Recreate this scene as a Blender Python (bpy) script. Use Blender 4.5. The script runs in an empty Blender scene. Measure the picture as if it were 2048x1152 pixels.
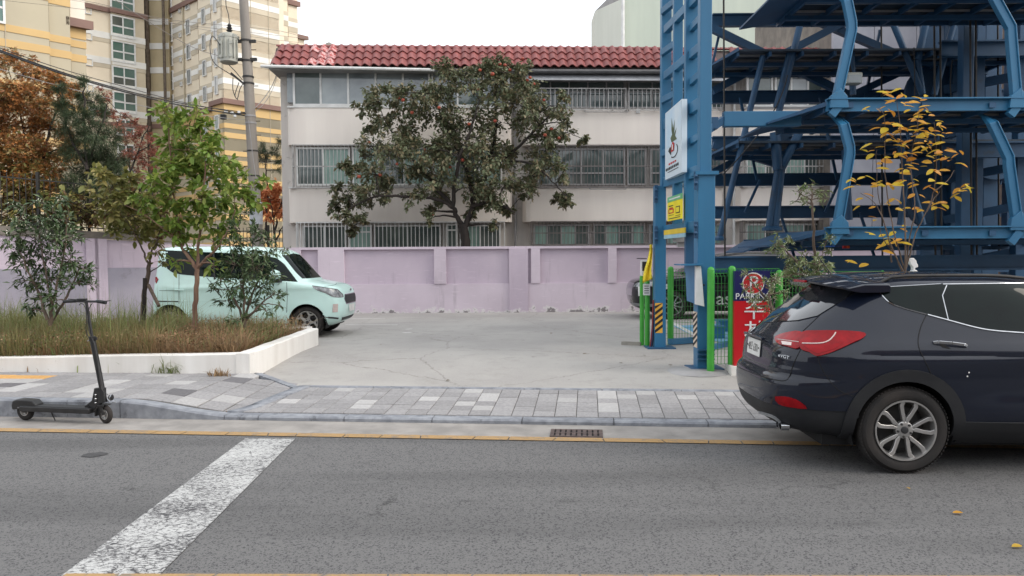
import bpy, bmesh, math, random
import numpy as np
from mathutils import Vector, Matrix, noise
from mathutils.bvhtree import BVHTree
from mathutils.geometry import delaunay_2d_cdt

R = math.radians
SC = bpy.context.scene
COL = SC.collection
rnd = random.Random(7)

# ------------------------------------------------------------------ camera
FPX = 1550.0
CAM = Vector((0, 0, 1.83))
PITCH, ROLL = math.atan(61 / FPX), 0.006
_F = Vector((0, math.cos(PITCH), -math.sin(PITCH)))
_R0 = Vector((1, 0, 0)); _U0 = _R0.cross(_F)
_Rt = _R0 * math.cos(ROLL) - _U0 * math.sin(ROLL)
_Up = _U0 * math.cos(ROLL) + _R0 * math.sin(ROLL)
cd = bpy.data.cameras.new('camera'); cam = bpy.data.objects.new('camera', cd); COL.objects.link(cam)
mw = Matrix((( _Rt.x, _Up.x, -_F.x, CAM.x), (_Rt.y, _Up.y, -_F.y, CAM.y), (_Rt.z, _Up.z, -_F.z, CAM.z), (0, 0, 0, 1)))
cam.matrix_world = mw
cd.sensor_width = 36; cd.lens = FPX / 2048 * 36; cd.clip_end = 2000; cd.clip_start = 0.05
SC.camera = cam
SC.render.resolution_x, SC.render.resolution_y = 1024, 576

# ------------------------------------------------------------------ light
SUN_AZ, SUN_EL = 108.0, 36.0      # azimuth clockwise from +Y, degrees
world = bpy.data.worlds.new('World'); SC.world = world; world.use_nodes = True
wn = world.node_tree; wn.nodes.clear()
sky = wn.nodes.new('ShaderNodeTexSky'); sky.sky_type = 'NISHITA'; sky.sun_disc = False
sky.sun_elevation = R(SUN_EL); sky.sun_rotation = R(SUN_AZ)
sky.air_density = 1.2; sky.dust_density = 5.0; sky.ozone_density = 1.0
hs = wn.nodes.new('ShaderNodeHueSaturation'); hs.inputs['Saturation'].default_value = 0.26
bg = wn.nodes.new('ShaderNodeBackground'); bg.inputs['Strength'].default_value = 0.15
wo = wn.nodes.new('ShaderNodeOutputWorld')
veil = wn.nodes.new('ShaderNodeMix'); veil.data_type = 'RGBA'; veil.inputs[0].default_value = 0.8     # even white overcast veil over the sky
veil.inputs[7].default_value = (7.6, 7.9, 8.3, 1)
wn.links.new(sky.outputs[0], hs.inputs['Color']); wn.links.new(hs.outputs[0], veil.inputs[6]); wn.links.new(veil.outputs[2], bg.inputs['Color']); wn.links.new(bg.outputs[0], wo.inputs[0])
sd = bpy.data.lights.new('sun', 'SUN'); sun = bpy.data.objects.new('sun', sd); COL.objects.link(sun)
sd.energy = 1.1; sd.angle = R(28); sd.color = (1.0, 0.9, 0.78)
_sv = Vector((math.sin(R(SUN_AZ)) * math.cos(R(SUN_EL)), math.cos(R(SUN_AZ)) * math.cos(R(SUN_EL)), math.sin(R(SUN_EL))))
sun.rotation_euler = _sv.to_track_quat('Z', 'Y').to_euler()
SC.view_settings.view_transform = 'Standard'; SC.view_settings.look = 'None'
SC.view_settings.exposure = 0.50; SC.view_settings.gamma = 1.0; SC.view_settings.use_curve_mapping = False

# ------------------------------------------------------------------ pixel <-> place
def ray(px, py):
    return _F + _Rt * ((px - 1024) / FPX) - _Up * ((py - 576) / FPX)
def at(px, py, Y):
    d = ray(px, py); return CAM + d * (Y / d.y)
def onz(px, py, z=0.0):
    d = ray(px, py); return CAM + d * ((z - CAM.z) / d.z)
def zat(px, py, Y): return at(px, py, Y).z
def srgb(r, g, b, k=1.0):
    def f(c):
        c /= 255.0
        return (c / 12.92 if c <= 0.04045 else ((c + 0.055) / 1.055) ** 2.4) * k
    return (f(r), f(g), f(b))

# ------------------------------------------------------------------ materials
def newmat(name):
    m = bpy.data.materials.new(name); m.use_nodes = True
    nt = m.node_tree; nt.nodes.clear()
    out = nt.nodes.new('ShaderNodeOutputMaterial'); b = nt.nodes.new('ShaderNodeBsdfPrincipled')
    nt.links.new(b.outputs[0], out.inputs[0])
    return m, nt, b, out
def N(nt, t, **kw):
    n = nt.nodes.new(t)
    for k, v in kw.items(): setattr(n, k, v)
    return n
def tex(nt, kind='ShaderNodeTexNoise', scale=5, detail=5, rough=0.55, vec=None, stretch=None):
    n = nt.nodes.new(kind)
    n.inputs['Scale'].default_value = scale
    if 'Detail' in n.inputs: n.inputs['Detail'].default_value = detail
    if 'Roughness' in n.inputs: n.inputs['Roughness'].default_value = rough
    g = nt.nodes.new('ShaderNodeNewGeometry') if vec is None else None
    src = g.outputs['Position'] if vec is None else vec
    if stretch:
        mp = nt.nodes.new('ShaderNodeMapping'); mp.inputs['Scale'].default_value = stretch
        nt.links.new(src, mp.inputs[0]); src = mp.outputs[0]
    nt.links.new(src, n.inputs['Vector'])
    return n
def ramp(nt, src, p0, p1, c0=(0, 0, 0, 1), c1=(1, 1, 1, 1)):
    r = nt.nodes.new('ShaderNodeValToRGB'); e = r.color_ramp.elements
    e[0].position, e[1].position = p0, p1; e[0].color, e[1].color = c0, c1
    nt.links.new(src, r.inputs[0]); return r
def mix(nt, fac, a, b, mode='MIX'):
    m = nt.nodes.new('ShaderNodeMix'); m.data_type = 'RGBA'; m.blend_type = mode
    if isinstance(fac, (int, float)): m.inputs[0].default_value = fac
    else: nt.links.new(fac, m.inputs[0])
    for i, s in ((6, a), (7, b)):
        if isinstance(s, tuple): m.inputs[i].default_value = (*s[:3], 1)
        else: nt.links.new(s, m.inputs[i])
    return m.outputs[2]
def bump(nt, b, src, strength=0.3, dist=0.01):
    n = nt.nodes.new('ShaderNodeBump'); n.inputs['Strength'].default_value = strength; n.inputs['Distance'].default_value = dist
    nt.links.new(src, n.inputs['Height']); nt.links.new(n.outputs[0], b.inputs['Normal'])
MATS = {}
def pm(name, c, c2=None, sc=4, rough=0.6, bmp=0.0, bsc=60, metal=0.0, coat=0.0, spec=0.5, streak=False, lo=0.35, hi=0.65, dirt=None, objrand=0.0):
    """general procedural material: two colours mixed by noise, optional vertical streaks, grime and relief"""
    if name in MATS: return MATS[name]
    m, nt, b, out = newmat(name)
    c2 = c2 or tuple(x * 0.8 for x in c)
    n = tex(nt, scale=sc, detail=6, stretch=(1, 1, 0.12) if streak else None)
    colr = mix(nt, ramp(nt, n.outputs[0], lo, hi).outputs[0], c, c2)
    if dirt:
        n2 = tex(nt, scale=dirt[1], detail=8, rough=0.7)
        colr = mix(nt, ramp(nt, n2.outputs[0], dirt[2], dirt[2] + 0.12).outputs[0], colr, dirt[0])
    if objrand:
        oi = N(nt, 'ShaderNodeObjectInfo')
        v = N(nt, 'ShaderNodeMapRange'); v.inputs[3].default_value = 1 - objrand; v.inputs[4].default_value = 1 + objrand
        nt.links.new(oi.outputs['Random'], v.inputs[0])
        hsv = N(nt, 'ShaderNodeHueSaturation'); nt.links.new(colr, hsv.inputs['Color']); nt.links.new(v.outputs[0], hsv.inputs['Value']); colr = hsv.outputs[0]
    nt.links.new(colr, b.inputs['Base Color'])
    b.inputs['Roughness'].default_value = rough; b.inputs['Metallic'].default_value = metal
    b.inputs['Coat Weight'].default_value = coat; b.inputs['Coat Roughness'].default_value = 0.04
    b.inputs['Specular IOR Level'].default_value = spec
    if bmp: bump(nt, b, tex(nt, scale=bsc, detail=4).outputs[0], bmp, 0.01)
    MATS[name] = m; return m
def leafmat(name, c1, c2, c3=None, trans=0.25, p=(0.45, 0.8)):
    if name in MATS: return MATS[name]
    m, nt, b, out = newmat(name)
    g = N(nt, 'ShaderNodeNewGeometry'); oi = N(nt, 'ShaderNodeObjectInfo')
    ad = N(nt, 'ShaderNodeMath', operation='ADD'); nt.links.new(g.outputs['Random Per Island'], ad.inputs[0]); nt.links.new(oi.outputs['Random'], ad.inputs[1])
    fr = N(nt, 'ShaderNodeMath', operation='FRACT'); nt.links.new(ad.outputs[0], fr.inputs[0])
    r = N(nt, 'ShaderNodeValToRGB'); e = r.color_ramp.elements
    e[0].position = 0.0; e[0].color = (*c1, 1); e[1].position = p[0]; e[1].color = (*c2, 1)
    if c3: x = e.new(p[1]); x.color = (*c3, 1)
    x = e.new(1.0); x.color = (*(c3 or c1), 1)
    nt.links.new(fr.outputs[0], r.inputs[0])
    nn = tex(nt, scale=1.4, detail=2); cc = mix(nt, 0.35, r.outputs[0], ramp(nt, nn.outputs[0], 0.35, 0.65, (*[v * 0.7 for v in c1], 1), (*c2, 1)).outputs[0])
    nt.links.new(cc, b.inputs['Base Color']); b.inputs['Roughness'].default_value = 0.5
    b.inputs['Specular IOR Level'].default_value = 0.35
    t = N(nt, 'ShaderNodeBsdfTranslucent'); nt.links.new(cc, t.inputs[0])
    ms = N(nt, 'ShaderNodeMixShader'); ms.inputs[0].default_value = trans
    nt.links.new(b.outputs[0], ms.inputs[1]); nt.links.new(t.outputs[0], ms.inputs[2]); nt.links.new(ms.outputs[0], out.inputs[0])
    MATS[name] = m; return m

# ------------------------------------------------------------------ objects
def tag(o, label=None, cat=None, group=None, kind=None):
    if label: o['label'] = label
    if cat: o['category'] = cat
    if group: o['group'] = group
    if kind: o['kind'] = kind
    return o
def thing(name, label, cat, loc=(0, 0, 0), rz=0.0, group=None, scale=None):
    o = bpy.data.objects.new(name, None); COL.objects.link(o)
    o.location = loc; o.rotation_euler = (0, 0, rz); o.empty_display_size = 0.2
    if scale: o.scale = (scale,) * 3
    return tag(o, label, cat, group)
def sub(name, parent):
    o = bpy.data.objects.new(name, None); COL.objects.link(o); o.parent = parent; o.empty_display_size = 0.05; return o
def worldpar(o, root, top=None):
    """child whose mesh is in world coordinates below an unrotated root (or a part at its origin)"""
    o.parent = root
    t = top or root
    o.matrix_parent_inverse = Matrix.Translation(-Vector(t.location))
    return o

class MB:
    def __init__(s): s.v = []; s.f = []; s.m = []; s.cur = 0
    def add(s, vs, fs, m=None):
        o = len(s.v); s.v += [tuple(v) for v in vs]; s.f += [tuple(i + o for i in f) for f in fs]
        s.m += [s.cur if m is None else m] * len(fs); return s
    def box(s, c, size, rot=None, m=None):
        x, y, z = size[0] / 2, size[1] / 2, size[2] / 2
        vs = [Vector(p) for p in ((-x, -y, -z), (x, -y, -z), (x, y, -z), (-x, y, -z), (-x, -y, z), (x, -y, z), (x, y, z), (-x, y, z))]
        if rot is not None: vs = [rot @ v for v in vs]
        c = Vector(c)
        return s.add([v + c for v in vs], [(0, 3, 2, 1), (4, 5, 6, 7), (0, 1, 5, 4), (1, 2, 6, 5), (2, 3, 7, 6), (3, 0, 4, 7)], m)
    def lohi(s, a, b, m=None):
        a, b = Vector(a), Vector(b); return s.box((a + b) / 2, [abs(t) for t in (b - a)], None, m)
    def bar(s, p0, p1, w, h=None, up=Vector((0, 0, 1)), m=None):
        p0, p1 = Vector(p0), Vector(p1); h = h or w; d = (p1 - p0); L = d.length
        if L < 1e-6: return s
        x = d / L
        if abs(x.dot(up)) > 0.98: up = Vector((0, 1, 0))
        y = up.cross(x).normalized(); z = x.cross(y)
        rot = Matrix((x, y, z)).transposed()
        return s.box((p0 + p1) / 2, (L, w, h), rot, m)
    def ibeam(s, p0, p1, w, h, t=0.02, m=None):
        p0, p1 = Vector(p0), Vector(p1); zz = Vector((0, 0, (h - t) / 2))
        s.bar(p0 + zz, p1 + zz, w, t, m=m); s.bar(p0 - zz, p1 - zz, w, t, m=m); s.bar(p0, p1, t, h - 2 * t, m=m); return s
    def tube(s, pts, r, n=8, m=None, cap=True):
        pts = [Vector(p) for p in pts]; k = len(pts)
        rs = r if isinstance(r, (list, tuple)) else [r] * k
        base = len(s.v); prev = None; vs = []; fs = []
        for i, p in enumerate(pts):
            d = (pts[min(i + 1, k - 1)] - pts[max(i - 1, 0)])
            d = d.normalized() if d.length > 1e-9 else Vector((0, 0, 1))
            if prev is None: a = d.orthogonal().normalized()
            else:
                a = prev - d * prev.dot(d); a = a.normalized() if a.length > 1e-6 else d.orthogonal().normalized()
            prev = a; b = d.cross(a)
            for j in range(n):
                t = 2 * math.pi * j / n; vs.append(p + (a * math.cos(t) + b * math.sin(t)) * rs[i])
        for i in range(k - 1):
            for j in range(n):
                j2 = (j + 1) % n; fs.append((i * n + j, i * n + j2, (i + 1) * n + j2, (i + 1) * n + j))
        if cap: fs.append(tuple(range(n - 1, -1, -1))); fs.append(tuple((k - 1) * n + j for j in range(n)))
        return s.add(vs, fs, m)
    def lathe(s, prof, o=(0, 0, 0), axis='z', n=24, m=None, cap=True):
        """prof: list of (r, h) along the axis"""
        o = Vector(o); vs = []; fs = []; k = len(prof)
        for r, h in prof:
            for j in range(n):
                t = 2 * math.pi * j / n; c, d = r * math.cos(t), r * math.sin(t)
                vs.append(o + (Vector((c, d, h)) if axis == 'z' else Vector((c, h, d)) if axis == 'y' else Vector((h, c, d))))
        for i in range(k - 1):
            for j in range(n):
                j2 = (j + 1) % n; q = (i * n + j, i * n + j2, (i + 1) * n + j2, (i + 1) * n + j)
                fs.append(q if axis != 'y' else q[::-1])
        if cap: fs.append(tuple(range(n))); fs.append(tuple((k - 1) * n + j for j in range(n - 1, -1, -1)))
        return s.add(vs, fs, m)
    def prism(s, poly, vec, m=None):
        vec = Vector(vec); p = [Vector(q) for q in poly]; k = len(p)
        fs = [tuple(range(k - 1, -1, -1)), tuple(range(k, 2 * k))] + [(i, (i + 1) % k, k + (i + 1) % k, k + i) for i in range(k)]
        return s.add(p + [q + vec for q in p], fs, m)
    def quad(s, a, b, c, d, m=None): return s.add([a, b, c, d], [(0, 1, 2, 3)], m)
    def mesh(s, name, mats, smooth=False, fix=False):
        me = bpy.data.meshes.new(name); me.from_pydata(s.v, [], s.f)
        for m in (mats if isinstance(mats, (list, tuple)) else [mats]): me.materials.append(m)
        if any(s.m): me.polygons.foreach_set('material_index', s.m)
        if fix:
            bm = bmesh.new(); bm.from_mesh(me); bmesh.ops.recalc_face_normals(bm, faces=bm.faces); bm.to_mesh(me); bm.free()
        if smooth:
            me.shade_smooth()
            try: me.set_sharp_from_angle(angle=R(smooth if smooth > 1 else 40))
            except Exception: pass
        me.update(); return me
    def build(s, name, mats, parent=None, smooth=False, fix=True, world=None, bevel=0):
        o = bpy.data.objects.new(name, s.mesh(name, mats, smooth, fix)); COL.objects.link(o)
        if parent is not None:
            if world is not None: worldpar(o, parent, world)
            else: o.parent = parent
        if bevel:
            b = o.modifiers.new('edge', 'BEVEL'); b.width = bevel; b.segments = 2; b.limit_method = 'ANGLE'; b.angle_limit = R(40)
        return o
def piece(name, me, parent, mtx, label=None):
    o = bpy.data.objects.new(name, me); COL.objects.link(o); o.parent = parent; o.matrix_local = mtx
    return o
def text(body, size, mat, parent, loc, rot, name='lettering', extrude=0.002, align='CENTER', spx=1.0):
    c = bpy.data.curves.new(name, 'FONT'); c.body = body; c.size = size; c.align_x = align; c.align_y = 'CENTER'; c.extrude = extrude
    c.materials.append(mat); tmp = bpy.data.objects.new(name, c); COL.objects.link(tmp)
    me = bpy.data.meshes.new_from_object(tmp.evaluated_get(bpy.context.evaluated_depsgraph_get())); bpy.data.objects.remove(tmp); me.name = name
    o = bpy.data.objects.new(name, me); COL.objects.link(o); o.parent = parent
    o.location = loc; o.rotation_euler = rot; o.scale = (spx, 1, 1); return o

# ------------------------------------------------------------------ street frame
KA = math.atan(0.098); KY0 = 8.43
ST, SN = Vector((math.cos(KA), -math.sin(KA), 0)), Vector((math.sin(KA), math.cos(KA), 0))
def sq(s, q, z=0.0): return Vector((0, KY0, z)) + ST * s + SN * q
def sinv(p):
    d = Vector(p) - Vector((0, KY0, 0)); return d.dot(ST), d.dot(SN)
def sstep(a, b, x):
    t = min(1, max(0, (x - a) / (b - a))); return t * t * (3 - 2 * t)
def zwalk(s, q):
    hi = 0.20 + 0.01 * q; lo = 0.05 + 0.05 * q
    e0, e1 = -4.45 + 0.26 * q, -3.36 + 0.20 * q
    t = min(1, max(0, (s - e0) / (e1 - e0))); t = .75 * t + .25 * t * t * (3 - 2 * t); return hi * (1 - t) + lo * t
LOTZ = 0.25
def zlot(x, y):
    s, q = sinv((x, y, 0)); return 0.13 + (LOTZ - 0.13) * sstep(1.6, 4.6, q)
def onlot(px, py):
    z = LOTZ
    for _ in range(12): p = onz(px, py, z); z = 0.5 * z + 0.5 * zlot(p.x, p.y)
    return p

# ------------------------------------------------------------------ shared materials
def m_asphalt():
    m, nt, b, out = newmat('asphalt')
    n1 = tex(nt, scale=0.7, detail=5); n2 = tex(nt, scale=190, detail=3, rough=0.7); n3 = tex(nt, 'ShaderNodeTexVoronoi', scale=85)
    c = mix(nt, ramp(nt, n1.outputs[0], 0.35, 0.7).outputs[0], (0.044, 0.0435, 0.049), (0.033, 0.0325, 0.038))
    c = mix(nt, ramp(nt, n2.outputs[0], 0.35, 0.72).outputs[0], c, (0.056, 0.054, 0.058))
    sp = ramp(nt, n3.outputs['Color'], 0.80, 0.9); c = mix(nt, sp.outputs[0], c, (0.15, 0.147, 0.145))
    n4 = tex(nt, scale=210, detail=2); c = mix(nt, ramp(nt, n4.outputs[0], 0.60, 0.72).outputs[0], c, (0.024, 0.024, 0.027))
    # thin cracks
    nw = tex(nt, scale=0.9, detail=8, rough=0.75); vm = N(nt, 'ShaderNodeVectorMath', operation='MULTIPLY_ADD')
    nt.links.new(nw.outputs['Color'], vm.inputs[0]); vm.inputs[1].default_value = (1.5, 1.5, 0)
    g = N(nt, 'ShaderNodeNewGeometry'); nt.links.new(g.outputs['Position'], vm.inputs[2])
    v = N(nt, 'ShaderNodeTexVoronoi', feature='DISTANCE_TO_EDGE'); v.inputs['Scale'].default_value = 0.36; nt.links.new(vm.outputs[0], v.inputs['Vector'])
    cr = ramp(nt, v.outputs[0], 0.002, 0.007, (1, 1, 1, 1), (0, 0, 0, 1)); gate = ramp(nt, n1.outputs[0], 0.52, 0.60)
    mm = N(nt, 'ShaderNodeMath', operation='MULTIPLY'); nt.links.new(cr.outputs[0], mm.inputs[0]); nt.links.new(gate.outputs[0], mm.inputs[1])
    c = mix(nt, mm.outputs[0], c, (0.02, 0.02, 0.02))
    nt_ = tex(nt, scale=.55, detail=3, stretch=(.25, 2.2, 1)); c = mix(nt, ramp(nt, nt_.outputs[0], .42, .62).outputs[0], c, (0.062, 0.060, 0.063)) if False else mix(nt, ramp(nt, nt_.outputs[0], .46, .66).outputs[0], c, mix(nt, .28, c, (.012, .012, .014)))
    # soft oil stains
    n5 = tex(nt, scale=1.7, detail=4, stretch=(0.6, 1.6, 1)); c = mix(nt, ramp(nt, n5.outputs[0], 0.66, 0.8).outputs[0], c, (0.045, 0.044, 0.046))
    nt.links.new(c, b.inputs['Base Color']); b.inputs['Roughness'].default_value = 0.82
    bump(nt, b, n2.outputs[0], 0.55, 0.008); MATS['asphalt'] = m; return m
def m_paint(name, colr, wear=0.5, under=(0.1, 0.097, 0.1), sc=22):
    m, nt, b, out = newmat(name)
    n1 = tex(nt, scale=sc, detail=9, rough=0.75, stretch=(0.55, 1.5, 1)); n0 = tex(nt, scale=1.3, detail=2)
    ad = N(nt, 'ShaderNodeMath', operation='MULTIPLY_ADD'); nt.links.new(n0.outputs[0], ad.inputs[0]); ad.inputs[1].default_value = 0.34; nt.links.new(n1.outputs[0], ad.inputs[2])
    msk = ramp(nt, ad.outputs[0], wear + 0.18, wear + 0.24)
    nw = tex(nt, scale=5, detail=6, rough=0.7); vm = N(nt, 'ShaderNodeVectorMath', operation='MULTIPLY_ADD')
    nt.links.new(nw.outputs['Color'], vm.inputs[0]); vm.inputs[1].default_value = (0.22, 0.22, 0)
    g = N(nt, 'ShaderNodeNewGeometry'); nt.links.new(g.outputs['Position'], vm.inputs[2])
    v = N(nt, 'ShaderNodeTexVoronoi', feature='DISTANCE_TO_EDGE'); v.inputs['Scale'].default_value = 8.5; nt.links.new(vm.outputs[0], v.inputs['Vector'])
    cr = ramp(nt, v.outputs[0], 0.006, 0.03, (1, 1, 1, 1), (0, 0, 0, 1))
    mx = N(nt, 'ShaderNodeMath', operation='MAXIMUM'); nt.links.new(cr.outputs[0], mx.inputs[0]); nt.links.new(msk.outputs[0], mx.inputs[1])
    n3 = tex(nt, scale=90, detail=2); cp = mix(nt, ramp(nt, n3.outputs[0], 0.35, 0.7).outputs[0], colr, tuple(x * 0.8 for x in colr))
    c = mix(nt, mx.outputs[0], cp, under)
    nt.links.new(c, b.inputs['Base Color']); b.inputs['Roughness'].default_value = 0.75
    bump(nt, b, tex(nt, scale=130, detail=3).outputs[0], 0.4, 0.006); MATS[name] = m; return m
def m_lot():
    m, nt, b, out = newmat('lot_concrete')
    n1 = tex(nt, scale=.45, detail=6, rough=.6); n2 = tex(nt, scale=2.6, detail=8, rough=.7); n3 = tex(nt, scale=120, detail=3)
    c = mix(nt, ramp(nt, n1.outputs[0], .38, .62).outputs[0], srgb(164, 161, 157), srgb(141, 138, 136))
    c = mix(nt, ramp(nt, n2.outputs[0], .52, .74).outputs[0], c, srgb(126, 123, 119))
    c = mix(nt, ramp(nt, n3.outputs[0], .4, .7).outputs[0], c, srgb(172, 168, 163))
    vm = N(nt, 'ShaderNodeVectorMath', operation='MULTIPLY_ADD'); nt.links.new(n2.outputs['Color'], vm.inputs[0]); vm.inputs[1].default_value = (.5, .5, 0); g = N(nt, 'ShaderNodeNewGeometry'); nt.links.new(g.outputs['Position'], vm.inputs[2])
    v = N(nt, 'ShaderNodeTexVoronoi', feature='DISTANCE_TO_EDGE'); v.inputs['Scale'].default_value = .30; nt.links.new(vm.outputs[0], v.inputs['Vector'])
    c = mix(nt, ramp(nt, v.outputs[0], .0008, .003, (1, 1, 1, 1), (0, 0, 0, 1)).outputs[0], c, srgb(128, 124, 120))
    n4 = tex(nt, scale=7, detail=3); c = mix(nt, ramp(nt, n4.outputs[0], .70, .76).outputs[0], c, srgb(112, 108, 104))
    nt.links.new(c, b.inputs['Base Color']); b.inputs['Roughness'].default_value = .88; bump(nt, b, n3.outputs[0], .4, .006); return m
def m_wall(name, a, a2):
    m, nt, b, out = newmat(name)
    n1 = tex(nt, scale=.7, detail=6); n2 = tex(nt, scale=5, detail=7, rough=.7, stretch=(1, 1, .10)); n3 = tex(nt, scale=3.2, detail=9, rough=.75); n4 = tex(nt, scale=9, detail=4, stretch=(.3, .3, 2.2))
    c = mix(nt, ramp(nt, n1.outputs[0], .35, .65).outputs[0], a, a2)
    c = mix(nt, ramp(nt, n2.outputs[0], .58, .80).outputs[0], c, tuple(x * .72 for x in a2))
    c = mix(nt, ramp(nt, n4.outputs[0], .60, .75).outputs[0], c, tuple(x * 1.06 for x in a))
    g = N(nt, 'ShaderNodeNewGeometry'); sx = N(nt, 'ShaderNodeSeparateXYZ'); nt.links.new(g.outputs['Position'], sx.inputs[0])
    mr = N(nt, 'ShaderNodeMapRange'); mr.inputs[1].default_value = .25; mr.inputs[2].default_value = .75; mr.inputs[3].default_value = .22; mr.inputs[4].default_value = -.12; nt.links.new(sx.outputs[2], mr.inputs[0])
    ad = N(nt, 'ShaderNodeMath', operation='ADD'); nt.links.new(n3.outputs[0], ad.inputs[0]); nt.links.new(mr.outputs[0], ad.inputs[1])
    c = mix(nt, ramp(nt, ad.outputs[0], .66, .70).outputs[0], c, srgb(212, 208, 208)); c = mix(nt, ramp(nt, ad.outputs[0], .73, .76).outputs[0], c, srgb(128, 122, 124))
    nt.links.new(c, b.inputs['Base Color']); b.inputs['Roughness'].default_value = .82; bump(nt, b, tex(nt, scale=40).outputs[0], .25, .01); MATS[name] = m; return m
m_asphalt(); m_paint('white_paint', (0.52, 0.52, 0.51), 0.49, (0.05, 0.048, 0.052), 55); m_paint('yellow_paint', srgb(172, 138, 90), 0.53, (0.22, 0.17, 0.12)); m_paint('lot_paint', (0.7, 0.7, 0.68), 0.53, (0.4, 0.39, 0.37))
M_CONC = pm('gutter_concrete', srgb(156, 151, 146), srgb(132, 128, 124), 3, 0.85, 0.5, 140, dirt=(srgb(108, 102, 98), 2.2, 0.62))
M_LOT = m_lot()
M_KERB = pm('kerb_granite', srgb(146, 149, 155), srgb(118, 121, 128), 9, 0.75, 0.4, 160, dirt=(srgb(78, 80, 86), 3.5, 0.56), objrand=0.08)
M_PAVG = pm('paver_grey', srgb(152, 150, 150), srgb(134, 132, 133), 30, 0.85, 0.3, 200, objrand=0.13, dirt=(srgb(112, 112, 114), 3, 0.66))
M_PAVL = pm('paver_light', srgb(176, 174, 173), srgb(162, 160, 159), 30, 0.85, 0.3, 200, objrand=0.1, dirt=(srgb(160, 160, 160), 3, 0.68))
M_PAVD = pm('paver_dark', srgb(112, 110, 112), srgb(98, 96, 99), 30, 0.85, 0.3, 200, objrand=0.12)
M_PAVY = pm('paver_yellow', srgb(206, 160, 96), srgb(190, 144, 84), 30, 0.85, 0.3, 200, objrand=0.1)
M_JOINT = pm('joint_sand', srgb(84, 80, 74), srgb(66, 64, 60), 12, 0.95)
M_WHITE = pm('planter_white', srgb(236, 234, 230), srgb(216, 212, 206), 2.5, 0.7, 0.3, 90, streak=True, dirt=(srgb(156, 150, 142), 6, 0.63))
M_LAV = m_wall('lavender_paint', srgb(195, 181, 193), srgb(181, 167, 181))
M_LAV2 = m_wall('lavender_paint_pale', srgb(206, 193, 204), srgb(192, 179, 190))
M_GCONC = pm('grey_concrete', srgb(128, 120, 112), srgb(100, 95, 90), 2, 0.9, 0.3, 40)
M_BLACKP = pm('black_plastic', (0.018, 0.018, 0.02), (0.024, 0.024, 0.026), 20, 0.55)
M_RUBBER = pm('rubber', (0.022, 0.021, 0.021), (0.035, 0.031, 0.028), 6, 0.85, 0.2, 80)
M_CHROME = pm('chrome', (0.50, 0.51, 0.53), (0.42, 0.43, 0.45), 30, 0.16, metal=1.0)
M_ALLOY = pm('alloy', (0.52, 0.51, 0.5), (0.46, 0.45, 0.44), 20, 0.36, metal=0.85)
M_DARKMETAL = pm('dark_metal', (0.03, 0.03, 0.032), (0.05, 0.045, 0.04), 8, 0.6, metal=0.3)
M_SOIL = pm('soil', (0.09, 0.065, 0.045), (0.05, 0.04, 0.03), 6, 0.95, 0.6, 30)
M_PWHITE = pm('white_plastic', (0.75, 0.75, 0.75), (0.68, 0.68, 0.67), 12, 0.4)
M_BLACK = pm('black_print', (0.015, 0.015, 0.015), None, 9, 0.6)
M_RED = pm('red_print', srgb(190, 28, 34), srgb(170, 24, 30), 4, 0.5)
# ================================================================== GROUND
g = MB(); g.quad((-500, -120, 0), (500, -120, 0), (500, 600, 0), (-500, 600, 0))
road = tag(g.build('road', MATS['asphalt'], fix=False), kind='structure')
# gutter
g = MB(); g.quad(sq(-14, -0.62, .004), sq(14, -0.62, .004), sq(14, 0.02, .004), sq(-14, 0.02, .004))
tag(g.build('gutter', M_CONC, fix=False), kind='structure')
# yellow edge line, broken by cracks (parts of the road)
def line_px(p0, p1, w, z, mat, parent, nm, cuts=None, lo=0, hi=1):
    a, b = Vector(p0), Vector(p1); d = (b - a); L = d.length; d /= L; n = Vector((-d.y, d.x, 0)); x = 0; k = 0
    while x < L:
        seg = min(rnd.uniform(*cuts) if cuts else L, L - x); g = MB(); e = 0.006 if cuts else 0
        k0, k = k, (rnd.uniform(-.05, .05) if cuts else 0)
        q0 = a + d * (x + e); q1 = a + d * (x + seg - e)
        g.quad(q0 - n * w / 2, q1 - n * w / 2, q1 + n * w / 2 + d * k, q0 + n * w / 2 + d * k0)
        g.v = [(v[0], v[1], z) for v in g.v]
        o = g.build(nm, mat, parent, fix=False); x += seg
y0, y1 = onz(-300, 865, 0), onz(2600, 914, 0)
line_px(sq(-9.5, -0.67), sq(9, -0.67), 0.15, .008, MATS['yellow_paint'], road, 'yellow_line', (0.28, 0.6))
b0, b1 = onz(-300, 1162, 0), onz(2400, 1165, 0)
g = MB(); pts = [(490, 877), (590, 877.5), (315, 1153), (120, 1153)]
P = [onz(a, b, .006) for a, b in pts]; g.quad(P[3], P[2], P[1], P[0])
g.build('crossing_stripe', MATS['white_paint'], road, fix=False)
c0 = onz(120, 1158, 0); c1 = onz(2300, 1163, 0)
line_px(c0, c1, 0.10, .012, MATS['yellow_paint'], road, 'yellow_line', (0.3, 0.7))
# manhole-like dark patch and tar patches
def blot(px, py, rx, ry, mat, z=.005):
    c = onz(px, py, z); g = MB(); n = 18
    ring = [c + Vector((math.cos(t) * rx * rnd.uniform(.8, 1.1), math.sin(t) * ry * rnd.uniform(.8, 1.1), 0)) for t in [2 * math.pi * i / n for i in range(n)]]
    g.add(ring, [tuple(range(n))]); return g.build('tar_patch', mat, road, fix=False)
M_TAR = pm('tar', (0.04, 0.039, 0.04), (0.06, 0.058, 0.06), 30, 0.8, 0.4, 120)
blot(187, 909, .12, .10, M_TAR)

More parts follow.
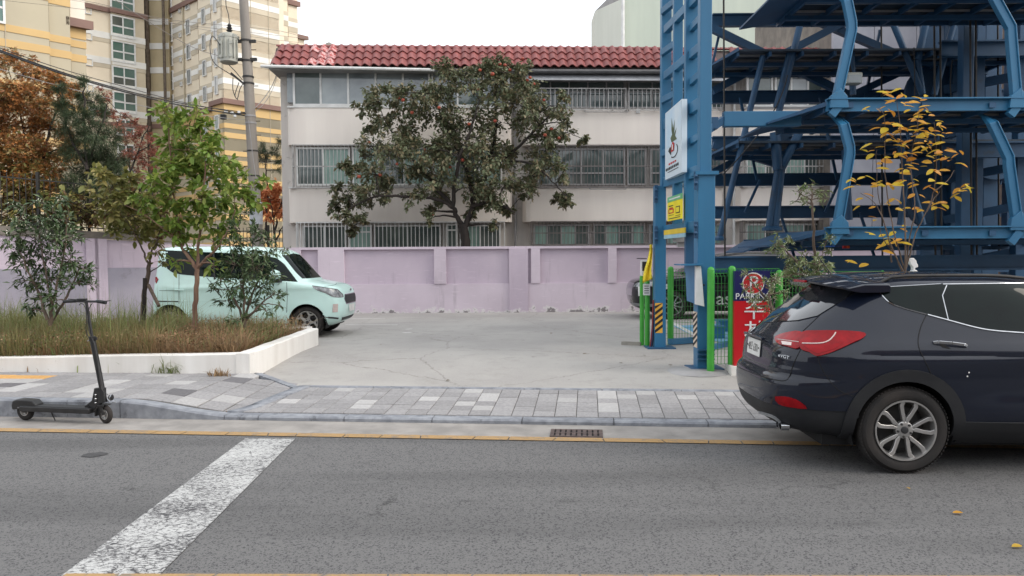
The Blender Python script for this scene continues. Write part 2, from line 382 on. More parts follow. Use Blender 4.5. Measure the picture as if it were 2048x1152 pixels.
# pavement base
W1, W2 = 2.05, 1.6
pav = thing('pavement', None, None, (0, 0, 0)); tag(pav, kind='structure')
def sheet(name, s0, s1, q0, q1, zf, mat, parent, ns=60, nq=8, dz=-.012):
    g = MB(); vs = []; fs = []
    for i in range(ns + 1):
        for j in range(nq + 1):
            s = s0 + (s1 - s0) * i / ns; q = q0 + (q1 - q0) * j / nq; p = sq(s, q); p.z = zf(s, q) + dz; vs.append(p)
    for i in range(ns):
        for j in range(nq):
            a = i * (nq + 1) + j; fs.append((a, a + nq + 1, a + nq + 2, a + 1))
    g.add(vs, fs); return g.build(name, mat, parent, smooth=True, fix=False)
sheet('bedding', -14, 14, 0.12, W2, zwalk, M_JOINT, pav, 160)
sheet('bedding', -14, -3.75, W2, W1 + .15, zwalk, M_JOINT, pav, 60)
for k in range(4):
    a_, b_ = Vector((-3.80 + .2 * k, 2.06 - .14 * k * 1.05)), Vector((-3.80 + .2 * (k + 1) - .01, 2.06 - .14 * (k + 1) * 1.05)); g = MB(); P_ = []
    for t_ in (a_, b_): p = sq(t_.x, t_.y); p.z = zwalk(t_.x, t_.y) + .006; P_.append(p)
    g.bar(P_[0] - Vector((0, 0, .05)), P_[1] - Vector((0, 0, .05)), .10, .11); g.build('edging_stone', M_KERB, pav)
def paver_mesh(w, d, mat):
    g = MB(); e = .006; h = .05
    a = [(-w / 2, -d / 2), (w / 2, -d / 2), (w / 2, d / 2), (-w / 2, d / 2)]
    vs = [(x, y, -h) for x, y in a] + [(x, y, -e) for x, y in a] + [(x * (1 - 2 * e / w), y * (1 - 2 * e / d), 0) for x, y in a]
    fs = []
    for k in (0, 4):
        for i in range(4): fs.append((k + i, k + (i + 1) % 4, k + 4 + (i + 1) % 4, k + 4 + i))
    fs.append((8, 9, 10, 11)); g.add(vs, fs); return g.mesh('paver', mat, False, True)
def place_paver(s, q, me, ang=0.0):
    e = .08; z = zwalk(s, q); gs = (zwalk(s + e, q) - zwalk(s - e, q)) / (2 * e); gq = (zwalk(s, q + e) - zwalk(s, q - e)) / (2 * e)
    X = (ST + Vector((0, 0, gs))); Y = (SN + Vector((0, 0, gq))); Zn = X.cross(Y).normalized(); X = X.normalized(); Y = Zn.cross(X)
    rot = Matrix((X, Y, Zn)).transposed() @ Matrix.Rotation(ang + rnd.uniform(-.006, .006), 3, 'Z')
    p = sq(s, q); p.z = z + rnd.uniform(-.002, .004)
    mt = Matrix.Translation(p) @ rot.to_4x4() @ Matrix.Rotation(rnd.uniform(-.006, .006), 4, 'X')
    piece('paver', me, pav, mt)
def strip_s(q): return -3.26 + .16 * q - .03 * math.sin(q / 1.6 * 3.1) - max(0, .5 - q) ** 2 * .9
pw, pd = 0.243, 0.222
small = {k: paver_mesh(pw - .006, pd - .006, m) for k, m in (('g', M_PAVG), ('l', M_PAVL), ('d', M_PAVD))}
sm2 = {k: paver_mesh(pw - .006, 2 * pd - .006, m) for k, m in (('g', M_PAVG), ('l', M_PAVL))}
cnt = 0
for i in range(31):
    s = -3.44 + pw * (i + .5); j = 0
    while j < 6:
        q = 0.19 + pd * (j + .5); r = rnd.random()
        if s < strip_s(q) + .06: j += 1; continue
        if j < 5 and rnd.random() < .12 and r < .75:
            place_paver(s, q + pd / 2, sm2['l' if rnd.random() < .3 else 'g']); j += 2; cnt += 1; continue
        k = 'l' if r < .16 else ('d' if r < .19 else 'g')
        place_paver(s, q, small[k]); j += 1; cnt += 1
lw, ld = 0.315, 0.31
big = {k: paver_mesh(lw - .007, ld - .007, m) for k, m in (('g', M_PAVG), ('l', M_PAVL), ('d', M_PAVD), ('y', M_PAVY))}
for i in range(18):
    for j in range(6):
        s = -8.45 + lw * (i + .5); q = 0.20 + ld * (j + .5); r = rnd.random()
        if s > strip_s(q) + .06: continue
        if q > 1.45 and s + lw / 2 > -2.86 - (q - 1.45) * 1.25: continue
        k = 'l' if r < .13 else ('d' if r < .15 else 'g')
        if j >= 4 and s < -6.7 and (j == 4 or s < -7.6): k = 'y' if j == 4 else k
        if s > -4.6 and r > .90: k = 'd'
        place_paver(s, q, big[k]); cnt += 1
g = MB()
for i in range(18):
    for j in range(6):
        c_ = sq(-8.46 - lw * (i + .5), .20 + ld * (j + .5)); c_.z = zwalk(-9, .2 + ld * j) - .02; g.box(c_, (lw - .007, ld - .007, .045), Matrix.Rotation(-KA, 3, 'Z'))
g.build('paver_field', M_PAVG, pav)['kind'] = 'stuff'
# kerb stones
def kerb_stone(s0, s1, q0, q1, zt, parent=pav, nm='kerb_stone', base=-.05):
    g = MB(); n = 4; vs = []; fs = []
    for i in range(n + 1):
        s = s0 + .005 + (s1 - s0 - .01) * i / n
        for (q, top, dz) in ((q0, 0, 0), (q0, 1, -.018), (q0 + .018, 1, 0), (q1, 1, 0), (q1, 0, 0)):
            p = sq(s, q); p.z = (zt(s, q) + dz) if top else base; vs.append(p)
    for i in range(n):
        for j in range(4):
            a = i * 5 + j; fs.append((a, a + 5, a + 6, a + 1))
    fs += [(0, 1, 2, 3, 4), tuple(n * 5 + j for j in (4, 3, 2, 1, 0))]
    g.add(vs, fs); return g.build(nm, M_KERB, parent, smooth=30)
s = -13.2
zk = lambda s, q: zwalk(s, 0) + .004
for e in [-12.2, -11.2, -10.2, -9.2, -8.2, -7.2, -6.15, -5.2, -4.55, -3.3, -2.9, -1.9, -.9, .1, 1.1, 2.1, 3.1, 4.1, 5.1, 6.1]:
    kerb_stone(s, e, 0.0, 0.17, zk); s = e
s = -3.0
for e in [-2.0, -1.0, 0., 1., 2., 3., 4., 5.]:
    kerb_stone(s, e, 1.535, 1.62, lambda s, q: zwalk(s, q) + .006, nm='edging_stone'); s = e
# pale border strip between slope and driveway
g = MB(); vs = []; n = 14
for i in range(n + 1):
    q = 0.17 + 1.40 * i / n; s = strip_s(q)
    for ds in (0, .17):
        p = sq(s + ds, q); p.z = zwalk(s + ds, q) + .013; vs.append(p)
g.add(vs, [(2 * i, 2 * i + 1, 2 * i + 3, 2 * i + 2) for i in range(n)])
o = g.build('border_strip', M_KERB, pav, smooth=True, fix=False)
o.modifiers.new('t', 'SOLIDIFY').thickness = .04

# parking lot surface
g = MB(); vs = []; fs = []; ns, nq = 104, 40
for i in range(ns + 1):
    for j in range(nq + 1):
        s = -32 + 52 * i / ns; q = 1.58 + (13.6) * (j / nq) ** 1.3; p = sq(s, q); p.z = zlot(p.x, p.y); vs.append(p)
for i in range(ns):
    for j in range(nq): a = i * (nq + 1) + j; fs.append((a, a + nq + 1, a + nq + 2, a + 1))
g.add(vs, fs); lot = tag(g.build('parking_lot', M_LOT, smooth=True, fix=False), kind='structure')
def lotline(pts, w=.1, mat=None, nm='bay_line'):
    P = [onlot(*p) for p in pts]
    for a, b in zip(P, P[1:]):
        g = MB(); d = (b - a).normalized(); n = Vector((-d.y, d.x, 0)) * w / 2; k = 8; vs = []
        for i in range(k + 1):
            c = a.lerp(b, i / k)
            for q in (c - n, c + n): vs.append((q.x, q.y, zlot(q.x, q.y) + .005))
        g.add(vs, [(2 * i, 2 * i + 1, 2 * i + 3, 2 * i + 2)[::-1] for i in range(k)]); g.build(nm, mat or MATS['lot_paint'], lot, fix=False)
lotline([(690, 650), (795, 650)]); lotline([(705, 638), (770, 637)]); lotline([(806, 666), (822, 665)], .12); lotline([(812, 659), (824, 658)], .08)
lotline([(1335, 640), (1400, 676), (1440, 690)], .12); lotline([(1245, 629), (1300, 629)], .1)
M_BLUEZ = pm('blue_floor_paint', srgb(96, 150, 186), srgb(120, 165, 190), 2, 0.8, dirt=(srgb(150, 155, 158), 3, .58))
P = [onlot(*p) for p in ((1346, 652), (1395, 676), (1470, 690), (1560, 660), (1440, 648))]
g = MB(); g.add([(p.x, p.y, zlot(p.x, p.y) + .004) for p in P], [tuple(range(5))]); g.build('painted_floor', M_BLUEZ, lot, fix=True)
# ground behind the walls
g = MB(); g.quad((-60, 22.6, .6), (60, 22.6, .6), (60, 200, .9), (-60, 200, .9)); tag(g.build('ground', M_SOIL, fix=False), kind='structure')

# ================================================================== PLANTER
pl = thing('planter', 'low white painted concrete planter wall full of dry weeds at pavement corner', 'planter', (-3.7, 10.9, .1))
def wallseg(a, b, t, z0a, z0b, z1a, z1b, side, mat, parent, nm, root):
    a, b = Vector(a), Vector(b); d = (b - a).normalized(); n = Vector((-d.y, d.x, 0)) * t * side; g = MB(); m = 12; vs = []; fs = []
    for i in range(m + 1):
        c = a.lerp(b, i / m); zb = z0a + (z0b - z0a) * i / m; zt = z1a + (z1b - z1a) * i / m + .004 * math.sin(i * 2.1)
        e = n.normalized() * .015
        for p, z in ((c, zb), (c, zt - .015), (c + e, zt), (c + n - e, zt), (c + n, zt - .015), (c + n, zb)): vs.append((p.x, p.y, z))
    for i in range(m):
        for j in range(5): q = i * 6 + j; fs.append((q, q + 6, q + 7, q + 1))
    fs += [tuple(range(6)), tuple(m * 6 + j for j in range(5, -1, -1))]
    g.add(vs, fs); return g.build(nm, mat, parent, smooth=30, world=root)
cnr = onz(500, 762, .12); bk = onlot(637, 690); lf = onz(0, 745, .21); lf2 = lf + (lf - cnr) * 1.7
wallseg(lf2, cnr, .2, .1, .0, .30, .51, 1, M_WHITE, pl, 'front_wall', pl)
wallseg(cnr + Vector((0.001, .003, 0)), bk, .2, .0, .1, .508, .56, 1, M_WHITE, pl, 'side_wall', pl)
wallseg(bk + Vector((-.21, .19, 0)), bk + Vector((-11, .25, 0)), .2, .1, .1, .558, .5, -1, M_WHITE, pl, 'back_wall', pl)
g = MB(); A = [(cnr.x - .15, cnr.y + .15, .40), (bk.x - .15, bk.y + .05, .44), (bk.x - 11, bk.y + .1, .40), (lf2.x + .3, lf2.y + .15, .20)]
g.add(A, [(0, 1, 2, 3)]); g.build('soil', M_SOIL, pl, world=pl, fix=False)

# ================================================================== LAVENDER WALL
WY = 22.3
lw_ = thing('boundary_wall', 'long lavender painted boundary wall at the back of the parking lot', 'wall', (0, WY, .2))
xa, xb = at(560, 500, WY).x, at(1800, 500, WY).x
ztop = zat(1000, 494, WY); zmid = zat(1000, 567, WY)
g = MB(); g.lohi((xa, WY, .1), (xb, WY + .25, zmid)); g.build('lower_wall', M_LAV2, lw_, world=lw_)
g = MB(); g.lohi((xa, WY + .08, zmid), (xb, WY + .25, ztop - .05)); g.build('upper_wall', M_LAV, lw_, world=lw_)
g = MB(); g.lohi((xa, WY - .02, ztop - .05), (xb, WY + .27, ztop + .02)); g.build('coping', M_LAV2, lw_, world=lw_)
for p0, p1, tp in ((560, 602, 0), (636, 688, 505), (868, 892, 505), (1062, 1080, 505), (1216, 1233, 505), (1395, 1412, 505), (1560, 1576, 505)):
    g = MB(); g.lohi((at(p0, 500, WY).x, WY - .03, zmid + .002), (at(p1, 500, WY).x, WY + .08, ztop - .052)); g.build('pilaster', M_LAV2, lw_, world=lw_)
g = MB(); g.lohi((at(1018, 500, WY).x, WY - .05, .1), (at(1056, 500, WY).x, WY - .002, ztop - .052)); 
g.build('drain_column', M_LAV, lw_, world=lw_)
# left wall, nearer to the camera towards the left, with concrete strip and iron fence on top
A, B = Vector((-15.0, 17.6, 0)), Vector((xa - .01, WY + .1, 0))
l2 = thing('retaining_wall', 'lavender wall at left with grey concrete ledge carrying black iron fence', 'wall', (A.x, A.y, .2))
d = (B - A).normalized(); n = Vector((-d.y, d.x, 0)); L = (B - A).length
def alongpx(px, base=A, dd=d):
    r_ = ray(px, 500); # intersect plan lines
    t = (base.x * r_.y - base.y * r_.x) / (dd.y * r_.x - dd.x * r_.y); return base + dd * t
def wz(px, py): p = alongpx(px); return zat(px, py, p.y)
def slab(a, b, t0, t1, za0, za1, zb0, zb1, g):
    P = []
    for c, z0, z1 in ((a, za0, za1), (b, zb0, zb1)):
        for t, z in ((t0, z0), (t0, z1), (t1, z1), (t1, z0)): q = c + n * t; P.append((q.x, q.y, z))
    g.add(P, [(0, 1, 2, 3), (7, 6, 5, 4), (0, 4, 5, 1), (1, 5, 6, 2), (2, 6, 7, 3), (3, 7, 4, 0)]); return g
pL, pM, pR = alongpx(0), alongpx(330), alongpx(560)
zm = wz(200, 536)
g = slab(A, B, 0, .3, .1, zm, .1, zm, MB()); g.build('lower_wall', pm('lavender_grey', srgb(158, 153, 164), srgb(142, 138, 150), 1.2, .8, .2, 40, dirt=(srgb(122, 116, 124), 1.4, .6)), l2, world=l2)
g = slab(A, pM, .06, .3, zm, wz(0, 462) + .02, zm, wz(330, 484), MB()); g.build('upper_wall', M_LAV, l2, world=l2)
g = slab(pM, B, .06, .3, zm, wz(330, 484), zm, ztop, MB()); g.build('upper_wall', M_LAV2, l2, world=l2)
g = slab(A, pM + d * .5, -.02, .35, wz(0, 460), wz(0, 437), wz(330, 484), wz(330, 474), MB()); g.build('concrete_ledge', M_GCONC, l2, world=l2)
for px in (172, 190):
    p = alongpx(px); g = slab(p, p + d * .28, -.01, .06, .1, wz(px, 474), .1, wz(px, 474), MB()); g.build('pilaster', M_LAV, l2, world=l2)
M_IRON = pm('black_iron', (0.015, 0.016, 0.016), (0.03, 0.025, 0.02), 6, 0.5)
fn = thing('iron_fence', 'black iron railing on the concrete ledge behind the left trees', 'fence', (A.x, A.y, 2.4))
def iron(a, b, za, zb, h, sp=.13, parent=fn, root=fn):
    dd = (b - a); LL = dd.length; k = int(LL / sp); g = MB()
    for i in range(k + 1):
        c = a + dd * (i / k); z0 = za + (zb - za) * i / k
        if i % 14 == 0:
            gp = MB(); gp.lohi((c.x - .035, c.y - .035, z0), (c.x + .035, c.y + .035, z0 + h + .08)); gp.build('post', M_IRON, parent, world=root)
        else: g.tube([(c.x, c.y, z0 + .05), (c.x, c.y, z0 + h)], .011, 5)
    g.build('railing_bars', M_IRON, parent, world=root)
    for zz in (.12, h - .12):
        g = MB(); g.bar((a.x, a.y, za + zz), (b.x, b.y, zb + zz), .03); g.build('rail', M_IRON, parent, world=root)
iron(A + n * .2, pM + n * .2, wz(0, 437), wz(330, 474), 1.35)
q0, q1 = at(525, 480, 26.5), at(566, 480, 26.5)
f2 = thing('iron_fence', 'short black railing between the utility pole and the white apartment block', 'fence', (q0.x, 26.5, 1.5))
iron(Vector((q0.x - 1.5, 26.5, 0)), Vector((q1.x + .6, 26.5, 0)), zat(540, 505, 26.5), zat(540, 505, 26.5), zat(540, 455, 26.5) - zat(540, 505, 26.5), .12, f2, f2)
# ================================================================== WHITE APARTMENT BUILDING (middle)
FY, FA = 26.0, 0.045
bl = thing('apartment_building', 'low cream apartment block with red pantile eaves and barred windows behind lavender wall', 'building', (0, FY, 0.3), math.atan(FA))
bM = Matrix.Translation((0, FY, .3)) @ Matrix.Rotation(math.atan(FA), 4, 'Z'); bI = bM.inverted()
def fl(px, py, off=0.0):
    """pixel -> local point of the facade plane pushed `off` metres towards the street"""
    o = bI @ CAM; d = bI.to_3x3() @ ray(px, py); t = (-off - o.y) / d.y; return o + d * t
def fx(px, off=0.0): return fl(px, 300, off).x
def fz(py, off=0.0, px=900): return fl(px, py, off).z
M_STUC = pm('cream_stucco', srgb(238, 230, 221), srgb(226, 217, 209), 1.4, 0.85, 0.2, 60, streak=True, dirt=(srgb(176, 164, 156), 1.1, 0.62))
M_STUC2 = pm('pale_stucco', srgb(216, 210, 204), srgb(196, 190, 184), 2, 0.85, 0.2, 60, streak=True, dirt=(srgb(150, 142, 136), 2.2, 0.6))
M_FRAME = pm('white_frame', srgb(226, 226, 224), srgb(206, 206, 204), 3, 0.5)
M_GREYF = pm('grey_frame', srgb(160, 158, 158), srgb(138, 136, 136), 3, 0.5)
M_GLASS = pm('window_glass', (0.055, 0.08, 0.078), (0.12, 0.15, 0.145), 1.3, 0.06, spec=0.9)
M_GLASSL = pm('curtained_glass', srgb(150, 176, 166), srgb(116, 146, 138), 7, 0.15, spec=0.7, streak=True)
M_GLASSB = pm('clear_glass', srgb(150, 158, 160), srgb(112, 120, 126), .9, 0.08, spec=0.9)
M_GRILLE = pm('grille_steel', srgb(186, 184, 182), srgb(150, 146, 143), 5, 0.45, metal=.3)
M_GRILLED = pm('grille_old', srgb(128, 122, 120), srgb(98, 92, 90), 5, 0.5, metal=.3)
M_TILE = pm('red_tile', srgb(138, 74, 70), srgb(118, 60, 58), 6, 0.5, .2, 60, objrand=0.14, dirt=(srgb(120, 60, 58), 2.5, 0.62))
M_TILEW = pm('mortar_tile', srgb(200, 160, 158), srgb(160, 74, 70), 9, 0.7, .3, 60, lo=.45, hi=.55)
BOT, EAVE = 0.0, fz(136)
def lbox(nm, x0, x1, y0, y1, z0, z1, mat, parent=bl, bev=0):
    g = MB(); g.lohi((x0, y0, z0), (x1, y1, z1)); return g.build(nm, mat, parent, bevel=bev)
def lpris(nm, pts, z0, z1, mat, parent=bl):
    g = MB(); g.prism([(x, y, z0) for x, y in pts], (0, 0, z1 - z0)); return g.build(nm, mat, parent, smooth=25)
XL, XR = fx(563), fx(1662)
lbox('wall', XL, XR, 0.0, 8.5, BOT, EAVE, M_STUC2)
# projecting bays with rounded corners
BO = 0.5
def bay(px0, px1, py0, py1, mat=M_STUC):
    x0, x1 = fx(px0, BO), fx(px1, BO); c = .32
    pts = [(x0, 0.01), (x0, -BO + c), (x0 + .1, -BO + .1), (x0 + c, -BO), (x1 - c, -BO), (x1 - .1, -BO + .1), (x1, -BO + c), (x1, 0.01)]
    lpris('bay_wall', pts, fz(py1, BO), fz(py0, BO), mat)
for a, b in ((572, 1024), (1046, 1452), (1478, 1656)):
    bay(a, b, 216, 289); bay(a, b, 376, 444)
    bay(a, b, 497, 560)
    for t, u in ((143, 216), (289, 376), (444, 497)):
        x0, x1 = fx(a + 12, BO), fx(b - 12, BO)
        lbox('inner_wall', x0, x1, -.12, .01, fz(u, BO) + .001, fz(t, BO) - .001, M_STUC2)
# window units: frame pieces and panes behind/in the openings
def window(px0, px1, py0, py1, off, cols, mats, frame=M_FRAME, fw=.055, transom=None, outer=.03, nm='window'):
    x0, x1, z0, z1 = fx(px0, off), fx(px1, off), fz(py1, off), fz(py0, off)
    g = MB()
    for a, b in ((x0, x0 + fw), (x1 - fw, x1)): g.lohi((a, -off - outer, z0), (b, -off + .06, z1))
    for a, b in ((z0, z0 + fw), (z1 - fw, z1)): g.lohi((x0 + fw, -off - outer, a), (x1 - fw, -off + .06, b))
    w = (x1 - x0) / cols
    for i in range(1, cols): g.lohi((x0 + w * i - fw * .45, -off - outer + .006, z0 + fw), (x0 + w * i + fw * .45, -off + .05, z1 - fw))
    if transom: zt = z0 + (z1 - z0) * transom; g.lohi((x0 + fw, -off - outer + .01, zt - .025), (x1 - fw, -off + .045, zt + .025))
    fr = g.build(nm, frame, bl)
    for i in range(cols):
        gg = MB(); st = .012 * (i % 2); gg.lohi((x0 + w * i + .01, -off + st, z0 + .02), (x0 + w * (i + 1) - .01, -off + st + .02, z1 - .02))
        gg.build('pane', mats[i % len(mats)], fr)
    return fr
# third floor: continuous glazing left
window(588, 862, 143, 213, BO, 5, [M_GLASS, M_GLASSB, M_GLASSB, M_GLASSB, M_GLASSB], fw=.07)
window(864, 1020, 143, 213, BO, 3, [M_GLASSB, M_GLASS], fw=.06)
lbox('corner_window', fx(574, BO) + .02, fx(587, BO), -BO + .06, -.15, fz(211), fz(143), M_GLASSB)
# third floor right: balcony glazing, railing, grey awning
window(1064, 1250, 160, 218, .2, 5, [M_GLASS], M_GREYF, .05, transom=.62)
window(1256, 1448, 160, 218, .2, 4, [M_GLASS], M_GREYF, .05, transom=.62)
M_AWN = pm('awning_sheet', srgb(186, 188, 192), srgb(164, 166, 170), 4, .5, streak=True)
x0, x1 = fx(1052, .5), fx(1462, .5)
g = MB(); za, zb = fz(141), fz(158, .95); g.add([(x0, -.1, za), (x1, -.1, za), (x1, -1.0, zb), (x0, -1.0, zb), (x0, -.1, za - .03), (x1, -.1, za - .03), (x1, -1.0, zb - .03), (x0, -1.0, zb - .03)], [(0, 1, 2, 3), (7, 6, 5, 4), (3, 2, 6, 7), (0, 3, 7, 4), (1, 5, 6, 2)])
g.build('awning', M_AWN, bl)
def grille(px0, px1, py0, py1, off, mat, step=.118, nm='window_grille', rails=(0, .5, 1), th=.009, proj=.28, ret=True):
    x0, x1, z0, z1 = fx(px0, off + proj), fx(px1, off + proj), fz(py1, off + proj), fz(py0, off + proj); y = -off - proj
    g = MB(); k = max(2, int((x1 - x0) / step))
    for i in range(k + 1): x = x0 + (x1 - x0) * i / k; g.box((x, y, (z0 + z1) / 2), (th * 2, th * 2, z1 - z0))
    for r_ in rails: z = z0 + (z1 - z0) * r_; g.box(((x0 + x1) / 2, y - .012, z), (x1 - x0, .02, .035))
    if ret:
        for xx in (x0, x1):
            for j in range(1, 4): g.box((xx, y + proj * j / 3.2, (z0 + z1) / 2), (th * 2, th * 2, z1 - z0))
            for r_ in rails: g.box((xx, y + proj / 2, z0 + (z1 - z0) * r_), (.02, proj, .03))
        for j in range(0, k, 6): x = x0 + (x1 - x0) * j / k; g.box((x, y + proj / 2, z0), (.02, proj, .02))
    return g.build(nm, mat, bl)
grille(1066, 1252, 176, 219, .35, M_GRILLE, .14, 'balcony_railing', (0, 1), .011)
grille(1258, 1450, 176, 219, .35, M_GRILLE, .14, 'balcony_railing', (0, 1), .011)
# second floor
window(592, 700, 295, 371, .12 + .18, 2, [M_GLASS, M_GLASSL, M_GLASSL], fw=.06)
window(704, 860, 295, 371, .3, 3, [M_GLASSL, M_GLASS, M_GLASSL], fw=.06)
window(866, 1004, 295, 371, .3, 3, [M_GLASSL, M_GLASS], fw=.06)
grille(584, 1008, 290, 375, BO, M_GRILLE)
window(1075, 1250, 297, 371, .3, 4, [M_GLASS], M_GREYF, .05, transom=.33)
window(1254, 1292, 297, 371, .3, 1, [M_GLASS], M_GREYF, .05)
window(1300, 1446, 297, 371, .3, 3, [M_GLASS, M_GLASSL], M_GREYF, .05, transom=.33)
grille(1066, 1448, 291, 374, BO, M_GRILLED)
# first floor
window(602, 690, 450, 497, .3, 2, [M_GLASS], fw=.05)
window(694, 742, 450, 497, .3, 1, [M_GLASSL], fw=.05, transom=.72)
window(746, 880, 450, 497, .3, 2, [M_GLASS], fw=.05)
window(890, 914, 448, 497, .3, 1, [M_GLASS], fw=.05, transom=.75)
window(918, 1000, 450, 497, .3, 2, [M_GLASSL, M_GLASS], fw=.05)
grille(590, 1008, 444, 508, BO, M_FRAME, .13, rails=(.18, 1), th=.011)
window(1066, 1178, 450, 492, .3, 4, [M_GLASSL, M_GLASS], M_GREYF, .05)
window(1186, 1290, 450, 492, .3, 4, [M_GLASS, M_GLASSL], M_GREYF, .05)
window(1298, 1446, 450, 492, .3, 4, [M_GLASS, M_GLASSL], M_GREYF, .05)
grille(1062, 1448, 444, 490, BO, M_GRILLED)
# third section seen through the parking tower
window(1492, 1545, 146, 212, BO, 1, [M_GLASS], fw=.07); window(1548, 1648, 146, 212, BO, 3, [M_GLASS, M_GLASSB, M_GLASS], fw=.07)
window(1492, 1648, 297, 371, .3, 4, [M_GLASSL, M_GLASS]); grille(1486, 1654, 291, 375, BO, M_GRILLE)
window(1492, 1648, 450, 492, .3, 4, [M_GLASSL, M_GLASS]); grille(1486, 1654, 444, 490, BO, M_GRILLED)
# sills and streaky slab edges
for a, b in ((572, 1024), (1046, 1452), (1478, 1656)):
    for py in (216, 376):
        lbox('sill', fx(a + 4, BO), fx(b - 4, BO), -BO - .03, -BO + .1, fz(py, BO) - .002, fz(py, BO) + .05, M_FRAME if a < 1000 else M_GREYF)
# downpipes
g = MB(); g.tube([(fx(1030, .1), -.1, 0), (fx(1030, .1), -.1, EAVE)], .05, 8); g.build('downpipe', M_GREYF, bl, smooth=True)
g = MB(); g.tube([(fx(1472, .3), -.12, 0), (fx(1472, .3), -.12, EAVE - .3), (fx(1480, .3), -.5, EAVE - .05)], .05, 8); g.build('downpipe', M_FRAME, bl, smooth=True)
# clothes bars and vents under the right bays
for py, pa, pb in ((223, 1170, 1256), (379, 1180, 1252)):
    g = MB(); z = fz(py, BO + .3); g.tube([(fx(pa, .8), -.8, z), (fx(pb, .8), -.8, z)], .012, 6)
    for p in (pa, pb): g.bar((fx(p, .8), -.82, z), (fx(p, .8), -BO, z + .12), .02)
    g.build('drying_bar', M_GREYF, bl)
lbox('vent', fx(1272, BO), fx(1280, BO), -BO - .05, -BO, fz(231), fz(223), M_PWHITE)
# eave gutter + soffit
zE_ = fz(134, 1.0)
lbox('soffit', XL - .1, XR, -1.0, .3, zE_ - .10, zE_ - .04, M_GREYF)
g = MB(); g.tube([(XL - .32, -1.12, fz(134, 1.12)), (fx(870, 1.1), -1.12, fz(140, 1.12))], .05, 8); g.tube([(XL - .2, -1.1, fz(135, 1.1)), (XL - .05, -.1, fz(139, .1))], .05, 8); g.build('eave_gutter', M_FRAME, bl, smooth=True)
# mansard roof of pantiles, three courses and ridge
zE, zR = fz(134, 1.0), fz(96, .2)
yE, yR = -1.08, -.30
slope = Vector((0, yR - yE, zR - zE)); SL = slope.length; sd_ = slope / SL; nrm = Vector((0, -sd_.z, sd_.y))
g = MB(); g.add([(XL - .0, yE + .06, zE - .02), (XR, yE + .06, zE - .02), (XR, yR + .06, zR - .05), (XL - .05, yR + .06, zR - .05), (XL, 1.2, zE), (XR, 1.2, zE), (XR, .8, zR), (XL, .8, zR)], [(0, 1, 2, 3), (3, 2, 6, 7), (4, 7, 6, 5), (0, 3, 7, 4), (1, 5, 6, 2), (0, 4, 5, 1)])
roof = g.build('roof', pm('roof_deck', srgb(96, 84, 82), None, 4, .8), bl)
TW = .285; TL = SL / 3
def tile_mesh(L, mat):
    g = MB(); nx = 8; prof = []
    for i in range(nx + 1):
        t = i / nx; prof.append((t * (TW + .03), .045 * math.sin(t * 2 * math.pi - .6) + .02))
    vs = []
    for (l, dz) in ((-.02, .045), (L + .04, .0)):
        for x, h in prof: vs.append((x, l, h + dz))
    for x, h in prof: vs.append((x, -.02, h + .045 - .03))
    m_ = nx + 1; fs = [(i, i + 1, m_ + i + 1, m_ + i) for i in range(nx)] + [(2 * m_ + i, 2 * m_ + i + 1, i + 1, i) for i in range(nx)]
    g.add(vs, fs); return g.mesh('tile', mat, 30, False)
tm, tmw = tile_mesh(TL, M_TILE), tile_mesh(TL, M_TILEW)
Rm = Matrix(((1, 0, 0), (0, sd_.y, nrm.y), (0, sd_.z, nrm.z)))
Rm = Matrix(((1, sd_.x, nrm.x), (0, sd_.y, nrm.y), (0, sd_.z, nrm.z)))
NT = int((XR - XL + .3) / TW)
def gap(i): x = XL - .04 + i * TW; return fx(1432, 1) < x < fx(1458, 1)
for r_ in range(3):
    for i in range(NT):
        if gap(i): continue
        x = XL - .04 + i * TW + rnd.uniform(-.006, .006) + (.05 * r_ if i == 0 else 0)
        p = Vector((x, yE, zE)) + sd_ * (r_ * TL) + nrm * rnd.uniform(0, .012)
        w = (4 <= i <= 6 and rnd.random() < .75)
        piece('tile', tmw if w else tm, roof, Matrix.Translation(p) @ Rm.to_4x4() @ Matrix.Rotation(rnd.uniform(-.012, .012), 4, 'Z'))
g = MB()
for i in range(NT):
    x = XL - .02 + i * TW; vs = []; k = 6
    for e, rr in ((0, .085), (TW + .03, .07)):
        for j in range(k + 1):
            t = math.pi * j / k; vs.append((x + e, yR - rr * math.cos(t), zR - .03 + rr * math.sin(t)))
    g.add(vs, [(j, j + 1, k + 2 + j, k + 1 + j) for j in range(k)])
g.build('ridge_tiles', M_TILE, roof, smooth=30)['kind'] = 'stuff'
# old chimney cap and scraps on the ridge
g = MB(); x = fx(660); g.lathe([(.1, 0), (.2, .03), (.2, .1), (.1, .2), (.02, .24)], (x, .1, zR + .0), n=10); g.build('vent_cap', M_GCONC, bl, smooth=True)

# pale grey building behind, right of centre
g0 = at(1190, 50, 42)
bb = thing('office_building', 'tall pale grey green building end with a white pipe rising behind the tiled roof', 'building', (g0.x, 42, .5))
M_PG = pm('pale_panel', srgb(214, 216, 206), srgb(204, 206, 196), 1.2, .8, streak=True); M_PG2 = pm('sage_panel', srgb(192, 200, 186), srgb(182, 190, 178), 1.2, .8, streak=True)
xL, xM, xR2 = at(1190, 50, 44).x, at(1243, 50, 42).x, at(1700, 50, 42).x
zt = zat(1190, 22, 44); zt2 = zat(1243, -30, 42)
g = MB(); g.prism([(xL, 46, .5), (xL, 44, .5), (xM, 42, .5), (xM, 52, .5)], (0, 0, zt - .5)); g.build('side_wall', M_PG, bb, world=bb)
g = MB(); g.add([(xL, 44, zt), (xL, 46, zt), (xM, 52, zt2), (xM, 42, zt2), (xM, 42, zt), (xM, 52, zt)], [(0, 3, 2, 1), (0, 4, 3), (1, 2, 5)]); g.build('slanted_parapet', M_GREYF, bb, world=bb)
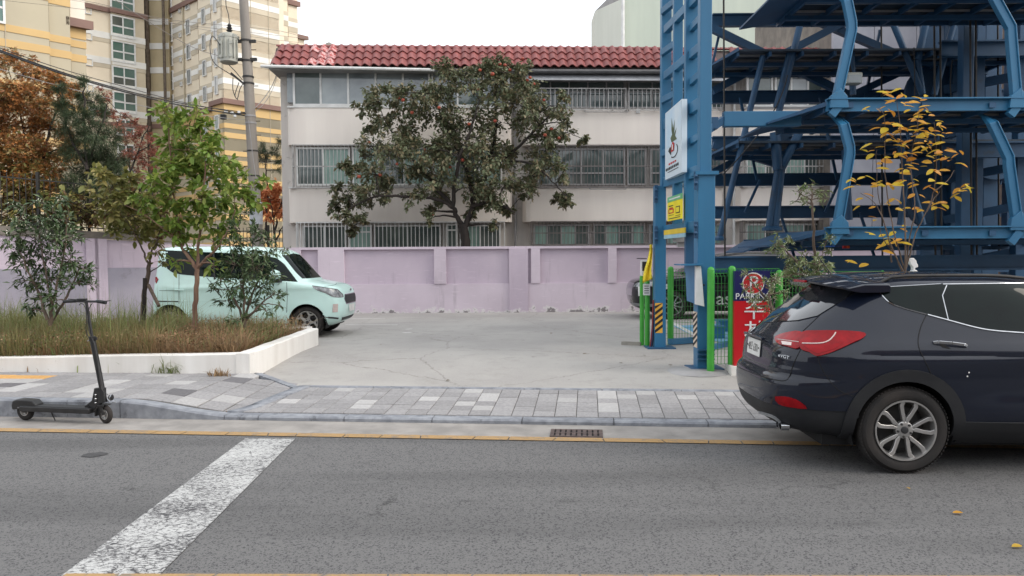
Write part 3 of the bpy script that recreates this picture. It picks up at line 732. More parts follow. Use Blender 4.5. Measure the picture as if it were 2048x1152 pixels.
g = MB(); g.lohi((xM + .002, 42, .5), (xR2, 52, zt2)); g.build('front_wall', M_PG2, bb, world=bb)
g = MB(); g.tube([(at(1247, 50, 41.8).x, 41.85, .5), (at(1246, 50, 41.8).x, 41.85, zt2)], .1, 8); g.build('downpipe', M_FRAME, bb, world=bb, smooth=True)
# grey block to the right, behind the parking tower
M_GP = pm('grey_panel', srgb(172, 172, 180), srgb(158, 158, 168), 1.5, .75)
gb = thing('grey_building', 'plain light grey panelled wall of the building behind the steel parking tower', 'building', (at(1664, 300, 25).x, 25, .5))
xs = [at(p, 300, 25).x for p in (1664, 1746, 1830, 1925)]
for i, (a, b) in enumerate(zip(xs, xs[1:] + [xs[-1] + 6])):
    zz = [.6, 4.2, 7.8, 11.4]
    for z0, z1 in zip(zz, zz[1:]):
        g = MB(); g.lohi((a + .01, 25, z0 + .01), (b - .01, 25.2, z1 - .01)); g.build('panel', M_GP, gb, world=gb)
g = MB(); g.lohi((xs[0], 25.16, .5), (xs[-1] + 6, 33, 11.4)); g.build('wall', M_GCONC, gb, world=gb)
M_BROWN = pm('brown_brick', srgb(110, 96, 88), srgb(92, 80, 74), 5, .85)
x = at(1925, 300, 22).x
br = thing('brown_building', 'dark brown brick building side at the far right behind parking tower', 'building', (x + 4, 22, .3))
g = MB(); g.lohi((x + 1.0, 21.5, .3), (x + 14, 24.6, 14)); g.build('wall', M_BROWN, br, world=br)

# ================================================================== TALL APARTMENT TOWERS
M_CREAM = pm('cream_wall', srgb(234, 221, 198), srgb(226, 212, 189), .25, .8)
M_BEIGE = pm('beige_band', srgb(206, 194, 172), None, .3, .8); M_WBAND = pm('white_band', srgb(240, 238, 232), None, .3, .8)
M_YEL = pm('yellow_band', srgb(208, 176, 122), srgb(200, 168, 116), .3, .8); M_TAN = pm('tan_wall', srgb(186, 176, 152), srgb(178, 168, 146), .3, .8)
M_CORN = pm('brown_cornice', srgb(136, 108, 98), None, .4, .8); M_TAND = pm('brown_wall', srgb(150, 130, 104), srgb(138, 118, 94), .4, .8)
AZ = R(43); D1 = Vector((math.sin(AZ), math.cos(AZ), 0)); D2 = Vector((-math.cos(AZ), math.sin(AZ), 0))
def onplan(px, O, D):
    r_ = ray(px, 300); t = (O.x * r_.y - O.y * r_.x) / (D.y * r_.x - D.x * r_.y); return O + D * t
def face(parent, a, b, bands, z0, z1, wallmat, nrm, depth=6):
    """one facade slab from plan point a to b with horizontal bands standing slightly proud"""
    a, b = Vector(a), Vector(b)
    g = MB(); g.prism([(a.x, a.y, z0), (b.x, b.y, z0), (b.x - nrm.x * depth, b.y - nrm.y * depth, z0), (a.x - nrm.x * depth, a.y - nrm.y * depth, z0)], (0, 0, z1 - z0))
    g.build('wall', wallmat, parent, world=parent)
    by = {}
    for za, zb, mat, pr in bands: by.setdefault(mat.name, (mat, []))[1].append((za, zb, pr))
    for mat, L_ in by.values():
        for za, zb, pr in L_:
            g = MB(); p = nrm * pr; e = (b - a).normalized() * (pr * .9)
            g.prism([(a.x + p.x - e.x, a.y + p.y - e.y, za), (b.x + p.x + e.x, b.y + p.y + e.y, za), (b.x - nrm.x * .1, b.y - nrm.y * .1, za), (a.x - nrm.x * .1, a.y - nrm.y * .1, za)], (0, 0, zb - za))
            g.build('band', mat, parent, world=parent)
def fwin(parent, p, D, nrm, w, h, z, cols=2, rows=2, gl=None, fr=None, fw=.1):
    """p: plan centre; window frame part with panes as sub-parts"""
    c = Vector((p.x, p.y, z)); rot = Matrix((D, -nrm, Vector((0, 0, 1)))).transposed()
    M = Matrix.Translation(c - Vector(parent.location)) @ rot.to_4x4(); g = MB()
    for x in (-w / 2 + fw / 2, w / 2 - fw / 2): g.box((x, -.03, 0), (fw, .16, h))
    for zz in (-h / 2 + fw / 2, h / 2 - fw / 2): g.box((0, -.03, zz), (w - 2 * fw, .16, fw))
    for i in range(1, cols): g.box((-w / 2 + w * i / cols, -.02, 0), (fw * .8, .12, h - 2 * fw))
    for j in range(1, rows): g.box((0, -.015, -h / 2 + h * j / rows), (w - 2 * fw, .1, fw))
    o = g.build('window', fr or M_FRAME, parent); o.matrix_local = M
    for i in range(cols):
        for j in range(rows):
            gg = MB(); gg.box((-w / 2 + w * (i + .5) / cols, -.01, -h / 2 + h * (j + .5) / rows), (w / cols - .02, .04, h / rows - .02))
            gg.build('pane', (gl or [M_GLASST])[rnd.randrange(len(gl or [1]))] if gl else M_GLASST, o)
    return o
M_GLASST = pm('green_glass', srgb(66, 104, 96), srgb(96, 118, 110), .5, .1, spec=.8)
M_GLASST2 = pm('dark_glass', srgb(92, 98, 92), srgb(70, 78, 76), .5, .1, spec=.8)
N1 = Vector((math.cos(AZ), -math.sin(AZ), 0))      # outward normal of faces running along D1 (seen from the left)
N2 = Vector((-math.sin(AZ), -math.cos(AZ), 0))     # outward normal of faces running along D2
FH = 2.8
def zfl(px, py, p): return zat(px, py, p.y)
# --- right wing
C = at(450, 300, 80); C.z = 0
rw = thing('apartment_tower', 'cream apartment tower corner with white bands and small windows behind the utility pole', 'building', (C.x, C.y, 0))
zc = zat(450, 204, 80)    # cornice level above the yellow base
def wing_bands(z_c, yel=True, top=44):
    B_ = [(z_c - .15, z_c + .35, M_CORN, .35)]
    k = 1; z = z_c + FH * .98
    for i in range(12):
        zz = z_c + 1.35 + FH * i
        if i in (4, 9): B_.append((zz + .2, zz + .75, M_CORN, .3)); continue
        B_ += [(zz, zz + .55, M_BEIGE, .04), (zz + .56, zz + 1.15, M_WBAND, .06), (zz + 1.16, zz + 1.6, M_BEIGE, .04)]
    z = z_c - .75; B_ += [(z - .35, z + .6, M_YEL, .05)]
    for i in range(9):
        z = z_c - 3.6 - i * 2.8; B_ += [(z, z + .55, M_YEL, .05), (z + 1.0, z + 1.5, M_YEL, .05)]
    return B_
def wingface(a, b, nrm, zc_, depth=6):
    g = MB(); face(rw, a, b, wing_bands(zc_), zc_, 48, M_CREAM, nrm, depth)
    face(rw, a, b, [], -1, zc_ - .001, M_TAN, nrm, depth)
segs = [(C, onplan(562, C, D1), 8)]
a = segs[0][1]; off = a - N1 * 1.4
wingface(C, a, N1, zc, .5)
p0 = onplan(563, a - N1 * 1.6, D1); p1 = onplan(580, p0, D1); wingface(p0, p1, N1, zc, 6)
p2 = onplan(581, p1 - N1 * 1.6, D1); p3 = onplan(599, p2, D1); wingface(p2, p3, N1, zc, 6)
p4 = onplan(600, p3 - N1 * 3, D1); p5 = onplan(612, p4, D1); face(rw, p4, p5, [(zat(606, 78, p4.y), zat(606, 70, p4.y), M_CORN, .4)], -1, zat(606, 72, p4.y), M_CREAM, N1)
# left faces of the wing, stepping back
q = C; corners = [450, 433, 412, 398, 343]
steps = [(450, 428, 0), (427, 402, 1.2), (401, 343, .6)]
cur = C
faces2 = []
for pa, pb, back in steps:
    st = onplan(pa, cur + D1 * back, D2) if back else cur
    en = onplan(pb, st, D2); wingface(en, st, N2, zc, 7); faces2.append((st, en)); cur = en
wing_w = [(437, 0, .55, 1.9, 0), (414, 1, .8, 1.7, 0), (383, 2, .95, 1.7, 0), (367, 2, .45, .5, 1.1), (349, 2, .5, 3.3, 0)]
for px, fi, w, h, dz in wing_w:
    st, en = faces2[fi]; p = onplan(px, st, D2) + N2 * .06
    for i in range(9):
        z = zc + .35 + FH * .55 + FH * i - (.5 if h < 1 else 0) + (.3 if h > 3 else 0)
        fwin(rw, p, -D2, N2, w, h if h < 3 else 2.3, z, 2 if w > .5 or h < 1 else 1, 1 if h < 3 else 2, [M_GLASST2, M_GLASST2], fw=.1)
p = onplan(374, faces2[2][0], D2) + N2 * .15
g = MB(); g.tube([(p.x, p.y, zc), (p.x, p.y, 48)], .09, 6); g.build('downpipe', M_TAN, rw, world=rw, smooth=True)
for px in (437, 414):
    st, en = faces2[0 if px == 437 else 1]; p = onplan(px, st, D2) + N2 * .06
    for i in range(4): fwin(rw, p, -D2, N2, .8, 1.5, zc - 1.9 - FH * i, 2, 1)
# wires' wall joints: vertical panel seams on the right face
for px in (506, 541):
    p = onplan(px, C, D1) + N1 * .07; g = MB(); g.box((p.x, p.y, 24), (.05, .05, 48)); g.build('seam', M_BEIGE, rw, world=rw)
# --- recess between the towers
md = thing('apartment_tower', 'cream apartment tower with one column of four-pane green windows and dark corner pipes', 'building', (at(230, 300, 88).x, 88, 0))
e3 = cur + D1 * 6
r0 = onplan(343, e3, D1); r1 = onplan(300, e3 + D2 * 3, D2)
mO = at(240, 300, 88); mO.z = 0
m0, m1 = onplan(171, mO, D1), onplan(292, mO, D1)
zcm = zat(285, 258, m1.y)
def mid_bands(z_c, i5=4):
    B_ = [(z_c - .1, z_c + .3, M_CORN, .3)]
    for i in range(12):
        zz = z_c + 1.1 + FH * i
        if i == i5: B_.append((zz + .1, zz + .6, M_CORN, .3)); continue
        B_ += [(zz, zz + .7, M_WBAND, .06), (zz - .45, zz - .01, M_BEIGE, .04)]
    return B_
ma = onplan(227, mO, D1)
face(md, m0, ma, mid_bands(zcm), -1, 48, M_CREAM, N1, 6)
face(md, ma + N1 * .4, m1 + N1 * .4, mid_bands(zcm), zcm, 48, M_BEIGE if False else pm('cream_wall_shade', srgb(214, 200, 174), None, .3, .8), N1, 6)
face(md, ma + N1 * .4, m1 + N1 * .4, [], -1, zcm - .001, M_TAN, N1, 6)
for i in range(-3, 9):
    z = zat(250, 208, (ma + m1).y / 2) + FH * i; p = onplan(249, mO, D1) + N1 * .42
    if i >= 0: fwin(md, p, D1, N1, 2.6, 2.35, z, 2, 2, [M_GLASST, M_GLASST, M_GLASST2], fw=.16)
    else: fwin(md, p, D1, N1, 1.9, 1.9, z, 2, 2, [M_GLASST, M_GLASST2], fw=.16)
for i in range(0, 9):
    p = onplan(183, mO, D1) + N1 * .05; fwin(md, p, D1, N1, .7, .8, zat(183, 198, p.y) + FH * (i - 1) + 1.2, 1, 1, [M_CREAM], fw=.1)
# recess walls and dark pipes
sA = onplan(293, m1 + N1 * -2, D1); sB = onplan(312, sA, D1)
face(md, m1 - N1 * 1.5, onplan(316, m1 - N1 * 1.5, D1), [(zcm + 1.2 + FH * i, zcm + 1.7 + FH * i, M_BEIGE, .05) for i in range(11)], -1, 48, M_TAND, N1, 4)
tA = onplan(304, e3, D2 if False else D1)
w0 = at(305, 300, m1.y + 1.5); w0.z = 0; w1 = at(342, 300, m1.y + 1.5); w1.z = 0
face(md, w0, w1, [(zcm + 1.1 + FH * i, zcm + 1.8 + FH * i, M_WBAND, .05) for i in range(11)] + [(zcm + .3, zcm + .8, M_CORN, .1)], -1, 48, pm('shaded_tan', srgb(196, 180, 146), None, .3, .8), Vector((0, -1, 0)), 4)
for px, w in ((299, .55), (333, .35)):
    p = at(px, 300, m1.y + 1.0); g = MB(); g.tube([(p.x, p.y, zcm - .2 if px > 310 else -1), (p.x, p.y, 48)], w * .5, 8); g.build('corner_pipe', pm('pipe_brown', srgb(84, 72, 62), srgb(110, 98, 84), 3, .7), md, world=md, smooth=True)
# --- left block with yellow bands
yb = thing('apartment_tower', 'tan apartment block with broad yellow bands at the left edge of view', 'building', (at(60, 300, 58).x, 58, 0))
yO = at(60, 300, 58); yO.z = 0
def ybands(c, top=40):
    """levels measured at pixel column c of this block: list of (pyTop, pyBottom)"""
    return c
def yface(px0, px1, back, top_px=None, corn=None):
    O = yO - N1 * back; a, b = onplan(px0, O, D1), onplan(px1, O, D1); pc = (px0 + px1) / 2; m = onplan(pc, O, D1)
    def z(py, ref): r_ = onplan(ref, O, D1); return zat(ref, py, r_.y)
    B_ = []
    base = zat(50, 54, onplan(50, yO, D1).y)
    H = zat(50, 54, onplan(50, yO, D1).y) - zat(50, 86, onplan(50, yO, D1).y)
    for k in range(-4, 12):
        z0 = base + H * 3.4 * (-k)
        B_ += [(z0 - H * .45, z0, M_YEL, .05), (z0 - H * 1.4, z0 - H * .92, M_YEL, .05)]
    t = 44
    if corn is not None:
        t = corn; B_ = [q_ for q_ in B_ if q_[1] < t]; B_.append((t - .1, t + .55, M_CORN, .5)); B_.append((t - .9, t - .11, M_YEL, .05))
    face(yb, a, b, B_, -1, t, M_TAN, N1, 5)
    if corn is not None: face(yb, a + N1 * .05, b + N1 * .05, [], t + .55, 44, pm('warm_white_wall', srgb(240, 230, 214), None, .3, .8), N1, 5)
    for px in (px0 + (px1 - px0) * .47,):
        p = onplan(px, O, D1) + N1 * .06; g = MB(); g.box((p.x, p.y, 20), (.04, .04, 42)); 
        if px1 - px0 > 60: g.build('seam', M_BEIGE, yb, world=yb)
yface(-60, 105, 0); yface(105.5, 147, .5)
O3 = yO - N1 * 1.0
yface(147.5, 177, 1.0, corn=zat(160, 54, onplan(160, O3, D1).y))
p = onplan(-4, yO, D1) + N1 * .07; fwin(yb, p, D1, N1, 1.4, 2.3, zat(0, 12, p.y), 2, 2, [M_GLASST], fw=.16)
def spline_(pts): return [tuple((1 - t) ** 2 * a + 2 * t * (1 - t) * b + t * t * c for a, b, c in zip(*pts)) for t in [i / 12 for i in range(13)]]
# ================================================================== STEEL PARKING TOWER
M_BLUE = pm('tower_blue', srgb(48, 112, 150), srgb(42, 98, 134), 1.5, 0.42, 0.05, 60, streak=True, dirt=(srgb(70, 84, 92), 5, 0.64))
M_BLUED = pm('tower_blue_shaded', srgb(37, 82, 118), srgb(30, 68, 100), 1.5, 0.5, 0.05, 60, dirt=(srgb(40, 56, 72), 2.2, 0.6))  # darker copy of the tower blue; shade of the interior put into the colour
M_PALLET = pm('pallet_steel', srgb(50, 66, 80), srgb(30, 40, 52), 2.5, 0.55, 0.1, 30, metal=.2, dirt=(srgb(60, 50, 44), 3, .64))
tw = thing('parking_tower', 'blue steel rotary car parking tower with bent hanger arms, dark pallets and crossed braces', 'parking tower', (2.8, 11.3, .2))
T = lambda g, nm, mat, par=tw, sm=False, bev=0: g.build(nm, mat, par, smooth=sm, world=tw, bevel=bev)
def lerpX(Y): return 2.79 + (2.55 - 2.79) * (Y - 11.3) / 2.1
def post(nm, pxc, Y, w, dpt, z0, z1, mat=M_BLUE):
    x = at(pxc, 500, Y).x; g = MB(); g.lohi((x - w / 2, Y - dpt / 2, z0), (x + w / 2, Y + dpt / 2, z1)); return T(g, nm, mat, bev=.012)
zb0, zb1 = zlot(2.8, 11.3), zlot(2.55, 13.4)
zj = zat(1408, 345, 11.3)
post('column', 1408.5, 11.3, .25, .26, zb0, zj); post('column', 1408, 11.3, .17, .17, zj + .001, 9.5)
zj2 = zat(1320, 372, 13.4)
post('column', 1319, 13.4, .19, .2, zb1, zj2); post('column', 1331, 13.45, .17, .17, zj2 + .001, 9.5)
post('column', 1354.5, 12.75, .15, .12, 2.2, 9.5); post('column', 1381, 12.0, .2, .12, 2.2, 9.5)
g = MB(); p = at(1409, 345, 11.3); g.box((p.x, 11.3, zj - .02), (.33, .33, .05)); T(g, 'joint_plate', M_BLUE)
def xat(px, Y): return at(px, 500, Y).x
# ladder rungs
z = zat(1380, 470, 11.3)
rung = [zat(1400, y, 11.45) for y in (452, 340, 205, 92, -15, -120)]
for i, zz in enumerate(rung):
    h = .17 if i < 3 else .13
    g = MB(); g.bar((xat(1404, 11.45), 11.43, zz), (xat(1332, 13.3), 13.3, zz), .1, h); T(g, 'cross_member', M_BLUE, bev=.006)
for zz in [zat(1400, y, 11.45) for y in (272, 148, 36, -60)]:
    g = MB(); g.bar((xat(1402, 11.42), 11.42, zz), (xat(1381, 12.0), 11.95, zz), .08, .1); T(g, 'rung', M_BLUE)
    g = MB(); g.bar((xat(1352, 12.75), 12.8, zz), (xat(1326, 13.3), 13.36, zz), .08, .1); T(g, 'rung', M_BLUE)
# bolted lugs
for px, py, Y in ((1393, 352, 11.14), (1393, 366, 11.14), (1392, 452, 11.14), (1392, 466, 11.14), (1313, 380, 13.26), (1313, 396, 13.26), (1313, 462, 13.26), (1313, 478, 13.26)):
    p = at(px, py, Y); g = MB(); g.lathe([(.02, -.03), (.024, -.015), (.024, .01), (0.012, .02)], p, 'x', 8); T(g, 'bolt', M_BLUED)
for px, py, Y, h in ((1392, 361, 11.2, .26), (1392, 460, 11.2, .24), (1312, 388, 13.3, .3), (1312, 470, 13.3, .3)):
    p = at(px, py, Y); g = MB(); g.box(p, (.05, .06, h)); T(g, 'lug_plate', M_BLUED)
# drive post between, motor bracket
g = MB(); x = xat(1378, 12.1); g.lohi((x - .06, 12.04, zat(1380, 545, 12.1)), (x + .06, 12.16, 2.3)); T(g, 'guide_post', M_BLUED)
g = MB(); p = at(1362, 478, 12.6); g.box(p, (.22, .2, .1)); g.box(p - Vector((0, 0, .09)), (.12, .12, .08)); T(g, 'sensor_box', M_GREYF)
# base plates and hump of mortar
for px, py, Y in ((1408, 738, 11.3), (1319, 695, 13.4)):
    p = at(px, py, Y); zz = zlot(p.x, Y); g = MB(); g.lohi((p.x - .24, Y - .22, zz - .02), (p.x + .24, Y + .22, zz + .022)); T(g, 'base_plate', M_BLUED)
p = at(1408, 740, 11.2); g = MB(); g.lathe([(.48, -.02), (.42, .012), (.2, .03)], (p.x - .1, 11.15, zlot(p.x, 11.15)), n=14); tag(g.build('mortar_patch', M_GREYF, lot, smooth=True), None)
# foot brackets on near column
for k in range(3):
    p = at(1408, 700 + k * 9, 11.12); g = MB(); g.box((p.x + .03, 11.13, p.z), (.24, .08, .018)); T(g, 'stiffener', M_BLUED)
# hazard stripes
M_HY = pm('hazard_yellow', srgb(232, 176, 70), None, 4, .5); M_HW = pm('hazard_white', srgb(224, 206, 186), None, 4, .5)
def stripes(pA, pB, z0, z1, n, m1, parent, dy, face_n):
    A, B = Vector(pA), Vector(pB); g = MB(); g.add([(A.x, A.y, z0), (B.x, B.y, z0), (B.x, B.y, z1), (A.x, A.y, z1)], [(0, 1, 2, 3)]); T(g, 'hazard_sheet', m1)
    h = (z1 - z0) / n; s_ = face_n * .003
    for i in range(n):
        zz = z0 + h * i; g = MB(); k = h * .5; up = dy
        a, b = zz, min(z1, zz + up)
        q = [(A.x, A.y, a), (B.x, B.y, min(z1, a + up)), (B.x, B.y, min(z1, a + up + k)), (A.x, A.y, min(z1, a + k))]
        g.add([Vector(v) + s_ for v in q], [(0, 1, 2, 3)]); T(g, 'hazard_stripe', M_BLACK)
x = xat(1319, 13.4); za, zb_ = zat(1312, 666, 13.3), zat(1312, 606, 13.3)
stripes((x - .095, 13.297, 0), (x + .035, 13.297, 0), za, zb_, 5, M_HY, tw, .1, Vector((0, -1, 0)))
x = xat(1408.5, 11.3) - .128; stripes((x, 11.42, 0), (x, 11.18, 0), zat(1391, 696, 11.2), zat(1391, 624, 11.2), 6, M_HW, tw, .1, Vector((-1, 0, 0)))
# sign panel with plant emblem
def frp(px, Y0=11.4): return None
sg = thing('tower_sign', 'tall white company signboard with plant emblem fixed to the blue ladder frame', 'sign', at(1346, 350, 12.4))
def sp_(u, v):
    """u 0..1 from far edge to near edge, v 0..1 from bottom to top, on the outer side of the ladder frame"""
    y = 13.05 + (11.85 - 13.05) * u; xx = xat(1330, 13.05) + (xat(1363, 11.85) - xat(1330, 13.05)) * u
    z0_ = zat(1345, 352, 12.4) ; z1_ = zat(1345, 212, 12.4); return Vector((xx, y, z0_ + (z1_ - z0_) * v))
a, b = sp_(0, 0), sp_(1, 0); dd = (b - a).normalized(); nn = Vector((dd.y, -dd.x, 0))
g = MB(); hgt = sp_(0, 1).z - a.z; g.prism([a, b, b - nn * .08, a - nn * .08], (0, 0, hgt)); g.build('board', pm('sign_white', srgb(214, 226, 234), srgb(206, 220, 230), 1, .35), sg, world=sg)
def flat(nm, uv, mat, lift=.004):
    P_ = [sp_(u, v) + nn * lift for u, v in uv]; g = MB(); g.add(P_, [tuple(range(len(P_)))]); return g.build(nm, mat, sg, world=sg, fix=False)
flat('sky_print', [(.02, .45), (.98, .45), (.98, .98), (.02, .98)], pm('print_skyblue', srgb(190, 214, 232), srgb(214, 226, 234), 2, .4), .002)
M_LF = pm('print_olive', srgb(92, 104, 74), srgb(70, 84, 60), 9, .5)
for tip, wdt, m_ in (((.42, .86), .05, M_LF), ((.60, .80), .05, M_LF), ((.72, .66), .05, M_LF), ((.50, .70), .05, M_LF)):
    bx, by = .5, .52; dx, dy = tip[0] - bx, tip[1] - by; l = math.hypot(dx, dy); px_, py_ = -dy / l * wdt, dx / l * wdt * .5
    flat('leaf_print', [(bx, by), (bx + dx * .5 + px_, by + dy * .5 + py_), tip, (bx + dx * .5 - px_, by + dy * .5 - py_)], m_)
flat('leaf_print', [(.42, .5), (.36, .57), (.5, .62), (.64, .56), (.74, .5), (.6, .5)], M_LF, .006)
flat('red_print', [(.40, .36), (.56, .36), (.6, .46), (.5, .5), (.42, .46)], M_RED, .008)
flat('white_print', [(.47, .38), (.53, .38), (.53, .46), (.47, .46)], M_PWHITE, .011)
flat('black_print', [(.22, .40), (.34, .34), (.40, .32), (.38, .44), (.30, .44)], M_BLACK, .006)
for k in range(13):
    t0, t1 = -2.3 + k * .24, -2.3 + (k + 1) * .24
    f_ = lambda t, r_: (.56 + .24 * r_ * math.cos(t), .36 + .10 * r_ * math.sin(t))
    flat('ring_print', [f_(t0, 1), f_(t1, 1), f_(t1, .84), f_(t0, .84)], M_BLACK, .005)
for k in range(4): flat('text_stroke', [(.24 + k * .12, .19), (.33 + k * .12, .19), (.33 + k * .12, .215), (.24 + k * .12, .215)], M_RED)
for k in range(8): flat('text_stroke', [(.06 + k * .1, .12), (.13 + k * .1, .12), (.13 + k * .1, .16), (.06 + k * .1, .16)], M_BLACK)
flat('text_stroke', [(.18, .085), (.82, .085), (.82, .095), (.18, .095)], M_BLACK)
# yellow instruction board
M_YS = pm('sign_yellow', srgb(238, 222, 40), srgb(226, 206, 40), 3, .4); M_GS = pm('sign_green', srgb(112, 184, 132), None, 3, .4)
def board(nm, pxa, pya0, pya1, pxb, Ya, Yb, root, mat, th=.02, lift=.0):
    a, b = at(pxa, pya0, Ya), at(pxb, pya0, Yb); z0_, z1_ = zat((pxa + pxb) / 2, pya1, (Ya + Yb) / 2), zat((pxa + pxb) / 2, pya0, (Ya + Yb) / 2)
    d_ = Vector((b.x - a.x, b.y - a.y, 0)).normalized(); n_ = Vector((d_.y, -d_.x, 0)); a = Vector((a.x, a.y, z0_)) + n_ * lift; b = Vector((b.x, b.y, z0_)) + n_ * lift
    g = MB(); g.prism([a, b, b - n_ * th, a - n_ * th], (0, 0, z1_ - z0_)); return g.build(nm, mat, root, world=root)
ys = thing('instruction_sign', 'yellow instruction board with green header and car diagrams on the blue frame', 'sign', at(1349, 440, 12.4))
board('board', 1335, 402, 440, 1363, 12.85, 11.9, ys, M_YS); board('header', 1335, 391, 401.5, 1363, 12.85, 11.9, ys, M_GS)
for pa, pb, t, bt, m_ in ((1338, 1347, 411, 413, M_BLACK), (1337.5, 1348, 418, 427, M_RED), (1339, 1346.5, 415, 418.5, M_RED), (1339.5, 1346, 420, 425, M_YS), (1352, 1360, 412, 426, M_BLACK), (1353, 1359, 414, 424, M_YS), (1338, 1348, 430, 431, M_BLACK), (1351, 1361, 430, 431, M_BLACK), (1338, 1360, 435, 436.5, M_BLACK), (1339, 1360, 395, 397.5, M_PWHITE)):
    board('diagram_print', pa, t, bt, pb, 12.85 - (pa - 1335) / 28 * .95, 12.85 - (pb - 1335) / 28 * .95, ys, m_, .004, .005 + (.004 if m_ is M_YS else 0))
board('strip', 1330, 458, 468, 1372, 13.0, 11.75, ys, pm('strip_yellow', srgb(220, 190, 50), None, 4, .5), .02, .02)
for k in range(9): board('strip_print', 1334 + k * 4, 461.5, 464.5, 1336.6 + k * 4, 12.9 - k * .12, 12.82 - k * .12, ys, M_BLACK, .003, .024)
board('strip', 1330, 468.3, 476, 1372, 13.0, 11.75, ys, pm('strip_pale', srgb(150, 190, 205), None, 4, .5), .02, .02)

# ---- main beams along the width, rear frame
def hb(pya, Y, h, mat=M_BLUED, px0=1424, px1=2300, w=.16, nm='beam', pyb=None):
    a, b = at(px0, pya, Y), at(px1, pya if pyb is None else pyb, Y); b.z = a.z if pyb is None else b.z
    g = MB(); g.ibeam((a.x, Y, a.z), (b.x, Y, b.z), w, h, .03); return T(g, nm, mat)
BY = 17.2
for y in (41, 195, 360, 425): hb(y, BY, .27)
hb(533, 16.5, .3); hb(-110, BY, .27); hb(283, BY + .6, .22)
hb(528, 13.2, .26, M_BLUED)
def dbar(pa, pb, Ya, Yb, w, mat=M_BLUED, nm='brace', tube=False, par=tw):
    a, b = at(*pa, Ya), at(*pb, Yb); g = MB()
    if tube: g.tube([a, b], w / 2, 10); return T(g, nm, mat, par, True)
    g.bar(a, b, w, w); return T(g, nm, mat, par)
# crossed braces of the rear plane
bk_ = 0
for pa, pb in (((1420, 55), (1700, 192)), ((1425, 182), (1690, 44)), ((1700, 192), (2010, 48)), ((1640, 44), (1985, 192)), ((1425, 345), (1600, 255)), ((1425, 290), (1560, 330)), ((1880, 180), (2060, 60)), ((1900, 250), (2080, 420)), ((1890, 430), (2060, 300))):
    bk_ = (bk_ + 1) % 3; dbar(pa, pb, BY - .25 - .17 * bk_, BY - .25 - .17 * bk_, .15)
# leaning rear columns (tubes) and hangers
for pa, pb, w in (((1526, 112), (1438, 480), .12), ((1612, 0), (1560, 215), .13), ((1560, 215), (1550, 260), .13), ((1580, 100), (1552, 215), .11), ((1600, 262), (1563, 335), .17), ((1563, 335), (1550, 455), .15), ((1550, 265), (1556, 340), .2), ((1556, 340), (1538, 455), .14), ((1775, 20), (1845, 188), .12), ((1862, 5), (1835, 120), .14), ((1835, 120), (1845, 188), .12), ((1700, 20), (1706, 190), .12), ((1910, 40), (1868, 190), .12), ((1690, 300), (1698, 440), .14), ((1800, 290), (1845, 450), .14), ((1820, 300), (1800, 450), .12)):
    dbar(pa, pb, 15.2, 15.2, w, M_BLUED, 'hanger_tube', True)
for px in (1438, 1550, 1538):
    p = at(px, 458 if px > 1500 else 478, 15.2); g = MB(); g.lathe([(.14, -.03), (.14, .02), (.06, .06)], p, n=10); T(g, 'hanger_foot', M_BLUED)
# horizontal arm with clevis at the left
a, b = at(1446, 239, 12.6), at(1600, 238, 12.6)
g = MB(); g.bar(a, (b.x, b.y, a.z), .14, .24); T(g, 'guide_arm', M_BLUE, bev=.01)
g = MB(); q = at(1418, 258, 12.2); g.bar(q, at(1446, 240, 12.6), .07, .12); g.box(at(1428, 247, 12.3), (.1, .14, .18)); T(g, 'clevis', M_BLUED)
for i_ in range(16):
    xa_ = 1440 + i_ * 40; la, lb_ = (60, 195, 360, 425)[i_ % 4], (195, 360, 425, 530)[i_ % 4]
    dbar((xa_, la), (xa_ + (34 if i_ % 2 else -30), lb_), BY - .2 - .05 * (i_ % 3), BY - .2 - .05 * (i_ % 3), .05, M_BLUED, 'lattice_bar')
for px, Y_ in ((1447, 14.9), (1762, 15.8), (1868, 14.4), (1880, 14.4), (1940, 13.9), (1951, 13.9), (1995, 15.6)):
    dbar((px, -60), (px + 3, 535), Y_, Y_, .035, M_DARKMETAL, 'drive_chain', True)
for pts_ in (((1575, 150), (1560, 235), (1445, 350)), ((1828, 95), (1832, 185), (1826, 300)), ((1905, 120), (1890, 210), (1930, 280))):
    g = MB(); g.tube([at(a, b, 14.7) for a, b in spline_(pts_)], .012, 5); T(g, 'cable', M_BLACKP, tw, True)
for px, py in ((1700, 186), (1850, 186), (1985, 186), (1700, 442), (1850, 442), (1985, 442)):
    g = MB(); g.box(at(px, py + 24, 11.97), (.10, .02, .08)); T(g, 'rail_plate', M_BLUED)
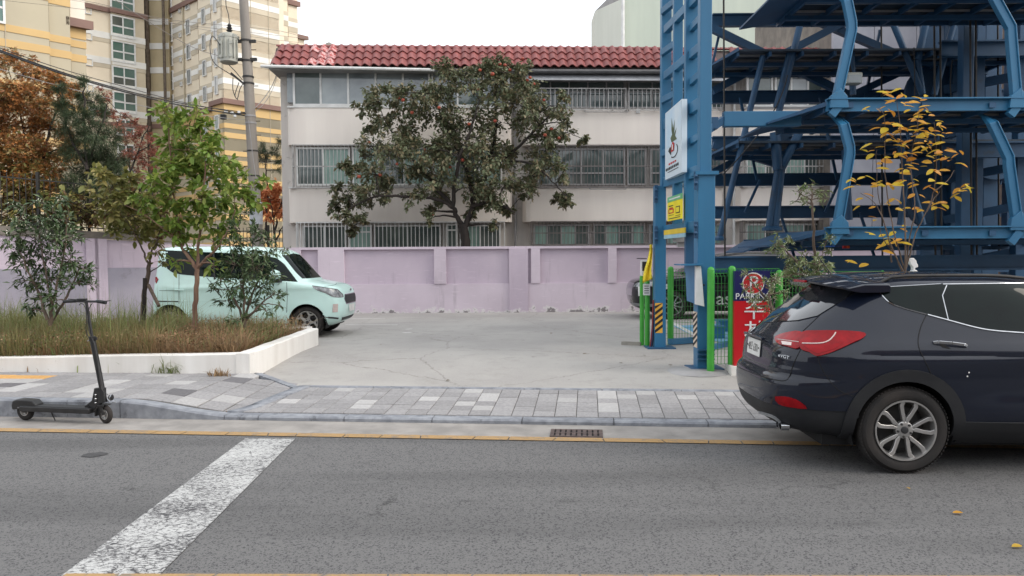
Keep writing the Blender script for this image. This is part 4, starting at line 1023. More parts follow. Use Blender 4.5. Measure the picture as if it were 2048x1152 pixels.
# ---- pallets
def pallet(name_px, Y0, Y1, z, x0, x1, taper, front=True):
    """one car pallet: plate, rails, ribs underneath, tapered lead-in plate at its left end"""
    par = sub('pallet', tw); par.parent = tw; par.matrix_parent_inverse = Matrix.Identity(4); o0 = Vector(tw.location)
    def B(g, nm, mat, sm=False): o = g.build(nm, mat, par, smooth=sm); o.location = -o0; return o
    g = MB(); g.lohi((x0, Y0 + .05, z - .04), (x1, Y1 - .05, z)); B(g, 'deck', M_PALLET)
    if front:
        g = MB(); g.lohi((x0, Y0, z - .12), (x1, Y0 + .045, z + .05)); g.lohi((x0, Y0 - .08, z + .05), (x1, Y0 + .06, z + .07)); B(g, 'front_rail', M_BLUE)
    g = MB(); g.lohi((x0, Y1 - .045, z - .1), (x1, Y1, z + .06)); B(g, 'back_rail', M_BLUED)
    g = MB(); g.add([(x0, Y0, z + .03), (x0, Y1, z + .03), (x0 - taper, Y1 - .25, z - .20), (x0 - taper, Y0 + .45, z - .20), (x0, Y0, z - .04), (x0, Y1, z - .04), (x0 - taper, Y1 - .25, z - .23), (x0 - taper, Y0 + .45, z - .23)], [(0, 1, 2, 3), (7, 6, 5, 4), (0, 3, 7, 4), (3, 2, 6, 7), (2, 1, 5, 6)]); B(g, 'lead_in_plate', M_BLUED)
    g = MB(); n_ = int((x1 - x0) / .62)
    for i in range(n_ + 1): x = x0 + (x1 - x0) * i / n_; g.lohi((x - .025, Y0 + .06, z - .13), (x + .025, Y1 - .06, z - .041))
    B(g, 'ribs', M_BLUED)
    g = MB()
    for k_ in range(5): y = Y0 + .3 + (Y1 - Y0 - .6) * k_ / 4; g.lohi((x0, y - .012, z - .075), (x1, y + .012, z - .041))
    B(g, 'deck_corrugation', M_GREYF)
    g = MB()
    for f_ in (.3, .7): y = Y0 + (Y1 - Y0) * f_; g.lohi((x0 - .1, y - .05, z - .2), (x1, y + .05, z - .131))
    B(g, 'bearers', M_BLUED)
PF = [(12.0, 14.3), (15.0, 17.0)]
XF0, XF1 = xat(1650, 12), xat(1650, 12) + 5.0
for y in (207, 463, -50): pallet(0, 12.0, 14.3, zat(1650, y, 12), XF0, XF1, .75)
zt_ = zat(1650, -50, 12); dz_ = zat(1650, 207, 12) - zat(1650, 463, 12); pallet(0, 12.0, 14.3, zt_ + dz_, XF0, XF1, .75)
XB0 = xat(1470, 15.2)
for y in (302, 118): pallet(0, 15.0, 17.0, zat(1650, y - 22, 15.0), XB0, XB0 + 5.6, .45, False)
pallet(0, 15.0, 17.0, zat(1650, 96, 15) + 1.95, XB0, XB0 + 5.6, .45, False)
pallet(0, 15.0, 17.0, zat(1650, 480, 15), XB0 + .7, XB0 + 5.6, .45, False)
# mesh-like decks seen from below at the top
zc_ = zat(1650, 10, 15.0)
# bent hanger arms (light blue), four visible at the front plus their rear twins
def arm(px0, y0, bend, foot, Y, mat=M_BLUE, w=.11):
    P_ = [at(px0 - 46, y0 - 14, Y + 1.0), at(px0 - 16, y0 - 2, Y + .35), at(px0, y0 + 14, Y), at(bend[0] - 1, bend[1] - 6, Y), at(bend[0] - .5, bend[1] + 8, Y), at(*foot, Y)]
    g = MB()
    def ribbon(o0, o1, d0, d1):
        vs = []; n_ = len(P_)
        for i, p in enumerate(P_):
            d_ = (P_[min(i + 1, n_ - 1)] - P_[max(i - 1, 0)]); d_.y = 0; d_ = d_.normalized(); nn_ = Vector((-d_.z, 0, d_.x))
            if nn_.x < 0: nn_ = -nn_
            for oo, dd_ in ((o0, d0), (o1, d0), (o1, d1), (o0, d1)): vs.append(p + nn_ * oo + Vector((0, dd_, 0)))
        g.add(vs, [(4 * i + j, 4 * i + (j + 1) % 4, 4 * i + 4 + (j + 1) % 4, 4 * i + 4 + j) for i in range(n_ - 1) for j in range(4)] + [(0, 1, 2, 3), tuple(4 * n_ - 4 + j for j in (3, 2, 1, 0))])
    ribbon(-w / 2, w / 2, -.05, .05); ribbon(w / 2 + .001, w / 2 + .02, -.072, .072)
    T(g, 'hanger_arm', mat, bev=.006)
    p = P_[-1]; g = MB(); g.prism([p + Vector((-.12, -.07, -.16)), p + Vector((.17, -.07, -.16)), p + Vector((.15, -.07, .02)), p + Vector((.04, -.07, .14)), p + Vector((-.10, -.07, .02))], (0, .09, 0)); T(g, 'hanger_foot', M_BLUE, bev=.006)
arm(1685, 235, (1698, 300), (1674, 448), 12.0); arm(1692, -12, (1702, 52), (1672, 196), 12.0)
arm(1982, 232, (2016, 322), (2031, 440), 12.0); arm(1985, -20, (2020, 62), (2030, 196), 12.0)
for px, py in ((1674, 205), (1674, 460), (2031, 205), (2031, 460)):
    g = MB(); a = at(px - 12, py + 26, 12.0); b = at(px + 6, py + 2, 12.0); g.bar(a, b, .1, .12); T(g, 'hook', M_BLUE)
# right-hand machinery: chain guides, columns
for px, Y, w, m_ in ((1925, 14.6, .2, M_BLUED), (1950, 15.4, .16, M_BLUED), (1905, 16.2, .22, M_BLUED), (1975, 16.5, .35, M_BLUED), (2040, 15.2, .3, M_BLUED), (2075, 13.8, .3, M_BLUED), (1888, 17.0, .25, M_BLUED), (2015, 16.8, .18, M_BLUED), (1858, 18.2, .5, M_BLUED)):
    post('column', px, Y, w, .2, .25, 9.5, m_)
for y in (80, 150, 240, 330, 410, 500):
    dbar((1888, y + 30), (2100, y - 10), 16.0, 15.0, .16, M_BLUED, 'chain_guide')
for y in (98, 300): hb(y, 14.9, .3, M_BLUED, 1880, 2300)
for k in range(3):
    c = at((1868, 1868, 1990)[k], (190, 400, 300)[k], 16.3); g = MB(); g.lathe([(.62, -.04), (.62, .04), (.5, .05), (.5, -.05)], c, 'y', 26); T(g, 'chain_wheel', M_BLUED, tw, True)
g = MB(); c = at(1895, 330, 15.6); g.prism([c + Vector((-.9, 0, -.3)), c + Vector((.4, 0, .1)), c + Vector((.4, 0, .35)), c + Vector((-.9, 0, .05))], (0, .12, 0)); T(g, 'gusset_plate', M_BLUED)
# flood light on the tower
fl_ = thing('flood_light', 'small pale box flood light mounted on the parking tower above the first pallet', 'lamp', at(1704, 160, 14))
p = at(1704, 158, 14); g = MB(); g.box(p, (.3, .2, .2)); g.build('housing', M_PG, fl_, world=fl_, bevel=.02); g = MB(); g.box(p + Vector((0, -.11, -.02)), (.24, .02, .14)); g.build('glass', M_GLASSB, fl_, world=fl_); g = MB(); g.bar(p + Vector((0, .05, .1)), p + Vector((0, .3, .5)), .05); g.build('bracket', M_DARKMETAL, fl_, world=fl_)
# floor level rails, blue loading deck with red and orange reflector
M_BRB = pm('bright_blue', srgb(36, 96, 176), srgb(30, 84, 160), 3, .4)
g = MB(); a, b = at(1670, 489, 14.5), at(1775, 476, 14.5); g.prism([a + Vector((0, 0, -.04)), b + Vector((0, 0, -.04)), b + Vector((0, 0, .05)), a + Vector((0, 0, .05))], (0, .9, 0)); T(g, 'deck_edge', M_BRB)
lt = thing('tail_lamp', 'red and orange reflector on the end of blue loading deck', 'lamp', at(1692, 492, 14.4))  # a plain coloured reflector, no light of its own
for px, m_ in ((1689, M_RED), (1695, pm('orange_lens', srgb(240, 96, 40), None, 4, .4))):
    g = MB(); g.box(at(px, 492, 14.4), (.055, .06, .085)); g.build('lens', m_, lt, world=lt)
g = MB(); p = at(1760, 527, 14.6); g.box(p, (.22, .1, .16)); tag(g.build('blue_cover', pm('cyan_sheet', srgb(60, 160, 200), None, 4, .5), tw, world=tw))
# floor channels inside the gate
g = MB(); a, b = onlot(1340, 690), onlot(1392, 686); g.bar(a + Vector((0, 0, .06)), b + Vector((.0, 0, .06)), .12, .1); T(g, 'floor_channel', M_BLUE)
for px, py, s_ in ((1452, 662, .34), (1432, 676, .26)):
    p = onlot(px, py); g = MB(); g.box((p.x, p.y, p.z + .1), (s_, s_, .2)); g.box((p.x, p.y, p.z + .22), (s_ * 1.2, s_ * 1.1, .04)); T(g, 'anchor_block', M_BLUE)
g = MB(); a, b = onlot(1420, 700), onlot(1462, 690); g.bar(a + Vector((0, 0, .04)), b + Vector((0, 0, .04)), .1, .08); T(g, 'floor_channel', M_BLUE)
# control box on near column
cb = thing('control_box', 'narrow white control cabinet with small canopy hung on the near blue column', 'cabinet', at(1397, 600, 11.05))
x = xat(1408.5, 11.3) - .13
z0_, z1_ = zat(1398, 608, 11.1), zat(1398, 532, 11.1)
g = MB(); g.prism([(x - .10, 11.40, z0_ + .03), (x - .03, 11.10, z0_), (x - .03, 11.10, z1_), (x - .12, 11.42, z1_)], (.06, .02, 0)); g.build('cabinet', pm('cabinet_blue', srgb(70, 120, 160), None, 4, .4), cb, world=cb)
g = MB(); g.prism([(x - .06, 11.0, z0_), (x + .06, 11.0, z0_ - .03), (x + .01, 11.0, z1_), (x - .06, 11.0, z1_)], (0, .08, 0)); g.build('door', M_PWHITE, cb, world=cb)
g = MB(); g.lohi((x - .28, 10.95, z1_ + .01), (x + .05, 11.45, z1_ + .03)); g.build('canopy', M_BLUE, cb, world=cb)
g = MB(); g.box((x + .05, 10.995, zat(1404, 570, 11)), (.02, .01, .025)); g.build('lock', M_CHROME, cb, world=cb)

# ================================================================== GREEN FENCE, SIGNS AND GATE EQUIPMENT
M_GRN = pm('green_steel', srgb(66, 160, 56), srgb(58, 148, 50), 4, .38); M_GRND = pm('green_wire', srgb(56, 140, 60), srgb(46, 120, 52), 4, .45)
def gpost(px, pyt, pyb, Y, r_, root):
    p = at(px, pyb, Y); zt_ = zat(px, pyt, Y); z0 = zlot(p.x, Y) - .02; g = MB()
    g.lathe([(r_, z0), (r_, zt_ - .05), (r_ * .85, zt_ - .02), (r_ * .4, zt_), (0.002, zt_ + .003)], (p.x, Y, 0), n=16); return g.build('post', M_GRN, root, smooth=40, world=root), Vector((p.x, Y, 0))
def wiremesh(a, b, z0, z1, root, mat=M_GRND, sx=.05, rows=(.0, .16, .5, .84, 1), r_=.0045):
    d_ = b - a; L_ = d_.length; k = int(L_ / sx); g = MB(); n_ = Vector((-d_.y, d_.x, 0)).normalized()
    for i in range(k + 1):
        c = a + d_ * (i / k); g.tube([(c.x, c.y, z0), (c.x, c.y, z1 - .12), (c.x + n_.x * .06, c.y + n_.y * .06, z1 - .06), (c.x, c.y, z1)], r_, 4, cap=False)
    nh = 12
    for i in range(nh + 1): z = z0 + (z1 - z0 - .1) * i / nh; g.tube([(a.x, a.y, z), (b.x, b.y, z)], r_ * .8, 4, cap=False)
    for z in (z1, z1 - .06): g.tube([(a.x, a.y, z), (b.x, b.y, z)], r_ * 1.4, 4, cap=False)
    g.build('wire_mesh', mat, root, world=root)
gf = thing('wire_fence', 'bright green wire mesh fence panel between two round posts beside the SUV rear', 'fence', (at(1430, 745, 11).x, 11, .2))
YA = 11.0
_, pa = gpost(1421, 534, 747, 10.95, .052, gf); _, pb = gpost(1463, 532, 738, 11.0, .054, gf)
wiremesh(pa, pb, .3, zat(1440, 538, 11), gf)
_, pc = gpost(1557, 540, 738, 11.1, .052, gf)
wiremesh(pb, pc, .3, zat(1440, 538, 11), gf)
pd_ = Vector((at(1765, 545, 11.25).x, 11.25, 0)); wiremesh(pc, pd_, .3, zat(1440, 545, 11), gf)
for t in (1.0,):
    c = pc.lerp(pd_, t); g = MB(); g.lathe([(.05, .2), (.05, zat(1440, 548, 11)), (.01, zat(1440, 548, 11) + .03)], (c.x, c.y, 0), n=12); g.build('post', M_GRN, gf, world=gf, smooth=40)
gf2 = thing('wire_fence', 'dark green wire mesh fence panel running back behind the near blue column', 'fence', (at(1340, 690, 13.6).x, 13.6, .2))
_, pe = gpost(1341, 533, 689, 13.9, .055, gf2)
_, pq = gpost(1404, 545, 686, 14.0, .05, gf2); wiremesh(pe, pq, .35, zat(1380, 538, 13.9), gf2)
wiremesh(pe + Vector((-.3, .1, 0)), pe, .35, zat(1380, 540, 13.9), gf2)
gp = thing('gate_post', 'slim green post left of far blue column, with grey key reader on top', 'post', at(1283, 686, 13.9))
gpost(1284, 548, 686, 13.8, .042, gp)
g = MB(); p = at(1288, 536, 13.65); g.box(p, (.12, .1, .28)); g.build('key_reader', M_PWHITE, gp, world=gp, bevel=.01); g = MB(); g.box(p + Vector((0, -.055, .03)), (.08, .01, .16)); g.build('display', M_BLACKP, gp, world=gp)
g = MB(); g.bar(p + Vector((-.12, 0, .17)), p + Vector((.04, 0, .165)), .1, .015); g.build('hood', M_BLACKP, gp, world=gp)
gp2 = thing('gate_post', 'second slim green post left of far blue column, carrying a small white notice', 'post', at(1294, 686, 14.1))
gpost(1294.5, 560, 690, 13.6, .045, gp2)
g = MB(); p = at(1293, 579, 13.5); g.box(p, (.12, .02, .2)); g.build('notice', M_PWHITE, gp2, world=gp2)
for k in range(4): g = MB(); g.box(p + Vector((0, -.012, .06 - k * .04)), (.08, .004, .012)); g.build('notice_print', M_BLACK, gp2, world=gp2)
# yellow cloth hanging
g = MB(); vs = []; n_, m_ = 14, 5
for i in range(n_ + 1):
    t = i / n_; y_ = 489 + 77 * t
    xl = 1299 - 13 * t + 2 * math.sin(t * 6); xr = 1303 + 2 * t + 1.5 * math.sin(t * 5 + 1)
    if t > .8: y_ -= 0
    for j in range(m_ + 1):
        u = j / m_; vs.append(at(xl + (xr - xl) * u, y_ - (8 * u * max(0, t - .75) * 4), 13.35 + .05 * math.sin(u * 9 + t * 4)))
g.add(vs, [(i * (m_ + 1) + j, i * (m_ + 1) + j + 1, (i + 1) * (m_ + 1) + j + 1, (i + 1) * (m_ + 1) + j) for i in range(n_) for j in range(m_)])
cl = g.build('yellow_banner', pm('yellow_cloth', srgb(238, 216, 60), srgb(222, 196, 50), 8, .8), smooth=True, fix=False); cl.modifiers.new('t', 'SOLIDIFY').thickness = .004
tag(cl, 'crumpled yellow cloth banner hanging on the left of the far blue column', 'banner')
# cables at the foot of the far column
cbn = thing('cable_bundle', 'red and blue cables rising beside the foot of the far column', 'cable', at(1303, 690, 13.5))
for k, c_ in enumerate(((.25, .03, .03), (.02, .04, .12), (.02, .02, .03))):
    g = MB(); g.tube([at(1300 + k * 2, 694 - k, 13.4), at(1302 + k * 2, 680, 13.4), at(1305 + k, 650, 13.38), at(1307, 600, 13.3)], .014, 6)
    g.build('cable', pm('cable_%s' % 'rbk'[k], c_, None, 9, .5), cbn, world=cbn, smooth=True)
g = MB(); p = onlot(1263, 690); g.box((p.x, p.y, p.z + .03), (.35, .1, .06), Matrix.Rotation(-.5, 3, 'Z')); tag(g.build('timber_block', pm('grey_timber', srgb(150, 146, 138), None, 8, .8)), 'short pale timber block lying on concrete left of the green posts', 'timber')
# parking sign
ps = thing('parking_sign', 'red and navy PARKING signboard standing behind the SUV rear and the flowering shrub', 'sign', at(1505, 740, 10.85))
YS = 10.85; x0, x1 = at(1469, 600, YS).x, at(1540, 600, YS).x; zt_, zm_, zb_ = zat(1500, 542, YS), zat(1500, 602, YS), zlot(x0, YS)
g = MB(); g.lohi((x0, YS, zm_ + .001), (x1, YS + .08, zt_)); g.build('header_panel', pm('navy_sheet', srgb(34, 36, 92), None, 3, .35), ps, world=ps)
g = MB(); g.lohi((x0, YS, zb_ + .12), (x1, YS + .08, zm_)); g.build('red_panel', pm('red_sheet', srgb(196, 28, 38), srgb(184, 24, 34), 2, .35), ps, world=ps)
c = at(1506.5, 567, YS); r_ = .155
for rr, m_, l_ in ((r_, M_PWHITE, .003), (r_ * .9, M_RED, .006)):
    g = MB(); g.lathe([(rr, 0), (rr, .003)], (c.x, YS - l_, c.z), 'y', 32); g.build('roundel', m_, ps, world=ps)
def stext(body, px, py, size, mat, Y, par, sx=1.0, nm='lettering', rz=0):
    p = at(px, py, Y); o = text(body, size, mat, par, p - Vector(par.location), (R(90), 0, rz), nm, .002, spx=sx); return o
M_WL = pm('white_letters', (.8, .8, .8), None, 9, .5)
stext('P', 1507, 567, .27, M_WL, YS - .012, ps); stext('PARKING', 1506.5, 593, .12, M_WL, YS - .006, ps)
for i, ch in enumerate('주차장'): stext(ch, 1508, 622 + i * 42, .3, M_WL, YS - .006, ps, 1.1)
g = MB(); g.lohi((x0 - .06, YS - .08, zb_ - .02), (x0 + .5, YS + .25, zb_ + .12)); g.build('concrete_foot', M_WHITE, ps, world=ps)
# text banner on the mesh fence
fb = thing('fence_lettering', 'large white letters fixed on the dark green mesh beside the black car', 'lettering', at(1440, 600, 11.12))
stext('·as', 1443, 598, .26, M_WL, 11.08, fb, 1.1); stext('EV', 1453, 613, .05, M_WL, 11.08, fb)
# drain grate in the gutter
dg = thing('drain_grate', 'brown rusty iron drain grate with two rows of slots set in gutter', 'grate', onz(1155, 866, .006))
M_RUST = pm('rusty_iron', srgb(96, 82, 78), srgb(70, 58, 56), 12, .8, .3, 80); M_HOLE = pm('drain_hole', (.004, .004, .004), None, 5, .9)
ca = onz(1153, 866.5, .008); sA_, qA_ = sinv(ca); L2, W2_ = .27, .165
g = MB()
def gb_(s0, s1, q0, q1, z0=.004, z1=.014):
    P_ = [sq(s0, q0), sq(s1, q0), sq(s1, q1), sq(s0, q1)]; g.prism([(p.x, p.y, z0) for p in P_], (0, 0, z1 - z0))
cq = qA_; cs = sA_
gb_(cs - L2, cs + L2, cq - W2_, cq - W2_ + .03); gb_(cs - L2, cs + L2, cq + W2_ - .03, cq + W2_); gb_(cs - L2, cs + L2, cq - .014, cq + .014)
n_ = 9
for row in ((-W2_ + .03, -.014), (.014, W2_ - .03)):
    for i in range(n_ + 1): s_ = cs - L2 + .02 + (2 * L2 - .04) * i / n_; gb_(s_ - .019, s_ + .019, cq + row[0], cq + row[1])
g.build('grating', M_RUST, dg, world=dg, fix=True)
g = MB(); P_ = [sq(cs - L2, cq - W2_), sq(cs + L2, cq - W2_), sq(cs + L2, cq + W2_), sq(cs - L2, cq + W2_)]; g.add([(p.x, p.y, .0055) for p in P_], [(0, 1, 2, 3)]); g.build('shaft', M_HOLE, dg, world=dg, fix=False)
# white bust on the fence line behind the SUV
wb = thing('white_ornament', 'small white bust-shaped garden ornament beside the yellow-leaved tree stems', 'ornament', at(1829, 546, 11.0))
P_ = [(1822, 545), (1836, 545), (1835, 541), (1830, 539), (1831, 536), (1837, 534), (1836, 529), (1834, 526), (1833, 521), (1828, 516), (1822, 516), (1819, 521), (1822, 529), (1826, 534), (1826, 540)]
g = MB(); g.prism([at(a, b, 11.0) for a, b in P_], (0, .07, 0)); g.build('bust', M_PWHITE, wb, world=wb, bevel=.008)
p = at(1829, 548, 11.03); g = MB(); g.lathe([(.07, -1.4), (.07, -.02), (.09, 0), (.09, .02)], p, n=14); g.build('pedestal', M_GREYF, wb, world=wb, smooth=30)
# ================================================================== VEHICLES
def paint(name, c, flake=0.0, rough=0.35, metal=0.35, coat=1.0):
    m, nt, b, out = newmat(name)
    n = tex(nt, scale=1.5, detail=6); cc = mix(nt, ramp(nt, n.outputs[0], .45, .75).outputs[0], c, tuple(x * .88 + .002 for x in c))
    nt.links.new(cc, b.inputs['Base Color'])
    n2 = tex(nt, scale=3, detail=8, rough=.7); rr = ramp(nt, n2.outputs[0], .4, .8, (rough,) * 3 + (1,), (rough + .15,) * 3 + (1,)); nt.links.new(rr.outputs[0], b.inputs['Roughness'])
    b.inputs['Specular IOR Level'].default_value = .15; b.inputs['Metallic'].default_value = metal; b.inputs['Coat Weight'].default_value = coat; b.inputs['Coat Roughness'].default_value = 0.04
    MATS[name] = m; return m
M_NAVY = paint('navy_paint', (0.0022, 0.0055, 0.0165), metal=.0, rough=.6, coat=.85); M_MINT = paint('mint_paint', srgb(204, 234, 228), metal=0.0, rough=.4, coat=.7); M_BLACKC = paint('black_paint', (0.008, 0.009, 0.012), metal=.3)
M_TINT = pm('tinted_glass', (0.004, 0.007, 0.007), (0.006, 0.012, 0.011), 3, 0.03, spec=0.2)
M_TINTR = pm('rear_glass', (0.012, 0.014, 0.019), (0.016, 0.018, 0.023), 2, 0.025, spec=.8, coat=.6)
M_CLAD = pm('dark_cladding', (0.010, 0.011, 0.014), (0.016, 0.017, 0.019), 7, 0.6, .1, 120)
M_LENS = pm('red_lens', (0.30, 0.004, 0.008), (0.20, 0.003, 0.006), 12, 0.08, spec=.25); M_LENSD = pm('dark_red_lens', (0.30, 0.008, 0.012), (0.20, 0.004, 0.008), 10, 0.15, spec=.2)
M_LENSW = pm('clear_lens', (0.62, 0.5, 0.46), (0.5, 0.42, 0.4), 30, 0.1, coat=1.0); M_SILV = pm('silver_plastic', (0.33, 0.34, 0.35), (0.27, 0.28, 0.29), 8, 0.4, metal=.5)
M_HEAD = pm('headlamp_glass', (0.35, 0.37, 0.38), (0.1, 0.1, 0.11), 14, 0.06, coat=1.0, spec=.8); M_PLATE = pm('plate_white', (0.72, 0.72, 0.70), (0.62, 0.62, 0.6), 9, 0.45); M_GAP = pm('panel_gap', (0.003, 0.003, 0.004), None, 9, 0.8)
M_TYREM = pm('tyre_rubber', (0.014, 0.013, 0.013), (0.034, 0.028, 0.025), 3.5, 0.85, .15, 90)

def crv(rows, sub_):
    """Catmull-Rom through the control rows"""
    out = []; n = len(rows)
    for i in range(n - 1):
        p0, p1, p2, p3 = rows[max(0, i - 1)], rows[i], rows[i + 1], rows[min(n - 1, i + 2)]
        for k in range(sub_):
            t = k / sub_; out.append([0.5 * ((2 * b) + (-a + c) * t + (2 * a - 5 * b + 4 * c - d) * t * t + (-a + 3 * b - 3 * c + d) * t ** 3) for a, b, c, d in zip(p0, p1, p2, p3)])
    out.append(list(rows[-1])); return out
def shell(rows, sub_=6, Lr=.62, Lf=.9, p=4.6, q=2.3, nc=16, nsd=90):
    """rows: (z, rear x, front x, half width). Returns verts, faces of a closed car shell (x forward, y left)"""
    rr = crv(rows, sub_); V = []; F = []; ring = 2 * (2 * nc + nsd)
    for z, xr, xf, w in rr:
        L = xf - xr; lr, lf = min(Lr, L * .3), min(Lf, L * .35); half = []
        for i in range(nc):
            a = (math.pi / 2) * (i / nc) ; half.append((xr + lr - lr * math.cos(a) ** (2 / q), w * math.sin(a) ** (2 / p)))
        for i in range(nsd): half.append((xr + lr + (L - lr - lf) * i / (nsd - 1), w))
        for i in range(nc):
            a = (math.pi / 2) * (1 - (i + 1) / nc); half.append((xf - lf + lf * math.cos(a) ** (2 / q), w * max(0, math.sin(a)) ** (2 / p)))
        # gentle plan bow of the side and nose taper
        h2 = []
        for x, y in half:
            t = (x - xr) / L; h2.append((x, y * (1 - .035 * (2 * t - 1) ** 2)))
        full = h2 + [(x, -y) for x, y in reversed(h2)]
        V += [(x, y, z) for x, y in full]
    R_ = len(h2) * 2
    for i in range(len(rr) - 1):
        for j in range(R_): j2 = (j + 1) % R_; F.append((i * R_ + j, (i + 1) * R_ + j, (i + 1) * R_ + j2, i * R_ + j2))
    n = len(V); zt_ = rr[-1][0]; top = [V[-R_ + j] for j in range(R_)]; cx = sum(t[0] for t in top) / R_
    V.append((cx, 0, zt_ + .004)); V.append((cx, 0, rr[0][0]))
    for j in range(R_): F.append((n, (len(rr) - 1) * R_ + (j + 1) % R_, (len(rr) - 1) * R_ + j)); F.append((n + 1, j, (j + 1) % R_))
    return V, F
class Car:
    def __init__(s, root, loc, rz, sc, V, F, mat, arches, half, name='body', deform=None):
        s.root = root; s.M = Matrix.Translation(Vector(loc)) @ Matrix.Rotation(rz, 4, 'Z') @ Matrix.Scale(sc, 4); s.I = s.M.inverted()
        if deform: V = [deform(*v) for v in V]
        me = bpy.data.meshes.new('tmp'); me.from_pydata(V, [], F); bm = bmesh.new(); bm.from_mesh(me)
        bmesh.ops.remove_doubles(bm, verts=bm.verts, dist=.0006); bmesh.ops.recalc_face_normals(bm, faces=bm.faces)
        s.bvh = BVHTree.FromBMesh(bm)
        dl = []
        for f in bm.faces:
            c = f.calc_center_median()
            for cx, cz, r_ in arches:
                if abs(c.y) > .45 and (c.x - cx) ** 2 + (c.z - cz) ** 2 < r_ * r_: dl.append(f); break
        bmesh.ops.delete(bm, geom=dl, context='FACES')
        bm.to_mesh(me); bm.free(); me.name = name; me.materials.append(mat); me.shade_smooth(); 
        try: me.set_sharp_from_angle(angle=R(35))
        except Exception: pass
        s.body = bpy.data.objects.new(name, me); COL.objects.link(s.body); s.body.parent = root
    def px(s, x, y):
        o = s.I @ CAM; d = (s.I.to_3x3() @ ray(x, y)).normalized(); return s.bvh.ray_cast(o, d)
    def side(s, x, z, sgn=-1): return s.bvh.ray_cast(Vector((x, sgn * 3, z)), Vector((0, -sgn, 0)))
    def end(s, y, z, front=False): return s.bvh.ray_cast(Vector((8 if front else -3, y, z)), Vector((-1 if front else 1, 0, 0)))
    def patch(s, nm, poly, mode, mat, off=.004, step=None, parent=None, sgn=-1, front=False, thick=.006, mirror=False, hole=None):
        f = {'px': lambda a, b: s.px(a, b), 'side': lambda a, b: s.side(a, b, sgn), 'end': lambda a, b: s.end(a, b, front)}[mode]
        step = step or (6 if mode == 'px' else .035); pts = []
        def ringpts(poly):
            out = []; n = len(poly)
            for i in range(n):
                a, b = Vector(poly[i]), Vector(poly[(i + 1) % n]); k = max(1, int((b - a).length / step))
                for j in range(k): out.append(a.lerp(b, j / k))
            return out
        bd = ringpts(poly); nb = len(bd); edges = [(i, (i + 1) % nb) for i in range(nb)]; pts = list(bd)
        if hole:
            hd = ringpts(hole); k0 = len(pts); pts += hd; edges += [(k0 + i, k0 + (i + 1) % len(hd)) for i in range(len(hd))]
        def inside(p, poly):
            c = False; n = len(poly)
            for i in range(n):
                a, b = poly[i], poly[(i + 1) % n]
                if (a[1] > p.y) != (b[1] > p.y) and p.x < (b[0] - a[0]) * (p.y - a[1]) / (b[1] - a[1]) + a[0]: c = not c
            return c
        xs = [p[0] for p in poly]; ys = [p[1] for p in poly]; y = min(ys) + step / 2
        while y < max(ys):
            x = min(xs) + step / 2
            while x < max(xs):
                q = Vector((x, y))
                if inside(q, poly) and not (hole and inside(q, hole)) and min((q - b).length for b in pts[:nb]) > step * .45: pts.append(q)
                x += step
            y += step
        r_ = delaunay_2d_cdt([Vector(p[:2]) for p in pts], edges, [], 1 if not hole else 0, 1e-5)
        vs2, _, fs = r_[0], r_[1], r_[2]; P_ = []; ok = []; Nn = []
        for v in vs2:
            h = f(v.x, v.y); ok.append(h[0] is not None); P_.append((h[0] + h[1] * off) if h[0] is not None else Vector()); Nn.append(h[1] if h[0] is not None else Vector((0, 0, 1)))
        FF = []
        for t in fs:
            if not all(ok[i] for i in t): continue
            cen = sum((vs2[i] for i in t), Vector((0, 0))) / len(t)
            if not inside(cen, poly) or (hole and inside(cen, hole)): continue
            nr = (P_[t[1]] - P_[t[0]]).cross(P_[t[2]] - P_[t[0]])
            if max((P_[t[i]] - P_[t[i - 1]]).length for i in range(3)) > .5: continue
            FF.append(tuple(t) if nr.dot(Nn[t[0]]) > 0 else tuple(reversed(t)))
        g = MB(); g.add(P_, FF); o = g.build(nm, mat, parent or s.root, smooth=True, fix=False)
        if thick: md_ = o.modifiers.new('t', 'SOLIDIFY'); md_.thickness = thick; md_.offset = -1 if off > 0 else 1; o.modifiers.new('e', 'EDGE_SPLIT').split_angle = R(45)
        if mirror: s.mir(o, parent)
        return o
    def mir(s, o, parent=None):
        me = o.data.copy(); co = np.empty(len(me.vertices) * 3); me.vertices.foreach_get('co', co); co[1::3] *= -1; me.vertices.foreach_set('co', co); me.flip_normals()
        q = bpy.data.objects.new(o.name.split('.')[0], me); COL.objects.link(q); q.parent = o.parent
        for m_ in o.modifiers:
            if m_.type == 'SOLIDIFY': k = q.modifiers.new('t', 'SOLIDIFY'); k.thickness = m_.thickness; k.offset = m_.offset; q.modifiers.new('e', 'EDGE_SPLIT').split_angle = R(45)
        return q
    def line(s, nm, poly, mode, mat, r_=.004, off=0.0, parent=None, mirror=False, sgn=-1, front=False, n=5, step=None):
        f = {'px': lambda a, b: s.px(a, b), 'side': lambda a, b: s.side(a, b, sgn), 'end': lambda a, b: s.end(a, b, front)}[mode]
        step = step or (5 if mode == 'px' else .03); P_ = []
        for a, b in zip(poly, poly[1:]):
            a, b = Vector(a), Vector(b); k = max(1, int((b - a).length / step))
            for j in range(k):
                h = f(*a.lerp(b, j / k))
                if h[0] is not None: P_.append(h[0] + h[1] * off)
        h = f(*poly[-1])
        if h[0] is not None: P_.append(h[0] + h[1] * off)
        if len(P_) < 2: return None
        g = MB(); g.tube(P_, r_, n); o = g.build(nm, mat, parent or s.root, smooth=True)
        if mirror: s.mir(o)
        return o
def circ(cx, cz, r_, a0=0, a1=360, n=40): return [(cx + r_ * math.cos(R(a0 + (a1 - a0) * i / n)), cz + r_ * math.sin(R(a0 + (a1 - a0) * i / n))) for i in range(n + 1)]
